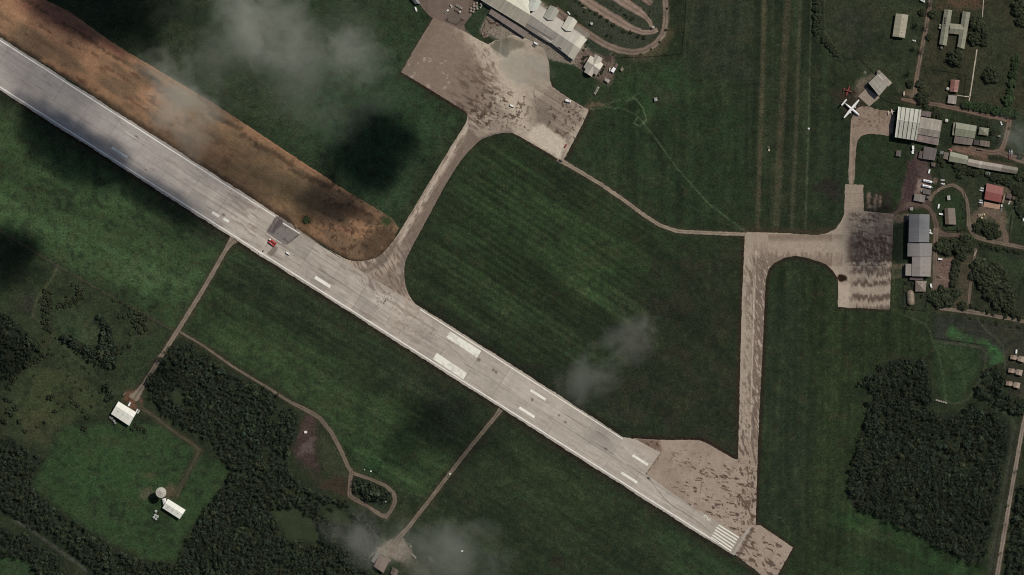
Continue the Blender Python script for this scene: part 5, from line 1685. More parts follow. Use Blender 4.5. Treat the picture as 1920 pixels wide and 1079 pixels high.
def tank(px, py, r, h, c, label, group=None, name="water_tank", lid=None):
    """Round tank: ribbed wall, shallow conical top, small hatch."""
    t = thing(name, px, py, label, "tank", group)
    o = W(px, py)
    R = r * S
    part("shell", join([cyl(o.x, o.y, R, 0, h)] + [cyl(o.x, o.y, R + .05, h * k, h * k + .1) for k in (.25, .5, .75)]), paint_mat(c, .6), t)
    part("top", join([cyl(o.x, o.y, R + .04, h + .002, h + .35 * R, 20, R * .2)]), paint_mat(lid or c, .6), t)
    part("hatch", cyl(o.x + R * .3, o.y + R * .2, .32, h + .12 * R, h + .4 * R, 10), paint_mat(tuple(v * .35 for v in c), .6), t)
    return t


# --- airport terminal -----------------------------------------------------
term = thing("terminal_building", 1005, 48, "long pale airport terminal with stepped metal roofs and gabled porches", "terminal")
A32 = 31.5
ra, rb, rd = roof_mat((176, 166, 148), A32, dirt=.16, seam=3), roof_mat((172, 164, 150), A32, dirt=.12, seam=3), roof_mat((134, 124, 113), A32, dirt=.14, seam=3)
rw_ = roof_mat((206, 200, 180), A32, dirt=.08, seam=3)
HE, HR = 6.0, 10.0
part("roof", slab(plane3([[(872, -17, HE), (984.5, 51.5, HE), (994, 29, HR), (880, -40, HR)], ])), ra, term, "tall hall roof")
part("roof", slab(plane3([[(880, -40, HR), (994, 29, HR), (992, -2, HE + .8), (960, -30, HE + .8), (900, -60, HE + .8)]])), rw_, term, "rear slope whitened for the sun")  # sunlight on this slope is put into a whiter roof colour
part("roof", slab(plane3([[(985, 43.5, 5.4), (1037, 74.5, 5.4), (1046.8, 64.4, 8.6), (994, 28, 8.6)], [(1033, 81, 4.9), (1075.6, 114, 4.9), (1087, 92, 8.6), (1046.8, 64.4, 8.6)], [(994, 28, 8.6), (1087, 92, 8.6), (1101, 75, 5.6), (1012, 12, 5.6)]])), rb, term, "lower hall roof")
part("ridge_cap", slab(plane3([[(993.5, 27.6, 8.75), (1086.8, 91.6, 8.75), (1087.4, 92.6, 8.75), (994, 28.8, 8.75)]]), .08), rw_, term)
part("eave_band", slab(plane3([[(984.5, 51.5, 6.05), (985.6, 49.5, 6.25), (873, -19, 6.25), (872, -17, 6.05)]]), .1), rw_, term)
part("end_bay_roof", slab(plane3([[(1064, 105.5, 5.9), (1075.6, 114, 5.15), (1087, 92, 8.8), (1076, 84, 8.9)], [(1076, 84.2, 8.9), (1087, 92, 8.8), (1101, 75, 5.85), (1089, 66, 5.9)]]), .1), roof_mat((196, 188, 168), A32, dirt=.08, seam=3), term, "paler end bay")
part("verandah_roof", slab(plane3([[(982, 51, 4.2), (1031, 82, 4.2), (1036, 75.4, 4.9), (986, 44.6, 4.9)]])), rd, term)
part("verandah_post", join([prism([W(984 + 8 * k + dx, 51.5 + 5.1 * k + dy) for dx, dy in ((0, 0), (.5, 0), (.5, .5), (0, .5))], 0, 4.05) for k in range(6)]), WALL_W, term)
part("canopy", slab(plane3([[(921, 17.5, 4.0), (991.5, 62, 4.0), (984, 71.5, 3.8), (916, 26, 3.8)]]), .35), roof_mat((126, 113, 104), A32, dirt=.14), term, "flat apron canopy")
part("canopy_post", join([prism([W(918 + 11 * k + dx, 26.4 + 7.35 * k + dy) for dx, dy in ((0, 0), (.5, 0), (.5, .5), (0, .5))], 0, 3.44) for k in range(6)]), WALL_W, term)
part("canopy", slab(plane3([[(1080, 47, 3.6), (1107, 65, 3.6), (1101, 73.5, 3.6), (1075, 56, 3.6)]]), .35), roof_mat((132, 122, 108), A32, dirt=.14), term, "roadside canopy")
part("canopy_post", join([prism([W(x + dx, y + dy) for dx, dy in ((0, 0), (.5, 0), (.5, .5), (0, .5))], 0, 3.24) for x, y in ((1080.6, 48.2), (1092, 55.8), (1104.5, 64.4))]), WALL_W, term)
for k, (x, y, c) in enumerate(((1003, 6, (196, 196, 184)), (1036, 23, (166, 162, 148)), (1070, 43, (206, 200, 182)))):
    # gabled porches: ridge runs out towards the road, at right angles to the hall
    u, v = np.array((.845, .535)), np.array((.5, -.866))
    o = np.array((x, y), float)

    def Q(a, b, z):
        p = o + u * a + v * b
        return (p[0], p[1], z)
    part("porch_roof", slab(plane3([[Q(-10, -17, 8.4), Q(-10, 8, 6.6), Q(0, 10, 9.6), Q(0, -18, 9.6)], [Q(0, -18, 9.6), Q(0, 10, 9.6), Q(10, 8, 6.6), Q(10, -13, 7.4)]])), roof_mat(c, A32 - 90, dirt=.1, seam=3), term)
    part("porch_wall", prism([W(*Q(a, b, 0)[:2]) for a, b in ((-9, -4), (9, -4), (9, 7), (0, 8.6), (-9, 7))], 0, [6.2, 6.2, 6.2, 9.1, 6.2]), WALL_W, term)
part("roof_deck", slab(plane3([[(1012, 9.5, 5.5), (1098, 70, 5.4), (1094, 76, 5.5), (1012, 14, 5.6)]]), .2), rb, term)
part("wall", prism([W(*p) for p in ((874, -18), (984, 49.5), (986, 46), (1032, 79.5), (1075.2, 112.4), (1099.5, 75.4), (1010, 12), (900, -58))], 0, 4.6), WALL_W, term)
part("skylight", slab(plane3([[(1047, 88.5, 6.02), (1053, 92.5, 6.02), (1052.4, 93.4, 5.9), (1046.4, 89.4, 5.9)]]), .3), GLASS, term)
for t0 in (.06, .14, .22, .3, .5, .58, .66, .74, .82):
    opening("window", W(1032, 79.5), W(1075.2, 112.4), t0, t0 + .05, 1.2, 3.2, GLASS, term)
for t0 in (.1, .25, .4, .55, .7):
    opening("glass_door", W(874, -18), W(984, 49.5), t0, t0 + .05, 0, 2.6, GLASS, term)

# --- cross-roofed pavilion -------------------------------------------------
pav = thing("pavilion", 1112.5, 123, "white cross-shaped pavilion with folded gable roof beside the terminal", "pavilion")
ARM = [((1115.6, 101.7), (1129.4, 110.0)), ((1131, 121.7), (1118, 141.7)), ((1109, 144.4), (1095, 135.6)), ((1094, 126.7), (1107, 105))]
VAL = [(1127, 116.7), (1112.8, 138), (1098, 130), (1112.8, 107.8)]
fs = []
for k, (a, b) in enumerate(ARM):
    mid = ((a[0] + b[0]) / 2, (a[1] + b[1]) / 2)
    v0, v1 = VAL[k - 1], VAL[k]
    fs.append([(*a, 3.6), (*mid, 6.6), (1112.5, 123, 7.4), (*v0, 3.6)])
    fs.append([(*mid, 6.6), (*b, 3.6), (*v1, 3.6), (1112.5, 123, 7.4)])
part("roof", slab(plane3(fs)), roof_mat((192, 182, 166), 32, dirt=.12, seam=2.5), pav)
ring = []
for k, (a, b) in enumerate(ARM):
    ring += [a, b, VAL[k]]
part("wall", prism([lerp(W(*p), W(1112.5, 123), .08) for p in ring], 0, 3.4), WALL_T, pav)
part("finial", cyl(W(1112.5, 123).x, W(1112.5, 123).y, .7, 7.3, 8.2, 8, .2), paint_mat((206, 200, 190)), pav)
opening("door", W(1109, 143.2), W(1096, 135), .4, .6, 0, 2.2, DOOR, pav)

# --- white hangars by the field --------------------------------------------
gable("storage_shed", "white metal shed at the end of the west dirt road", "shed", [(222.8, 752.8), (256.7, 773.6), (242.8, 798.6), (208.9, 776.4)], 5.0, 1.7, (236, 232, 216), WALL_W, t=.36, dirt=.1, seam=3)
gable("radar_hut", "narrow white building with ridge line beside the ribbed round tower", "building", [(315.2, 935.4), (348.6, 956.3), (337.5, 973.4), (305, 952.6)], 4.4, 1.5, (236, 233, 218), WALL_W, t=.46, dirt=.12, seam=3)
hip("annex", "small white annex wedged between ribbed tower and narrow building", "building", [(304.5, 935.5), (311.5, 934), (312.5, 942.5), (306.5, 946)], 3.2, .6, (232, 228, 220), WALL_W, over=.2)
tower = thing("round_tower", 303.4, 923, "round tower with white ribbed top casting a black round shadow", "tower")
o = W(303.4, 923)
R = 9.6 * S
TH = 14.5
part("drum", join([cyl(o.x, o.y, R * .8, 0, 2.2, 28, R * .76), cyl(o.x, o.y, R * .74, 2.2, TH - 4, 28, R * .74), cyl(o.x, o.y, R * .74, TH - 4, TH - 1.2, 28, R * 1.0)]), paint_mat((170, 164, 154), .8), tower)
part("deck", join([cyl(o.x, o.y, R * 1.03, TH - 1.2, TH - .5, 40)]), paint_mat((190, 184, 172), .7), tower)
part("cone_top", cyl(o.x, o.y, R * .96, TH - .49, TH + .9, 40, R * .08), paint_mat((192, 184, 170), .7, wear=.25), tower)
ribs = []
for k in range(12):
    a = 2 * math.pi * k / 12
    d, n = Vector((math.cos(a), math.sin(a), 0)), Vector((-math.sin(a), math.cos(a), 0)) * .09
    p0, p1 = o + d * R * .12 + Vector((0, 0, TH + .95)), o + d * R * .95 + Vector((0, 0, TH - .36))
    ribs.append(slab([[p0 - n, p1 - n, p1 + n, p0 + n]], .12))
part("rib", join(ribs), paint_mat((96, 92, 86), .7), tower)
part("rail", join([cyl(o.x + R * math.cos(k * .314), o.y + R * math.sin(k * .314), .06, TH - .5, TH + .6, 6) for k in range(20)]), paint_mat((170, 166, 160)), tower)
for x, y, r, w in ((292.5, 959, 2.4, "topmost of"), (291.2, 966.2, 2.3, "middle one of"), (288.7, 970.2, 2.3, "leftmost of"), (295.4, 968.8, 2.3, "rightmost of"), (292.6, 973.2, 2.3, "lowest of")):
    tank(x, y, r, 2.2, (176, 176, 170), f"grey round tank, {w} the five below the ribbed tower", "round tanks below the ribbed tower")
tank(213.8, 789.5, 2.3, 2.0, (140, 140, 134), "upper grey round tank at the white shed's lower corner", "tanks behind the white shed")
tank(216, 793.5, 2.3, 2.0, (128, 128, 122), "lower grey round tank at the white shed's lower corner", "tanks behind the white shed")
shed("lean_to", "grey lean-to at the lower left corner of the white shed", "shed", [(205.5, 780), (213, 784), (211, 788), (204, 784.5)], 2.4, 2.1, (120, 116, 112))
shed("lean_to", "thin grey shed just above the white shed", "shed", [(230, 742), (235, 736), (236.5, 737), (231.5, 743)], 2.3, 2.1, (110, 106, 98), door=False)

# --- upper right compound ---------------------------------------------------
gable("hall", "long cream-roofed hall standing alone on the upper right lawn", "hall", [(1679.4, 26), (1673, 68.7), (1696, 71.9), (1702.8, 28.6)], 4.2, 1.9, (158, 150, 128), WALL_T, dirt=.12)
hh = thing("h_shaped_house", 1790, 54, "H-shaped house with two grey-green roof wings and a linking roof", "house")
for cs in ([(1770.5, 18.2), (1760.6, 83.3), (1774, 86.5), (1785, 19.8)], [(1804.9, 21.9), (1794.5, 88.5), (1807.5, 92.7), (1819, 24)]):
    gable("", "", "", cs, 3.6, 1.7, (132, 132, 112), WALL_T, parent=hh, dirt=.18, stain=(124, 112, 90))
hm = hh
gable("", "", "", [(1781, 44.5), (1807.5, 47), (1804, 66), (1779, 63)], 3.62, 2.2, (138, 134, 112), WALL_T, parent=hh, doors=False, cap=False, dirt=.18)
part("solar_panel", join([slab(plane3([[(1770.6 + k * -.4, 33.5 + 4.6 * k, 4.6), (1772.6 + k * -.4, 33.9 + 4.6 * k, 4.95), (1772.2 + k * -.4, 36.9 + 4.6 * k, 4.95), (1770.2 + k * -.4, 36.5 + 4.6 * k, 4.6)]]), .1) for k in range(3)]), GLASS, hh)
tank(1762.5, 48, 2.2, 2.4, (138, 132, 116), "upper round tank against the H-shaped house's left wall", "tanks at the H-shaped house")
tank(1761.8, 52.6, 2.2, 2.4, (138, 132, 116), "lower round tank against the H-shaped house's left wall", "tanks at the H-shaped house")
tank(1765, 90, 2.4, 2.2, (96, 96, 82), "dull green tank below the H-shaped house's left wing", None)
gable("cottage", "small cottage with a faded pink-red roof and white tank", "house", [(1782.5, 149.5), (1780.4, 172), (1795, 173.5), (1799, 151)], 3.2, 1.5, (140, 96, 84), WALL_T, stain=(168, 134, 120))
tank(1776.8, 167, 2.8, 2.4, (180, 176, 164), "white round tank beside the pink-red cottage roof", None)
shed("outbuilding", "square grey flat-roofed outbuilding below the pink-red cottage", "shed", [(1777.8, 178.7), (1794, 180), (1792, 195.9), (1776, 193.8)], 3.0, 3.4, (150, 140, 130))

hg = gable("workshop_hangar", "pale hangar set diagonally behind the white airplane", "hangar", [(1643.5, 141), (1627.5, 156), (1647.3, 180.8), (1664, 161.5)], 7.2, 1.6, (164, 156, 142), WALL_T, dirt=.2, doors=False, stain=(140, 130, 116))
shed("", "", "", [(1652.5, 136), (1672.3, 155.8), (1665, 163), (1645.5, 142)], 3.6, 4.6, (134, 124, 108), parent=hg, rname="lean_to_roof")
opening("hangar_door", W(1627.9, 156.6), W(1646.8, 180), .06, .94, 0, 6.2, DOOR, hg, .12)
part("gutter", slab(plane3([[(1643, 139.6, 7.35), (1654, 150.4, 8.95), (1654.8, 149.6, 8.95), (1643.8, 138.8, 7.35)]]), .3), paint_mat((214, 208, 198)), hg)
tank(1647.3, 136, 3.6, 3.2, (126, 120, 104), "tan round tank behind the diagonal pale hangar", None)
tank(1621.5, 137, 3.0, .5, (96, 100, 86), "low grey-green tank base in grass near the diagonal hangar", None)

bh = gable("aircraft_hangar", "large hangar roofed in pale panels with dark joint stripes", "hangar", [(1684, 201), (1726.7, 206.7), (1717.3, 264.5), (1677.5, 258.2)], 8.5, 3.6, (186, 184, 168), WALL_T, t=.42, dirt=.14, doors=False)
ra0, ra1 = (lerp(np.array((1684., 201)), np.array((1677.5, 258.2)), .42)), (lerp(np.array((1726.7, 206.7)), np.array((1717.3, 264.5)), .42))
for k in range(5):
    t_ = .12 + k * .195
    a, b = lerp(np.array((1684., 201)), np.array((1726.7, 206.7)), t_), lerp(np.array((1677.5, 258.2)), np.array((1717.3, 264.5)), t_)
    m = lerp(ra0, ra1, t_)
    w_ = .75
    part("joint_strip", slab(plane3([[(a[0] - w_, a[1], 8.56), (a[0] + w_, a[1], 8.56), (m[0] + w_, m[1], 12.16), (m[0] - w_, m[1], 12.16)], [(m[0] - w_, m[1], 12.16), (m[0] + w_, m[1], 12.16), (b[0] + w_, b[1], 8.56), (b[0] - w_, b[1], 8.56)]]), .05), roof_mat((70, 67, 60), 80, dirt=.1), bh)
part("barge_board", slab(plane3([[(1683.2, 200.8, 8.7), (1685, 201, 8.7), (1682.2, 225.2, 12.3), (1680.4, 225, 12.3)], [(1680.4, 225, 12.3), (1682.2, 225.2, 12.3), (1678.6, 258.4, 8.7), (1676.8, 258.2, 8.7)]]), .4), paint_mat((214, 210, 198)), bh)
opening("hangar_door", W(1684.6, 202.4), W(1678.6, 257), .08, .92, 0, 7.6, DOOR, bh, .14)
h2 = gable("hangar_annex", "weathered hangar annex with a shiny stripe, joined to the striped hangar", "hangar", [(1725.6, 219.7), (1765.7, 226.5), (1760.5, 259), (1720, 252)], 6.6, 2.2, (156, 146, 132), WALL_T, t=.62, dirt=.3, stain=(128, 112, 98), doors=False)
shed("", "", "", [(1758.5, 273.3), (1718.3, 265.3), (1720, 252.6), (1760.3, 259.6)], 4.6, 5.6, (142, 126, 118), parent=h2, stain=(110, 86, 76), rname="lean_to_roof")
opening("door", W(1720, 264.4), W(1756, 271.6), .4, .6, 0, 3, DOOR, h2)
shed("store", "low maroon-grey roof tucked behind the striped hangar", "shed", [(1727.5, 208.5), (1746, 210.5), (1744.8, 220.3), (1726.5, 217.6)], 4.0, 4.4, (104, 88, 82))
shed("carport", "dull grey square roof below the weathered hangar annex", "shed", [(1732, 275), (1757, 279.6), (1752, 301.5), (1729.3, 298.3)], 3.6, 4.0, (98, 88, 84))
shed("carport", "narrow brown lean-to left of the dull grey square roof", "shed", [(1724.5, 283), (1730.4, 284.5), (1728, 298), (1721.5, 296.5)], 2.6, 2.8, (92, 76, 70), door=False)
shed("hut", "small drab box hut on the grass below the striped hangar", "shed", [(1681, 282), (1689.7, 282.7), (1688.6, 294), (1679, 293)], 2.6, 2.8, (92, 84, 76))
tank(1774.5, 226.5, 3.1, 2.6, (196, 190, 178), "white round tank right of the weathered hangar annex", None)

g1 = gable("green_roofed_house", "largest green-roofed house with a grey rear roof slope", "house", [(1792.5, 230), (1831, 236.5), (1827, 260), (1789.5, 254.6)], 3.8, 1.9, (136, 136, 114), WALL_T, t=.44, dirt=.16)
shed("", "", "", [(1787.6, 229.6), (1791.6, 230.2), (1788.4, 254.4), (1784.8, 253.8)], 2.8, 3.2, (126, 122, 104), parent=g1, rname="verandah_roof")
shed("flat_roofed_house", "grey flat-roofed block joined below the largest green-roofed house", "house", [(1790, 255.8), (1824.8, 260.8), (1821.5, 273), (1787.6, 268.6)], 3.6, 3.2, (118, 106, 96))
hip("hip_roofed_house", "small square house with a hipped green-grey roof", "house", [(1836, 239), (1854, 241), (1852, 255), (1834, 252.5)], 3.2, 1.3, (130, 128, 106), WALL_T)
shed("workshop", "small pinkish-grey roofed workshop below the hipped house", "shed", [(1837.6, 263.4), (1856, 265.5), (1854.8, 276.5), (1836, 273.3)], 3.0, 2.8, (118, 104, 92))
shed("workshop", "dark cluttered lean-to between grey block and pinkish workshop", "shed", [(1826, 262.5), (1836.5, 264), (1835, 273), (1825, 271.5)], 2.4, 2.3, (72, 62, 56), door=False)
shed("hut", "tan box hut by the bend beside the hipped house", "shed", [(1870.5, 253.5), (1876, 254.2), (1875.4, 257.6), (1870, 257)], 2.2, 2.3, (122, 112, 90))
shed("hut", "low tan hut below the pinkish-grey workshop", "shed", [(1832, 278.5), (1843.5, 280), (1843, 282.5), (1832, 281)], 2.0, 2.1, (110, 98, 82), door=False)

lb = thing("barracks", 1843, 306, "long barracks roof stepping from green to cream and grey sections", "building")
for c, cs, h, t_ in (((138, 138, 116), [(1781.5, 284.5), (1815, 293), (1813, 309), (1778, 302.8)], 4.2, .45), ((156, 144, 130), [(1815.3, 298), (1836, 302), (1833.5, 314.8), (1812.7, 310)], 3.6, .5), ((172, 164, 148), [(1835.6, 301.8), (1842, 303), (1839.6, 316), (1833.3, 314.8)], 3.64, .5), ((150, 138, 124), [(1841.8, 303), (1880, 309.5), (1876.8, 322), (1839.4, 315.8)], 3.6, .5), ((120, 112, 98), [(1880.2, 309.8), (1908.7, 315), (1906, 326.5), (1877.2, 322.2)], 3.4, .5)):
    gable("", "", "", cs, h, 1.3, c, WALL_T, t=t_, parent=lb, doors=h != 3.64, cap=h > 4, dirt=.14, over=.3)
shed("outbuilding", "tan roofed outhouse at the barracks' green end", "shed", [(1770, 285.5), (1779.5, 287), (1776.5, 300), (1768, 297.5)], 2.8, 3.0, (112, 100, 90))
shed("outbuilding", "small slate-grey hut above the tan roofed outhouse", "shed", [(1763, 283), (1769.3, 284), (1768, 290), (1762, 289)], 2.4, 2.5, (112, 112, 110))
shed("hut", "grey-green roofed hut among trees below the barracks", "shed", [(1848.5, 322), (1856.5, 324), (1855, 329), (1847, 326.5)], 2.4, 2.6, (116, 116, 106))
rh = gable("red_roofed_house", "house with a broad brick-red roof and concrete yard slab", "house", [(1849.5, 343.8), (1881, 351.5), (1876.5, 380.5), (1845, 373.8)], 4.0, 1.2, (140, 78, 70), WALL_T, t=.5, dirt=.1, cap=False)
shed("", "", "", [(1882, 365), (1885, 365.6), (1881.5, 381), (1878, 380.4)], 2.8, 3.2, (138, 118, 94), parent=rh, rname="verandah_roof")
shed("store", "dark maroon-roofed store right of the brick-red roof", "shed", [(1887.8, 362.5), (1897, 365.5), (1895.5, 374), (1886, 371.5)], 3.0, 3.2, (88, 66, 60))
shed("store", "tiny maroon hut beyond the dark maroon-roofed store", "shed", [(1899, 368), (1903, 369), (1902, 375), (1897.5, 374)], 2.4, 2.5, (84, 64, 58), door=False)
sheet("concrete_slab", [(1845.5, 378), (1876, 384), (1874, 393), (1844, 388)], .3, (166, 134, 114), PAVE, 1.2, 12)
gable("brown_roofed_house", "house with a brown corrugated roof and one pale strip", "house", [(1770.6, 391), (1772, 421), (1792.5, 421.5), (1790, 391)], 3.6, 1.5, (110, 96, 82), WALL_T, t=.32, dirt=.16)
shed("hut", "pale small hut on the green inside the road loop", "shed", [(1775.3, 367.5), (1781, 366.8), (1781.6, 375.3), (1776, 376)], 2.6, 2.9, (172, 170, 160))
shed("depot_building", "long tan-grey roofed depot shed below the fuel tanks", "shed", [(1714.4, 363), (1735, 366.5), (1732.5, 380.3), (1712.5, 376.3)], 3.8, 3.4, (134, 126, 116), seam=3)
shed("depot_building", "grey flat-roofed depot block right under the two fuel tanks", "shed", [(1731, 354.5), (1745.8, 356.5), (1744, 366), (1729.8, 363.3)], 3.4, 3.2, (104, 96, 90))
shed("hut", "small dark grey hut right of the long depot shed", "shed", [(1737.5, 367.6), (1743.5, 368.5), (1742.6, 373.5), (1736.8, 372.8)], 2.4, 2.5, (96, 92, 86))
shed("hut", "little pale cube hut above the long grey hangar", "shed", [(1705.6, 389), (1711.6, 389), (1711.6, 395), (1705.6, 395)], 2.4, 2.5, (150, 144, 136))
shed("hut", "reddish hut behind the fuel depot yard", "shed", [(1746, 305), (1754, 306), (1753, 313), (1746, 312)], 2.4, 2.6, (96, 74, 68))

gh = gable("grey_hangar", "long grey hangar facing the east apron with stepped lower roof", "hangar", [(1703.8, 402), (1702.4, 454.6), (1741.2, 454.6), (1742, 402.6)], 8.2, 2.2, (110, 109, 109), WALL_T, t=.5, dirt=.08, doors=False)  # upper roof colour darkened to carry the cloud shade over it
gable("", "", "", [(1701, 455.2), (1700.6, 481.2), (1745.8, 481.2), (1747, 457)], 6.4, 1.6, (128, 122, 118), WALL_T, parent=gh, dirt=.08, doors=False, cap=False)
gable("", "", "", [(1709.5, 481.6), (1709, 518.4), (1744, 519), (1745.8, 481.6)], 6.3, 1.6, (140, 130, 122), WALL_T, t=.42, parent=gh, dirt=.08, doors=False, cap=False)
shed("", "", "", [(1697.5, 495), (1709.2, 495.2), (1708.6, 517.6), (1697, 517)], 5.6, 5.7, (142, 132, 122), parent=gh, dirt=.08, rname="side_roof")
shed("", "", "", [(1699.6, 402.4), (1703.6, 402.4), (1703.4, 413), (1699.4, 413)], 4.0, 4.2, (120, 116, 112), parent=gh, rname="side_roof")
opening("hangar_door", W(1704.4, 404), W(1703, 453), .1, .9, 0, 6.8, DOOR, gh, .14)
shed("link_block", "dark flat roof between grey hangar and pyramid pavilion", "building", [(1705.6, 519.6), (1731, 520.4), (1729.5, 526.2), (1705.2, 525.2)], 3.4, 3.4, (92, 78, 74), door=False)
hip("pyramid_pavilion", "square pavilion with tan pyramid roof below the grey hangar", "pavilion", [(1716, 526.6), (1737, 527.8), (1735, 547), (1715.6, 547)], 3.4, 2.2, (134, 120, 106), WALL_T)
# vaulted hut with rounded ends
vh = thing("vaulted_hut", 1707.5, 559, "tan capsule-shaped vaulted hut with rounded ends", "hut")
V, F = [], []
cx, cy, hl, rr = 1707.3, 559, 7.5, 7.2
rings = []
for i in range(7):
    el = i / 6 * math.pi / 2
    ring = []
    for j in range(32):
        a = 2 * math.pi * j / 32
        x = rr * math.cos(a) * math.cos(el)
        y = rr * math.sin(a) * math.cos(el) + (hl if math.sin(a) > 0 else -hl) * (1 if abs(math.sin(a)) > 1e-6 else 0)
        ring.append(W(cx + x + .06 * (y), cy + y, .9 + math.sin(el) * 3.4))
    rings.append(ring)
for rg in rings:
    V += rg
for i in range(6):
    for j in range(32):
        F.append([i * 32 + j, i * 32 + (j + 1) % 32, (i + 1) * 32 + (j + 1) % 32, (i + 1) * 32 + j])
F.append(list(range(6 * 32, 7 * 32)))
part("vault", (V, F), roof_mat((138, 122, 102), 90, dirt=.2, stain=(112, 94, 76)), vh)
part("plinth", prism([p.copy() for p in rings[0]], 0, .9), WALL_T, vh)

for n_, (bx, by, lab) in enumerate(((1895, 665, "topmost of the three pale twin-roofed houses at the right edge"), (1891, 690, "middle one of the three pale twin-roofed houses at the right edge"), (1886.5, 714, "lowest of the three pale twin-roofed houses at the right edge"))):
    h = thing("twin_house", bx + 13, by + 6, lab, "house", "twin-roofed houses at the right edge")
    gable("", "", "", [(bx, by + .5), (bx - 1.4, by + 8.5), (bx + 10, by + 10.2), (bx + 11.5, by + 2)], 3.0, 1.1, (150, 130, 112), WALL_T, parent=h, dirt=.2)
    gable("", "", "", [(bx + 15, by + 2.2), (bx + 12.6, by + 12), (bx + 24, by + 15), (bx + 26.5, by + 4.5)], 3.0, 1.1, (160, 142, 124), WALL_T, parent=h, dirt=.2)
    shed("", "", "", [(bx + 10.4, by + 4), (bx + 14.6, by + 5), (bx + 13.4, by + 9.5), (bx + 9.4, by + 8.6)], 2.6, 2.7, (140, 122, 106), parent=h, rname="link_roof")
# lower centre house
bc = gable("tan_roofed_house", "tan-roofed house at the end of the lower service road", "house", [(711, 1040), (701.5, 1062), (719, 1074.5), (731, 1050.5)], 4.2, 1.0, (128, 110, 96), WALL_T, t=.45, dirt=.14)
shed("", "", "", [(706, 1035.8), (711.5, 1039.4), (701.6, 1056), (696, 1052)], 3.4, 3.8, (118, 114, 104), parent=bc, rname="side_roof")
shed("", "", "", [(726.5, 1044.5), (734, 1050), (731, 1054), (723, 1049)], 3.6, 3.7, (132, 114, 100), parent=bc, rname="porch_roof")
gable("cottage", "small tan cottage right below the tan-roofed house", "house", [(736.5, 1062.5), (732, 1076), (743, 1084), (747.5, 1070)], 3.0, 1.0, (108, 94, 82), WALL_T)
tank(686, 1050.3, 1.6, 1.8, (176, 176, 168), "small white tank left of the tan-roofed house", None)
# yard shed at the top edge
gable("striped_shed", "striped shed cut by the top frame edge left of the terminal", "shed", [(768, -4), (779, 8.5), (789, 7), (780, -8)], 3.0, 1.0, (96, 96, 98), WALL_D, dirt=.4)
shed("kiosk", "small white kiosk roof beside the terminal road", "kiosk", [(1107.6, 42), (1112, 43.4), (1110.4, 47.6), (1106.2, 46)], 2.6, 2.8, (190, 186, 174))
shed("kiosk", "small white gate kiosk inside the terminal loop bend", "kiosk", [(1221.5, 49.5), (1226.5, 49), (1227.5, 53.4), (1222, 54)], 2.6, 2.8, (176, 166, 154))
shed("hut", "lone grey hut on the grass right of the car track loops", "shed", [(1226, 184), (1231.5, 183), (1233, 189.5), (1227.5, 191)], 2.6, 2.8, (160, 160, 156))
shed("hut", "boxy white-roofed hut below the cross-shaped pavilion", "shed", [(1135.4, 146.5), (1144.2, 151), (1140.4, 156.4), (1133, 151)], 3.2, 3.0, (178, 168, 156), door=False)
shed("hut", "brown roofed open shed behind the white container", "shed", [(1155.6, 119), (1159.4, 121.3), (1155.5, 127.8), (1151.4, 125.2)], 2.8, 2.6, (124, 106, 94), door=False)
shed("hut", "tan lean-to near the white container", "shed", [(1165.6, 125.6), (1170, 129.6), (1166.2, 135), (1162.4, 131.6)], 2.4, 2.2, (136, 124, 104), door=False)
# row of small huts on the meadow
for k in range(5):
    shed("storage_box", f"grey box, {ORD[k]} from the left in the row of five on the round meadow", "box", [(1754.6 + k * 4.4, 748.6 + k * 1.2), (1758 + k * 4.4, 749.5 + k * 1.2), (1757.2 + k * 4.4, 752.6 + k * 1.2), (1753.8 + k * 4.4, 751.7 + k * 1.2)], 1.6, 1.8, (150, 142, 130), group="row of boxes on the round meadow", door=False, over=.12)
# ------------------------------------------------------------------ vehicles, aircraft and small things
def box3(x0, x1, y0, y1, z0, z1, tx=0.0, ty=0.0):
    """Block whose top is drawn in by tx, ty."""
    V = [Vector(p) for p in ((x0, y0, z0), (x1, y0, z0), (x1, y1, z0), (x0, y1, z0), (x0 + tx, y0 + ty, z1), (x1 - tx, y0 + ty, z1), (x1 - tx, y1 - ty, z1), (x0 + tx, y1 - ty, z1))]
    return V, [[3, 2, 1, 0], [4, 5, 6, 7], [0, 1, 5, 4], [1, 2, 6, 5], [2, 3, 7, 6], [3, 0, 4, 7]]


def loft(sections, n=14):
    """Body through rings (x, centre z, half width, half height)."""
    V, F = [], []
    for x, z, w, h in sections:
        for k in range(n):
            a = 2 * math.pi * k / n
            V.append(Vector((x, w * math.cos(a), z + h * math.sin(a))))
    m = len(sections)
    for i in range(m - 1):
        for k in range(n):
            F.append([i * n + k, i * n + (k + 1) % n, (i + 1) * n + (k + 1) % n, (i + 1) * n + k])
    F.append(list(range(n))[::-1])
    F.append(list(range((m - 1) * n, m * n)))
    return V, F


def bevel(VF, w=.08):
    me = mesh("b", VF[0], VF[1], [])
    bm = bmesh.new()
    bm.from_mesh(me)
    bmesh.ops.bevel(bm, geom=list(bm.edges), offset=w, segments=2, affect='EDGES', profile=.6)
    V = [v.co.copy() for v in bm.verts]
    F = [[v.index for v in f.verts] for f in bm.faces]
    bm.free()
    return V, F


def wheel_vf(r=.34, w=.24):
    V, F = [], []
    for s in (-1, 1):
        for k in range(12):
            a = 2 * math.pi * k / 12
            V.append(Vector((r * math.cos(a), s * w / 2, r * math.sin(a))))
    F = [list(range(12)), list(range(12, 24))[::-1]] + [[k, (k + 1) % 12, 12 + (k + 1) % 12, 12 + k] for k in range(12)]
    return V, F


_me = {}


def shared(key, fn, mat):
    k = (key, mat.name)
    if k not in _me:
        V, F = fn()
        _me[k] = fix(mesh(key.split("/")[-1], V, F, mat))
    return _me[k]


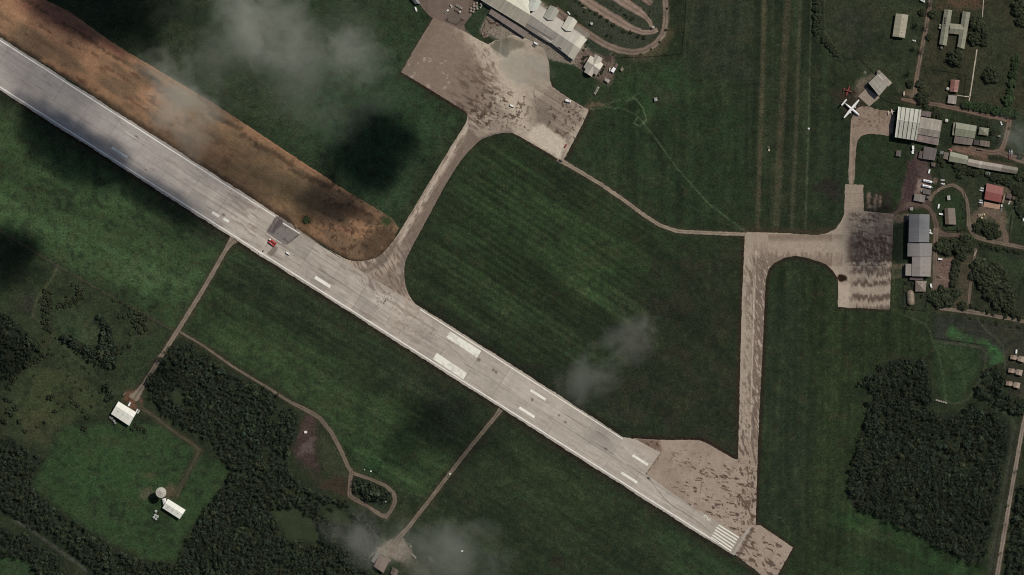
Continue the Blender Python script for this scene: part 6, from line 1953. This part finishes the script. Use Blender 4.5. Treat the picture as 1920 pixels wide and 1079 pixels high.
GROUND = [(RWY, .28), (APRON, .24), (PAD, .20), (TAXI_A, .20), (HPAD, .21), (STRIP, .17), (YARD, .17)]


def ground_z(px, py):
    a, b = np.array([float(px)]), np.array([float(py)])
    for pts, z in GROUND:
        if inside(a, b, pts)[0]:
            return z
    for k, pts in ROADS.items():
        if seg_near(a, b, pts, False)[0][0] < 4:
            return .06 + .004 * list(ROADS).index(k)
    return 0.0


def turn(t, deg):
    t.location.z = ground_z(t.location.x / S + 960, 539.5 - t.location.y / S)
    t.rotation_euler = (0, 0, -math.radians(deg))
    return t


def sub(name, key, fn, mat, parent, loc=(0, 0, 0)):
    return link(name, shared(key, fn, mat), parent, loc)


def car(px, py, deg, c, label, kind="car", group=None):
    """Hatchback, van or pickup with hull, glazed cabin, roof and four wheels. deg: heading in the photo, clockwise from right."""
    pm = paint_mat(c, .3, wear=.04)
    t = turn(thing({"car": "parked_car", "pickup": "pickup_truck", "van": "van"}[kind], px, py, label, kind if kind != "pickup" else "pickup truck", group), deg)
    L, W_ = {"car": (4.4, 1.8), "pickup": (5.3, 1.9), "van": (5.4, 2.1)}[kind]
    a = L / 2
    if kind == "car":
        sub("body", "car/body", lambda: bevel(box3(-a, a, -W_ / 2, W_ / 2, .3, .95, .08, .05), .1), pm, t)
        sub("cabin_glass", "car/glass", lambda: box3(-a * .85, a * .42, -W_ * .46, W_ * .46, .93, 1.42, .45, .14), GLASS, t)
        sub("car_roof", "car/roof", lambda: bevel(box3(-a * .64, a * .22, -W_ * .38, W_ * .38, 1.42, 1.5, .05, .04), .03), pm, t)
    elif kind == "pickup":
        sub("body", "pick/body", lambda: join([bevel(box3(-a * .05, a, -W_ / 2, W_ / 2, .35, 1.0, .06, .05), .09), box3(-a, -a * .05, -W_ / 2, -W_ / 2 + .1, .35, 1.05), box3(-a, -a * .05, W_ / 2 - .1, W_ / 2, .35, 1.05), box3(-a, -a + .1, -W_ / 2 + .1, W_ / 2 - .1, .35, 1.05)]), pm, t)
        sub("load_bed", "pick/bed", lambda: box3(-a + .1, -a * .05, -W_ / 2 + .1, W_ / 2 - .1, .4, .6), WALL_D, t)
        sub("cabin_glass", "pick/glass", lambda: box3(-a * .05, a * .5, -W_ * .46, W_ * .46, .98, 1.6, .35, .14), GLASS, t)
        sub("cab_roof", "pick/roof", lambda: bevel(box3(a * .06, a * .38, -W_ * .38, W_ * .38, 1.6, 1.68, .04, .04), .03), pm, t)
    else:
        sub("body", "van/body", lambda: bevel(box3(-a, a, -W_ / 2, W_ / 2, .35, 1.2, .05, .04), .1), pm, t)
        sub("side_glass", "van/glass", lambda: box3(-a * .96, a * .86, -W_ * .475, W_ * .475, 1.18, 1.75, .3, .1), GLASS, t)
        sub("van_roof", "van/roof", lambda: bevel(box3(-a * .9, a * .7, -W_ * .45, W_ * .45, 1.75, 1.95, .1, .08), .05), pm, t)
    for x in (-a * .62, a * .62):
        for y in (-W_ / 2 + .12, W_ / 2 - .12):
            sub("wheel", "wheel", wheel_vf, RUBBER, t, (x, y, .34))
    return t


def truck(px, py, deg, cab_c, box_c, L, w, label, h=2.9, flat=False, name="truck", cat="truck", group=None):
    t = turn(thing(name, px, py, label, cat, group), deg)
    a = L / 2
    sub("chassis", f"truck{L}/chassis", lambda: box3(-a, a * .95, -w * .3, w * .3, .55, .85), WALL_D, t)
    if cab_c:
        sub("cab", f"truck{L}{w}/cab", lambda: bevel(box3(a - 2.0, a, -w / 2, w / 2, .6, 2.4, .15, .12), .12), paint_mat(cab_c, .35, wear=.05), t)
        sub("windscreen", f"truck{L}{w}/glass", lambda: box3(a - .35, a + .02, -w * .4, w * .4, 1.45, 2.1, .06, .1), GLASS, t)
    e = a - 2.3 if cab_c else a
    if flat:
        sub("load_bed", f"truck{L}{w}/bed", lambda: box3(-a, e, -w / 2, w / 2, .86, 1.1), paint_mat(box_c, .8), t)
        sub("cargo", f"truck{L}{w}/cargo", lambda: join([bevel(box3(-a + .3 + k * (e + a - .6) / 3, -a + .3 + (k + .7) * (e + a - .6) / 3, -w * .36, w * .36, 1.1, 1.7 + .3 * (k % 2), .1, .1), .06) for k in range(3)]), paint_mat(tuple(v * .8 for v in box_c), .8, wear=.3), t)
    else:
        sub("cargo_box", f"truck{L}{w}{h}/box", lambda: bevel(box3(-a, e, -w / 2, w / 2, .9, h), .05), paint_mat(box_c, .5, wear=.06), t)
    for x in ((-a * .75, -a * .5, a * .68) if L > 6 else (-a * .62, a * .6)):
        for y in (-w / 2 + .15, w / 2 - .15):
            sub("wheel", "truck/wheel", lambda: wheel_vf(.48, .3), RUBBER, t, (x, y, .48))
    return t


WHT, SIL, DRK = (236, 234, 228), (176, 176, 174), (62, 60, 60)
# on the runway and main apron
car(540, 475.3, 33, WHT, "white car driving along the runway right of the red machine", "van")
truck(1065.5, 189.5, 18, WHT, (232, 230, 222), 6.6, 2.6, "white van-bodied truck at the apron's grass edge")
car(960, 199, 24, WHT, "white car alone in the middle of the main apron", "van")
car(1005, 82, 32, WHT, "white car in front of the terminal verandah", "van")
car(1001.8, 86.2, 32, (120, 112, 104), "grey car beside the white car before the terminal verandah")
car(1060.3, 274, -58, (150, 62, 52), "dark red car at the apron's right edge")
car(1051, 302, 30, DRK, "dark car where the path leaves the apron's lower corner")
car(842.3, 891, -52, (214, 212, 190), "pale car driving up the lower service road", "pickup")
car(837.5, 21.7, -40, WHT, "white pickup parked left of the round yard clearing", "pickup")
truck(861, 13.5, 28, (150, 140, 128), (150, 138, 124), 8.6, 2.6, "upper tan flatbed truck parked in the terminal yard", flat=True)
truck(858.5, 20.5, 28, (206, 200, 192), (130, 116, 104), 7.6, 2.6, "lower flatbed truck with white cab in the terminal yard", flat=True)
car(846, 11.5, 60, (206, 200, 192), "white car at the top of the round yard clearing")
car(780, 17.8, 70, WHT, "white car on the grass under the striped shed", "van")
car(1066.3, 24.8, 50, WHT, "white car on the terminal forecourt between porches")
truck(1150, 131.5, -58, None, (238, 236, 232), 5.6, 3.6, "bright white container unit beside the pavilion", 2.8, name="container", cat="container")
car(1143.3, 131, -90, (216, 206, 190), "small white car just left of the white container")
truck(1118.5, 170.5, -60, None, (156, 152, 136), 9.8, 2.5, "long flatbed trailer with pale cargo below the pavilion", flat=True, name="trailer", cat="trailer")
# east compound
car(1441.5, 279.5, 80, (206, 196, 170), "tan car crossing the grass strip between the brown tracks", "pickup")
car(1713.4, 76.6, 12, (206, 206, 198), "white car on the lawn below the long cream hall")
truck(1730, 1.8, 30, (216, 216, 210), (200, 200, 194), 5.4, 2.4, "white truck at the top edge by the compound road")
car(1695, 176.3, 95, (190, 170, 150), "tan van parked on bare ground left of the compound road", "van")
truck(1711.8, 278.8, 88, WHT, WHT, 6.2, 2.4, "white box truck below the striped hangar")
truck(1711.2, 286.4, 88, None, WHT, 3.0, 2.4, "small white trailer behind the white box truck", 1.9, name="trailer", cat="trailer")
car(1742, 322, 105, WHT, "white car in the dirt yard above the fuel tanks", "van")
car(1767.2, 338.2, 8, (206, 206, 200), "upper white car on grass right of the fuel tanks")
car(1767.4, 345, 8, WHT, "lower white car on grass right of the fuel tanks")
car(1759.8, 387.2, 100, WHT, "white van at the left of the loop lawn", "van")
car(1764.2, 402, 10, WHT, "white car left of the brown corrugated roof", "van")
car(1744.3, 433.6, 80, WHT, "upper of two white cars against the grey hangar's right wall")
car(1744.6, 437.4, 20, WHT, "lower of two white cars against the grey hangar's right wall")
car(1762.6, 486.4, 5, WHT, "white car on the dirt car park under the trees", "van")
car(1761, 519.2, 15, (140, 126, 116), "dusty brown car on the lower dirt car park", "pickup")
car(1745.6, 536.4, 75, WHT, "white car beside the pyramid pavilion", "van")
car(1841.2, 353.4, 12, (210, 208, 200), "uppermost white car left of the brick-red roof")
car(1840.4, 357.6, 8, WHT, "second white car left of the brick-red roof")
car(1839.2, 376.2, 8, (190, 188, 184), "silver car, upper of the pair by the concrete slab")
car(1838.6, 380.2, 8, WHT, "white car, lower of the pair by the concrete slab")
car(1837.2, 385.2, 15, DRK, "dark car parked below the silver and white pair")
car(1892, 381, -65, (206, 204, 198), "white car in grass right of the concrete slab")
car(1878, 387.3, 100, WHT, "white car at the right end of the concrete slab")
car(1877.2, 392, 100, (130, 130, 124), "grey car under the slab's right end")
truck(1840.5, 403.6, -12, (196, 180, 140), (186, 172, 136), 8.0, 2.5, "yellowish flatbed truck by the dirt fork copse", flat=True)
car(1842, 410.8, 60, (196, 184, 150), "cream car just below the yellowish flatbed truck", "van")
car(1905.4, 660, 95, WHT, "white van above the topmost twin-roofed house", "van")
car(1919, 411, 90, WHT, "white van cut by the right frame edge", "van")
car(1877.3, 231.6, 70, WHT, "white car near the dirt bend right of the hipped house")
car(1781.7, 281.6, 30, (196, 120, 116), "pink car between carport and barracks")
car(1834, 268.6, 60, WHT, "small white car squeezed beside the pinkish workshop")
for k, (x, y, c) in enumerate(((1893, 285.5, (150, 150, 146)), (1897, 285, (196, 196, 192)), (1892, 291.5, (96, 84, 80)), (1896, 291, (128, 128, 124)), (1893, 295.4, (140, 74, 64)))):
    car(x, y, 85, c, f"{('grey', 'silver', 'dark', 'dull grey', 'red')[k]} car in the cluster beside the right-hand lane end", group="cars by the lane end")
car(242.8, 758.2, -62, WHT, "white van nearest the white shed's upper wall", "van")
car(256.5, 770.6, -60, WHT, "left white car at the white shed's right end")
car(259.4, 773, -60, (206, 204, 198), "right white car at the white shed's right end")
truck(775.2, 1042.8, 38, None, (150, 140, 124), 7.2, 2.2, "pale flatbed trailer on the lower right of the dirt yard", flat=True, name="trailer", cat="trailer")
car(769, 1022.5, 65, (140, 138, 124), "grey-green car at the dirt yard's right rim", "pickup")

# the red machine at work on the runway
pv = turn(thing("paving_machine", 510, 455, "red paving machine with white cab beside the dark runway patch", "machine"), 38)
RED = paint_mat((176, 62, 56), .5, wear=.15)
part_ = lambda n, vf, m: link(n, fix(mesh(n, *vf, m)), pv)
part_("chassis", join([bevel(box3(-4.2, 4.0, -2.6, -.5, .7, 2.1, .3, .2), .1), bevel(box3(-4.2, 4.0, .5, 2.6, .7, 1.9, .3, .2), .1), box3(-3.4, 3.2, -.5, .5, .8, 1.2)]), RED)
part_("conveyor", box3(-4.6, 4.6, -.45, .45, 1.25, 1.55), RUBBER)
part_("hopper", join([box3(3.2, 5.0, -2.4, -2.2, .8, 1.9), box3(3.2, 5.0, 2.2, 2.4, .8, 1.9), box3(3.2, 5.0, -2.2, 2.2, .7, .9)]), RED)
part_("cab", bevel(box3(-4.6, -2.6, .4, 2.4, 1.9, 3.4, .15, .15), .12), paint_mat(WHT, .4))
part_("cab_glass", box3(-4.64, -2.56, .5, 2.3, 2.3, 2.95, .05, .05), GLASS)
part_("engine_cover", bevel(box3(-1.6, 1.2, -2.2, -.8, 2.0, 2.7, .15, .15), .1), paint_mat((206, 120, 112), .5))
for y in (-2.1, 1.5):
    part_("crawler_track", bevel(box3(-3.8, 3.6, y, y + .6, 0, .75, .4, 0), .12), RUBBER)
ct = turn(thing("utility_cart", 488.5, 474, "small white cart with shadow block at the runway's lower edge", "cart"), -35)
link("cart_bed", fix(mesh("cart_bed", *bevel(box3(-1.6, 1.6, -.8, .8, .6, 1.3), .06), paint_mat(WHT, .5))), ct)
link("drawbar", fix(mesh("drawbar", *box3(1.6, 2.8, -.08, .08, .5, .65), WALL_D)), ct)
for y in (-.8, .8):
    sub("wheel", "wheel", wheel_vf, RUBBER, ct, (0, y, .34))
gn = turn(thing("shadow_block", 493, 471.2, "small black generator beside the white cart", "shadow_block"), -35)  # black block added in place of the cart's shadow
link("shadow_body", fix(mesh("shadow_body", *bevel(box3(-1.0, 1.0, -.7, .7, .25, 1.3, .1, .1), .08), paint_mat((30, 30, 32), .5))), gn)
link("shadow_base", fix(mesh("shadow_base", *join([box3(-1.2, 1.2, -.7, -.5, 0, .25), box3(-1.2, 1.2, .5, .7, 0, .25)]), WALL_D)), gn)
lt = thing("runway_lamp", 551.5, 479.3, "tiny dark marker standing on the runway right of the white car", "marker")
link("base", fix(mesh("base", *cyl(0, 0, .5, .28, .5, 12), WALL_D)), lt)
link("head", fix(mesh("head", *cyl(0, 0, .25, .5, 1.0, 12, .12), paint_mat((60, 54, 50)))), lt)


def airplane(px, py, deg, label, span, length, fr, c, tail_span, nac=True, low=False, trim=None):
    t = turn(thing("airplane", px, py, label, "airplane"), deg)
    pm = paint_mat(c, .35, wear=.06)
    a = length / 2
    z = 1.0 + fr
    P = lambda n, vf, m, par=t: link(n, fix(mesh(n, *vf, m)), par)
    fu = P("fuselage", loft([(-a, z + fr * .55, fr * .12, fr * .15), (-a * .8, z + fr * .4, fr * .35, fr * .4), (-a * .45, z + fr * .1, fr * .85, fr * .9), (-a * .1, z, fr, fr), (a * .6, z, fr, fr), (a * .8, z - fr * .05, fr * .85, fr * .85), (a * .93, z - fr * .15, fr * .5, fr * .5), (a, z - fr * .2, fr * .1, fr * .1)], 18), pm)
    P("cockpit_glass", loft([(a * .74, z + fr * .3, fr * .72, fr * .6), (a * .84, z + fr * .12, fr * .62, fr * .55), (a * .88, z - .0, fr * .45, fr * .35)], 14), GLASS, fu)
    if trim:
        for s in (-1, 1):
            P("stripe", box3(-a * .4, a * .7, s * fr * .99 - .03, s * fr * .99 + .03, z - .1, z + .15), paint_mat(trim, .4), fu)
    wz = z + (-fr * .6 if low else fr * .85)
    s, rc, tc = span / 2, length * (.062 if nac else .09), length * (.032 if nac else .06)
    V = []
    for y, ch, x in ((-s, tc, 0), (-s * .35, rc, .0), (s * .35, rc, .0), (s, tc, 0)):
        for dz in (0, .16):
            V += [Vector((x + ch, y, wz + dz)), Vector((x - ch, y, wz + dz))]
    F = [[0, 1, 3, 2], [12, 14, 15, 13]]
    for k in range(3):
        b = k * 4
        F += [[b, b + 4, b + 5, b + 1], [b + 2, b + 3, b + 7, b + 6], [b, b + 2, b + 6, b + 4], [b + 1, b + 5, b + 7, b + 3]]
    P("wing", (V, F), pm)
    ts, tch = tail_span / 2, length * (.038 if nac else .06)
    tz = z + fr * (2.9 if nac else .8)
    P("fin", (lambda V: (V, [[0, 1, 2, 3], [7, 6, 5, 4], [0, 4, 5, 1], [1, 5, 6, 2], [2, 6, 7, 3], [3, 7, 4, 0]]))([Vector(p) for p in ((-a * .55, -.1, z + fr * .5), (-a, -.1, z + fr * .6), (-a * 1.05, -.06, tz), (-a * .86, -.06, tz), (-a * .55, .1, z + fr * .5), (-a, .1, z + fr * .6), (-a * 1.05, .06, tz), (-a * .86, .06, tz))]), pm)
    P("tailplane", box3(-a * .96 - tch, -a * .96 + tch, -ts, ts, tz - .02, tz + .12, .1, .1), pm)
    if nac:
        for sgn in (-1, 1):
            y = sgn * span * .155
            n = P("engine_nacelle", [(Vector(v) + Vector((0, y, 0))) for v in loft([(-rc * .6, wz - .15, .3, .3), (rc * .3, wz - .25, .55, .6), (rc * 1.4, wz - .2, .55, .55), (rc * 1.9, wz - .15, .3, .3)], 12)[0]] and (lambda vf: ([v + Vector((0, y, 0)) for v in vf[0]], vf[1]))(loft([(-rc * .9, wz - .15, .3, .3), (rc * .3, wz - .25, .55, .6), (rc * 1.5, wz - .2, .55, .55), (rc * 2.1, wz - .15, .3, .3)], 12)), pm)
            bl = []
            for q in range(4):
                an = q * math.pi / 2 + .4
                d = Vector((0, math.cos(an), math.sin(an)))
                m_ = Vector((0, -math.sin(an), math.cos(an))) * .1
                c0 = Vector((rc * 2.12, y, wz - .15))
                bl.append(([c0 - m_, c0 + d * 1.7 - m_, c0 + d * 1.7 + m_, c0 + m_, c0 - m_ + Vector((.05, 0, 0)), c0 + d * 1.7 - m_ + Vector((.05, 0, 0)), c0 + d * 1.7 + m_ + Vector((.05, 0, 0)), c0 + m_ + Vector((.05, 0, 0))], [[3, 2, 1, 0], [4, 5, 6, 7], [0, 1, 5, 4], [1, 2, 6, 5], [2, 3, 7, 6], [3, 0, 4, 7]]))
            P("propeller", join(bl), RUBBER, n)
    else:
        P("propeller", join([box3(a, a + .06, -1.0, 1.0, z - .28, z - .14)]), RUBBER)
    for x, y in ((a * .7, 0), (-a * .05, span * .12), (-a * .05, -span * .12)):
        P("landing_gear", join([cyl(x, y, .1, .3, z - fr * .3, 8), ([v + Vector((x, y, .4)) for v in wheel_vf(.4, .25)[0]], wheel_vf(.4, .25)[1])]), RUBBER)
    return t


airplane(1596.3, 204.6, 39.8, "white twin-propeller airplane with long tapered wings parked on dirt", 26.2, 23.2, 1.35, (224, 222, 216), 8.8, True, False)
airplane(1589.8, 171, 20, "derelict red airplane in the grass near the diagonal hangar", 11.8, 9.6, .7, (122, 56, 50), 3.8, False, True)
airplane(1672.5, 210.3, -12, "small light airplane parked in front of the striped hangar", 5.6, 8.6, .55, (206, 192, 176), 4.4, False, True)

# horizontal fuel tanks
for k, (x, y, lab) in enumerate(((1739, 340.3, "upper of two long white fuel tanks in the depot"), (1737.6, 350, "lower of two long white fuel tanks in the depot"))):
    t = turn(thing("fuel_tank", x, y, lab, "tank", "white fuel tanks in the depot"), 13)
    P = lambda n, vf, m: link(n, fix(mesh(n, *vf, m)), t)
    P("shell", loft([(-5.2, 2.0, .5, .5), (-5.0, 2.0, 1.15, 1.15), (-4.6, 2.0, 1.4, 1.4), (4.6, 2.0, 1.4, 1.4), (5.0, 2.0, 1.15, 1.15), (5.2, 2.0, .5, .5)], 24), paint_mat((244, 243, 240), .35, wear=.05))
    P("walkway", join([box3(-3.4, 2.6, -.25, .25, 3.42, 3.5), box3(-2.6, -1.6, -.6, .2, 3.5, 3.62)]), paint_mat((92, 90, 88)))
    P("manhole", join([cyl(-2.0, 0, .3, 3.3, 3.75, 12), cyl(1.4, .2, .25, 3.3, 3.7, 12)]), paint_mat((110, 108, 104)))
    for x0 in (-3.2, 3.2):
        P("saddle", box3(x0 - .3, x0 + .3, -1.2, 1.2, 0, 1.1, 0, .2), WALL_T)
    P("pipework", join([box3(5.0, 6.6, .5, .7, .6, .8), box3(6.4, 6.6, -.4, .7, .6, 1.6), box3(5.1, 5.3, -.9, .9, 1.0, 1.2)]), paint_mat((214, 210, 204)))
turn(tank(1728.5, 358.6, 2.6, 1.4, (150, 142, 134), "small grey round tank left of the grey depot block"), 0)
tank(1731.4, 363.5 - 5.8, 1.4, 1.3, (190, 186, 178), "tiny pale drum against the grey depot block's left end", name="drum")

# sun umbrellas on the terminal garden
um = [(889, 8.5), (894, 6), (888, 12), (893.6, 13), (901.6, 7.8), (883.6, 16.2), (889.2, 17.8), (895, 17), (882.6, 21.2), (887.6, 22.6)]
order = sorted(range(len(um)), key=lambda i: um[i][1])
for j, i in enumerate(order):
    x, y = um[i]
    t = thing("garden_umbrella", x, y, f"beige canopy umbrella, {ORD[j]} from the top of the {len(um)} left of the terminal", "umbrella", "umbrellas left of the terminal")
    sub("canopy", "umb/canopy", lambda: join([cyl(0, 0, 1.35, 2.0, 2.7, 8, .08)]), paint_mat((150, 138, 122), .8), t)
    sub("pole", "umb/pole", lambda: cyl(0, 0, .05, .2, 2.72, 8), WALL_D, t)
    sub("foot", "umb/foot", lambda: cyl(0, 0, .45, 0, .2, 12), WALL_T, t)
wl = thing("garden_wall", 902.2, 12, "short pale L-shaped wall beside the umbrellas", "wall")
part("wall_run", prism([W(*p) for p in ((900, 15.6), (900.9, 16.2), (904.8, 9.4), (903.9, 8.8))], 0, 1.2), paint_mat((186, 178, 164), .8), wl)
part("wall_coping", prism([W(*p) for p in ((899.9, 15.6), (900.9, 16.3), (904.9, 9.4), (903.9, 8.7))], 1.2, 1.3), WALL_W, wl)


def dish(px, py, r, c, label, name, cat):
    """Small squat cabinet with a cap: field equipment seen as a dot."""
    t = thing(name, px, py, label, cat)
    sub("cabinet", f"dot{r}/cab", lambda: bevel(box3(-r, r, -r * .8, r * .8, 0, 1.4), .06), paint_mat(c, .5), t)
    sub("cap", f"dot{r}/cap", lambda: box3(-r * 1.12, r * 1.12, -r * .95, r * .95, 1.4, 1.55, .15, .15), paint_mat(tuple(min(240, v * 1.05) for v in c), .5), t)
    return t


dish(573.2, 810.6, 1.5, (214, 208, 194), "white box on the bare reddish ground by the curved road", "equipment_box", "box")
dish(866.5, 1033.6, 1.0, (206, 206, 200), "white box alone in the lower middle grass", "equipment_box", "box")
dish(1516.2, 241.6, 1.0, (206, 206, 204), "white marker box on the pale grass track", "equipment_box", "box")
dish(695.3, 884, .9, (206, 206, 200), "right white box inside the fenced grass square", "equipment_box", "box")
dish(683.4, 881.2, .6, (170, 172, 164), "left pale box inside the fenced grass square", "equipment_box", "box")
dish(775 - 52, 941, .8, (150, 152, 140), "pale box at the triangular wood's lower end", "equipment_box", "box")
dish(1211.5, 160 - 4, .7, (60, 60, 56), "dark box in grass right of the pavilion", "equipment_box", "box")

# fences
_post = {}


def fence(pts, label, h=1.8, gap=9.0, c=(52, 48, 42), hedge=False):
    t = thing("wire_fence", pts[0][0], pts[0][1], label, "fence")
    P = [W(*p) for p in pts]
    runs = []
    first = True
    pm = paint_mat(c, .8)
    k = ("post", h)
    if k not in _post:
        _post[k] = mesh("post", *box3(-.07, .07, -.07, .07, 0, h + .2), pm)
    n_posts = 0
    for a, b in zip(P[:-1], P[1:]):
        d = b - a
        n = Vector((-d.y, d.x, 0)).normalized() * .05
        for z0 in (h * .08, h * .38, h * .68, h - .12):
            runs.append(prism([a - n, b - n, b + n, a + n], z0, z0 + .1))
        m = max(1, int(d.length / gap))
        for j in range(m + 1):
            if n_posts > 95 or (j == 0 and not first):
                continue
            link("post", _post[k], t, lerp(a, b, j / m) - P[0])
            n_posts += 1
        first = False
    part("wire", join(runs), pm, t)
    return t


fence([(1579, 109.5), (1613, 110), (1640, 138)], "dark fence running from the hedgerow to the diagonal hangar")
fence([(1652, 182), (1668, 192), (1688, 195)], "dark fence from diagonal hangar to the striped hangar's corner")
fence([(1748, 131), (1775, 133.5), (1812, 141.5), (1807, 184)], "fence around the pink-red cottage's lawn")
fence([(1750, 632.5), (1800, 640), (1855, 648)], "dark fence below the bright green weeds on the right")
fence([(1152, 108.5), (1220, 106), (1279, 101), (1285, 40), (1288, -10)], "wire fence between terminal loop road and open grass")
fence([(1695, 527), (1694, 578), (1737, 583), (1738, 530)], "yard fence round the vaulted hut")
fence([(683, 876), (693, 858), (716, 867.5), (709, 888), (683, 876)], "low fence enclosing the bright grass square", 1.2, 6)
fence([(1898, 398), (1894, 430), (1895, 454), (1925, 460)], "fence along the lane at the right edge below the red-roofed house")
fence([(1808, 354), (1811, 385), (1811, 432), (1770, 431)], "fence round the green lawn inside the loop road")
fence([(1757, 306), (1763, 329), (1756, 358)], "fence on the depot yard's right side")
row("palm_tree", "palm", "small dark palm", "along the straight right-hand road", "palms along the straight road", [(1905, 884, 3), (1890, 948, 3.2), (1884, 984, 3), (1876, 1037, 3)], 1, PALMS)

# ------------------------------------------------------------------ clouds: real drifting vapour at 600 m
CLOUD_Z = 600.0


def cloud(px, py, rx, ry, ang, tau, label, seed, shade=False, scale=3.0, lo=.45, hi=.80, soft=.0, rz=22.0, white=.93, alt=CLOUD_Z):
    """px, py: where it shows in the photo, or (shade=True) where its shadow falls on the ground."""
    p = W(px, py)
    if shade:
        p = p + Vector((SUN_DIR.x, SUN_DIR.y, 0)) * (alt / SUN_DIR.z)
    else:
        p = p * (1 - alt / CAM_H)
    bm = bmesh.new()
    bmesh.ops.create_icosphere(bm, subdivisions=3, radius=1.0)
    me = bpy.data.meshes.new("cloud")
    bm.to_mesh(me)
    bm.free()
    m = bpy.data.materials.new("cloud_vapour")
    m.use_nodes = True
    nt = m.node_tree
    nt.nodes.clear()
    out = nt.nodes.new("ShaderNodeOutputMaterial")
    v = nt.nodes.new("ShaderNodeVolumePrincipled")
    v.inputs["Color"].default_value = (white, white * .985, white * .87, 1)
    v.inputs["Anisotropy"].default_value = 0.1
    tc = nt.nodes.new("ShaderNodeTexCoord")
    ln = node(nt, "ShaderNodeVectorMath", operation='LENGTH')
    nt.links.new(tc.outputs["Object"], ln.inputs[0])
    mp = node(nt, "ShaderNodeMapping")
    mp.inputs["Location"].default_value = (seed * 3.17, seed * 1.3, seed * .7)
    q = max(rx, ry)
    mp.inputs["Scale"].default_value = (rx / q, ry / q, .35)
    nt.links.new(tc.outputs["Object"], mp.inputs["Vector"])
    wp = node(nt, "ShaderNodeTexNoise")
    wp.inputs["Scale"].default_value = scale * .8
    nt.links.new(mp.outputs[0], wp.inputs["Vector"])
    ad = node(nt, "ShaderNodeVectorMath", operation='MULTIPLY_ADD')
    nt.links.new(wp.outputs["Color"], ad.inputs[0])
    ad.inputs[1].default_value = (.5, .5, .1)
    nt.links.new(mp.outputs[0], ad.inputs[2])
    nz = noise(nt, ad.outputs[0], scale, 6, .62)
    fall = maprange(nt, ln.outputs["Value"], 1.0, soft, 0.0, 1.0)
    d = maprange(nt, mathn(nt, 'ADD', nz, mathn(nt, 'MULTIPLY', mathn(nt, 'SUBTRACT', fall, .5), .7)), lo, hi, 0, 1)
    d = mathn(nt, 'MULTIPLY', mathn(nt, 'MULTIPLY', d, mathn(nt, 'POWER', fall, .5)), tau / (rz * 1.5))
    nt.links.new(d, v.inputs["Density"])
    nt.links.new(v.outputs[0], out.inputs["Volume"])
    me.materials.append(m)
    o = link("cloud", me)
    o.location = (p.x, p.y, alt)
    o.scale = (rx * S, ry * S, rz)
    o.rotation_euler = (0, 0, -math.radians(ang))
    tag(o, label, "cloud", kind="stuff")
    return o


cloud(540, 115, 360, 230, 15, .8, "broad thin veil of cloud across the upper left grass", 9, scale=3.6, lo=.45, hi=.85)
cloud(488, 40, 180, 140, 20, 1.9, "bright white cloud wisp at the top left of the picture", 1)
cloud(335, 195, 110, 180, -25, 2.1, "small wispy cloud drifting over the brown strip", 2)
cloud(665, 105, 120, 85, 10, 1.25, "faint wisp of cloud left of the main apron", 3)
cloud(975, 120, 110, 75, 30, 1.5, "thin veil of cloud over the terminal apron", 4)
cloud(1180, 635, 100, 85, -30, .65, "small cloud puff over the large middle field", 5)
cloud(1110, 705, 140, 75, -40, .7, "faint trailing wisp below the middle field's cloud puff", 15)
cloud(845, 1040, 200, 120, 10, .95, "thin cloud over the grass at bottom centre", 6)
cloud(690, 1010, 130, 95, 30, .85, "faint cloud above the tan-roofed house", 7)
cloud(1905, 260, 70, 80, 0, .7, "faint cloud touching the right frame edge", 8)
for k, (px, py, rx, ry, ang, tau) in enumerate(((185, 8, 205, 108, 20, 8.0), (135, 280, 195, 80, 32, 9.0), (110, 165, 200, 100, 35, .9), (700, 285, 140, 120, -25, 6.0), (610, 385, 120, 75, 20, 2.6), (430, 310, 190, 90, 33, 1.0), (330, 390, 170, 60, 33, 1.5), (1640, 450, 105, 120, 0, 1.7), (290, 365, 150, 45, 33, 3.0), (840, 800, 170, 75, 30, 1.4), (5, 480, 120, 90, 0, 4.5), (110, 70, 100, 50, 32, 1.2), (760, 830, 120, 60, -50, 1.2))):
    cloud(px, py, rx, ry, ang, tau, "denser cloud drifting beyond the picture and shading the ground", seed=20 + k, shade=True, scale=2.8, lo=.32, hi=.54, alt=1500 if px in (840, 760, 330) else CLOUD_Z)
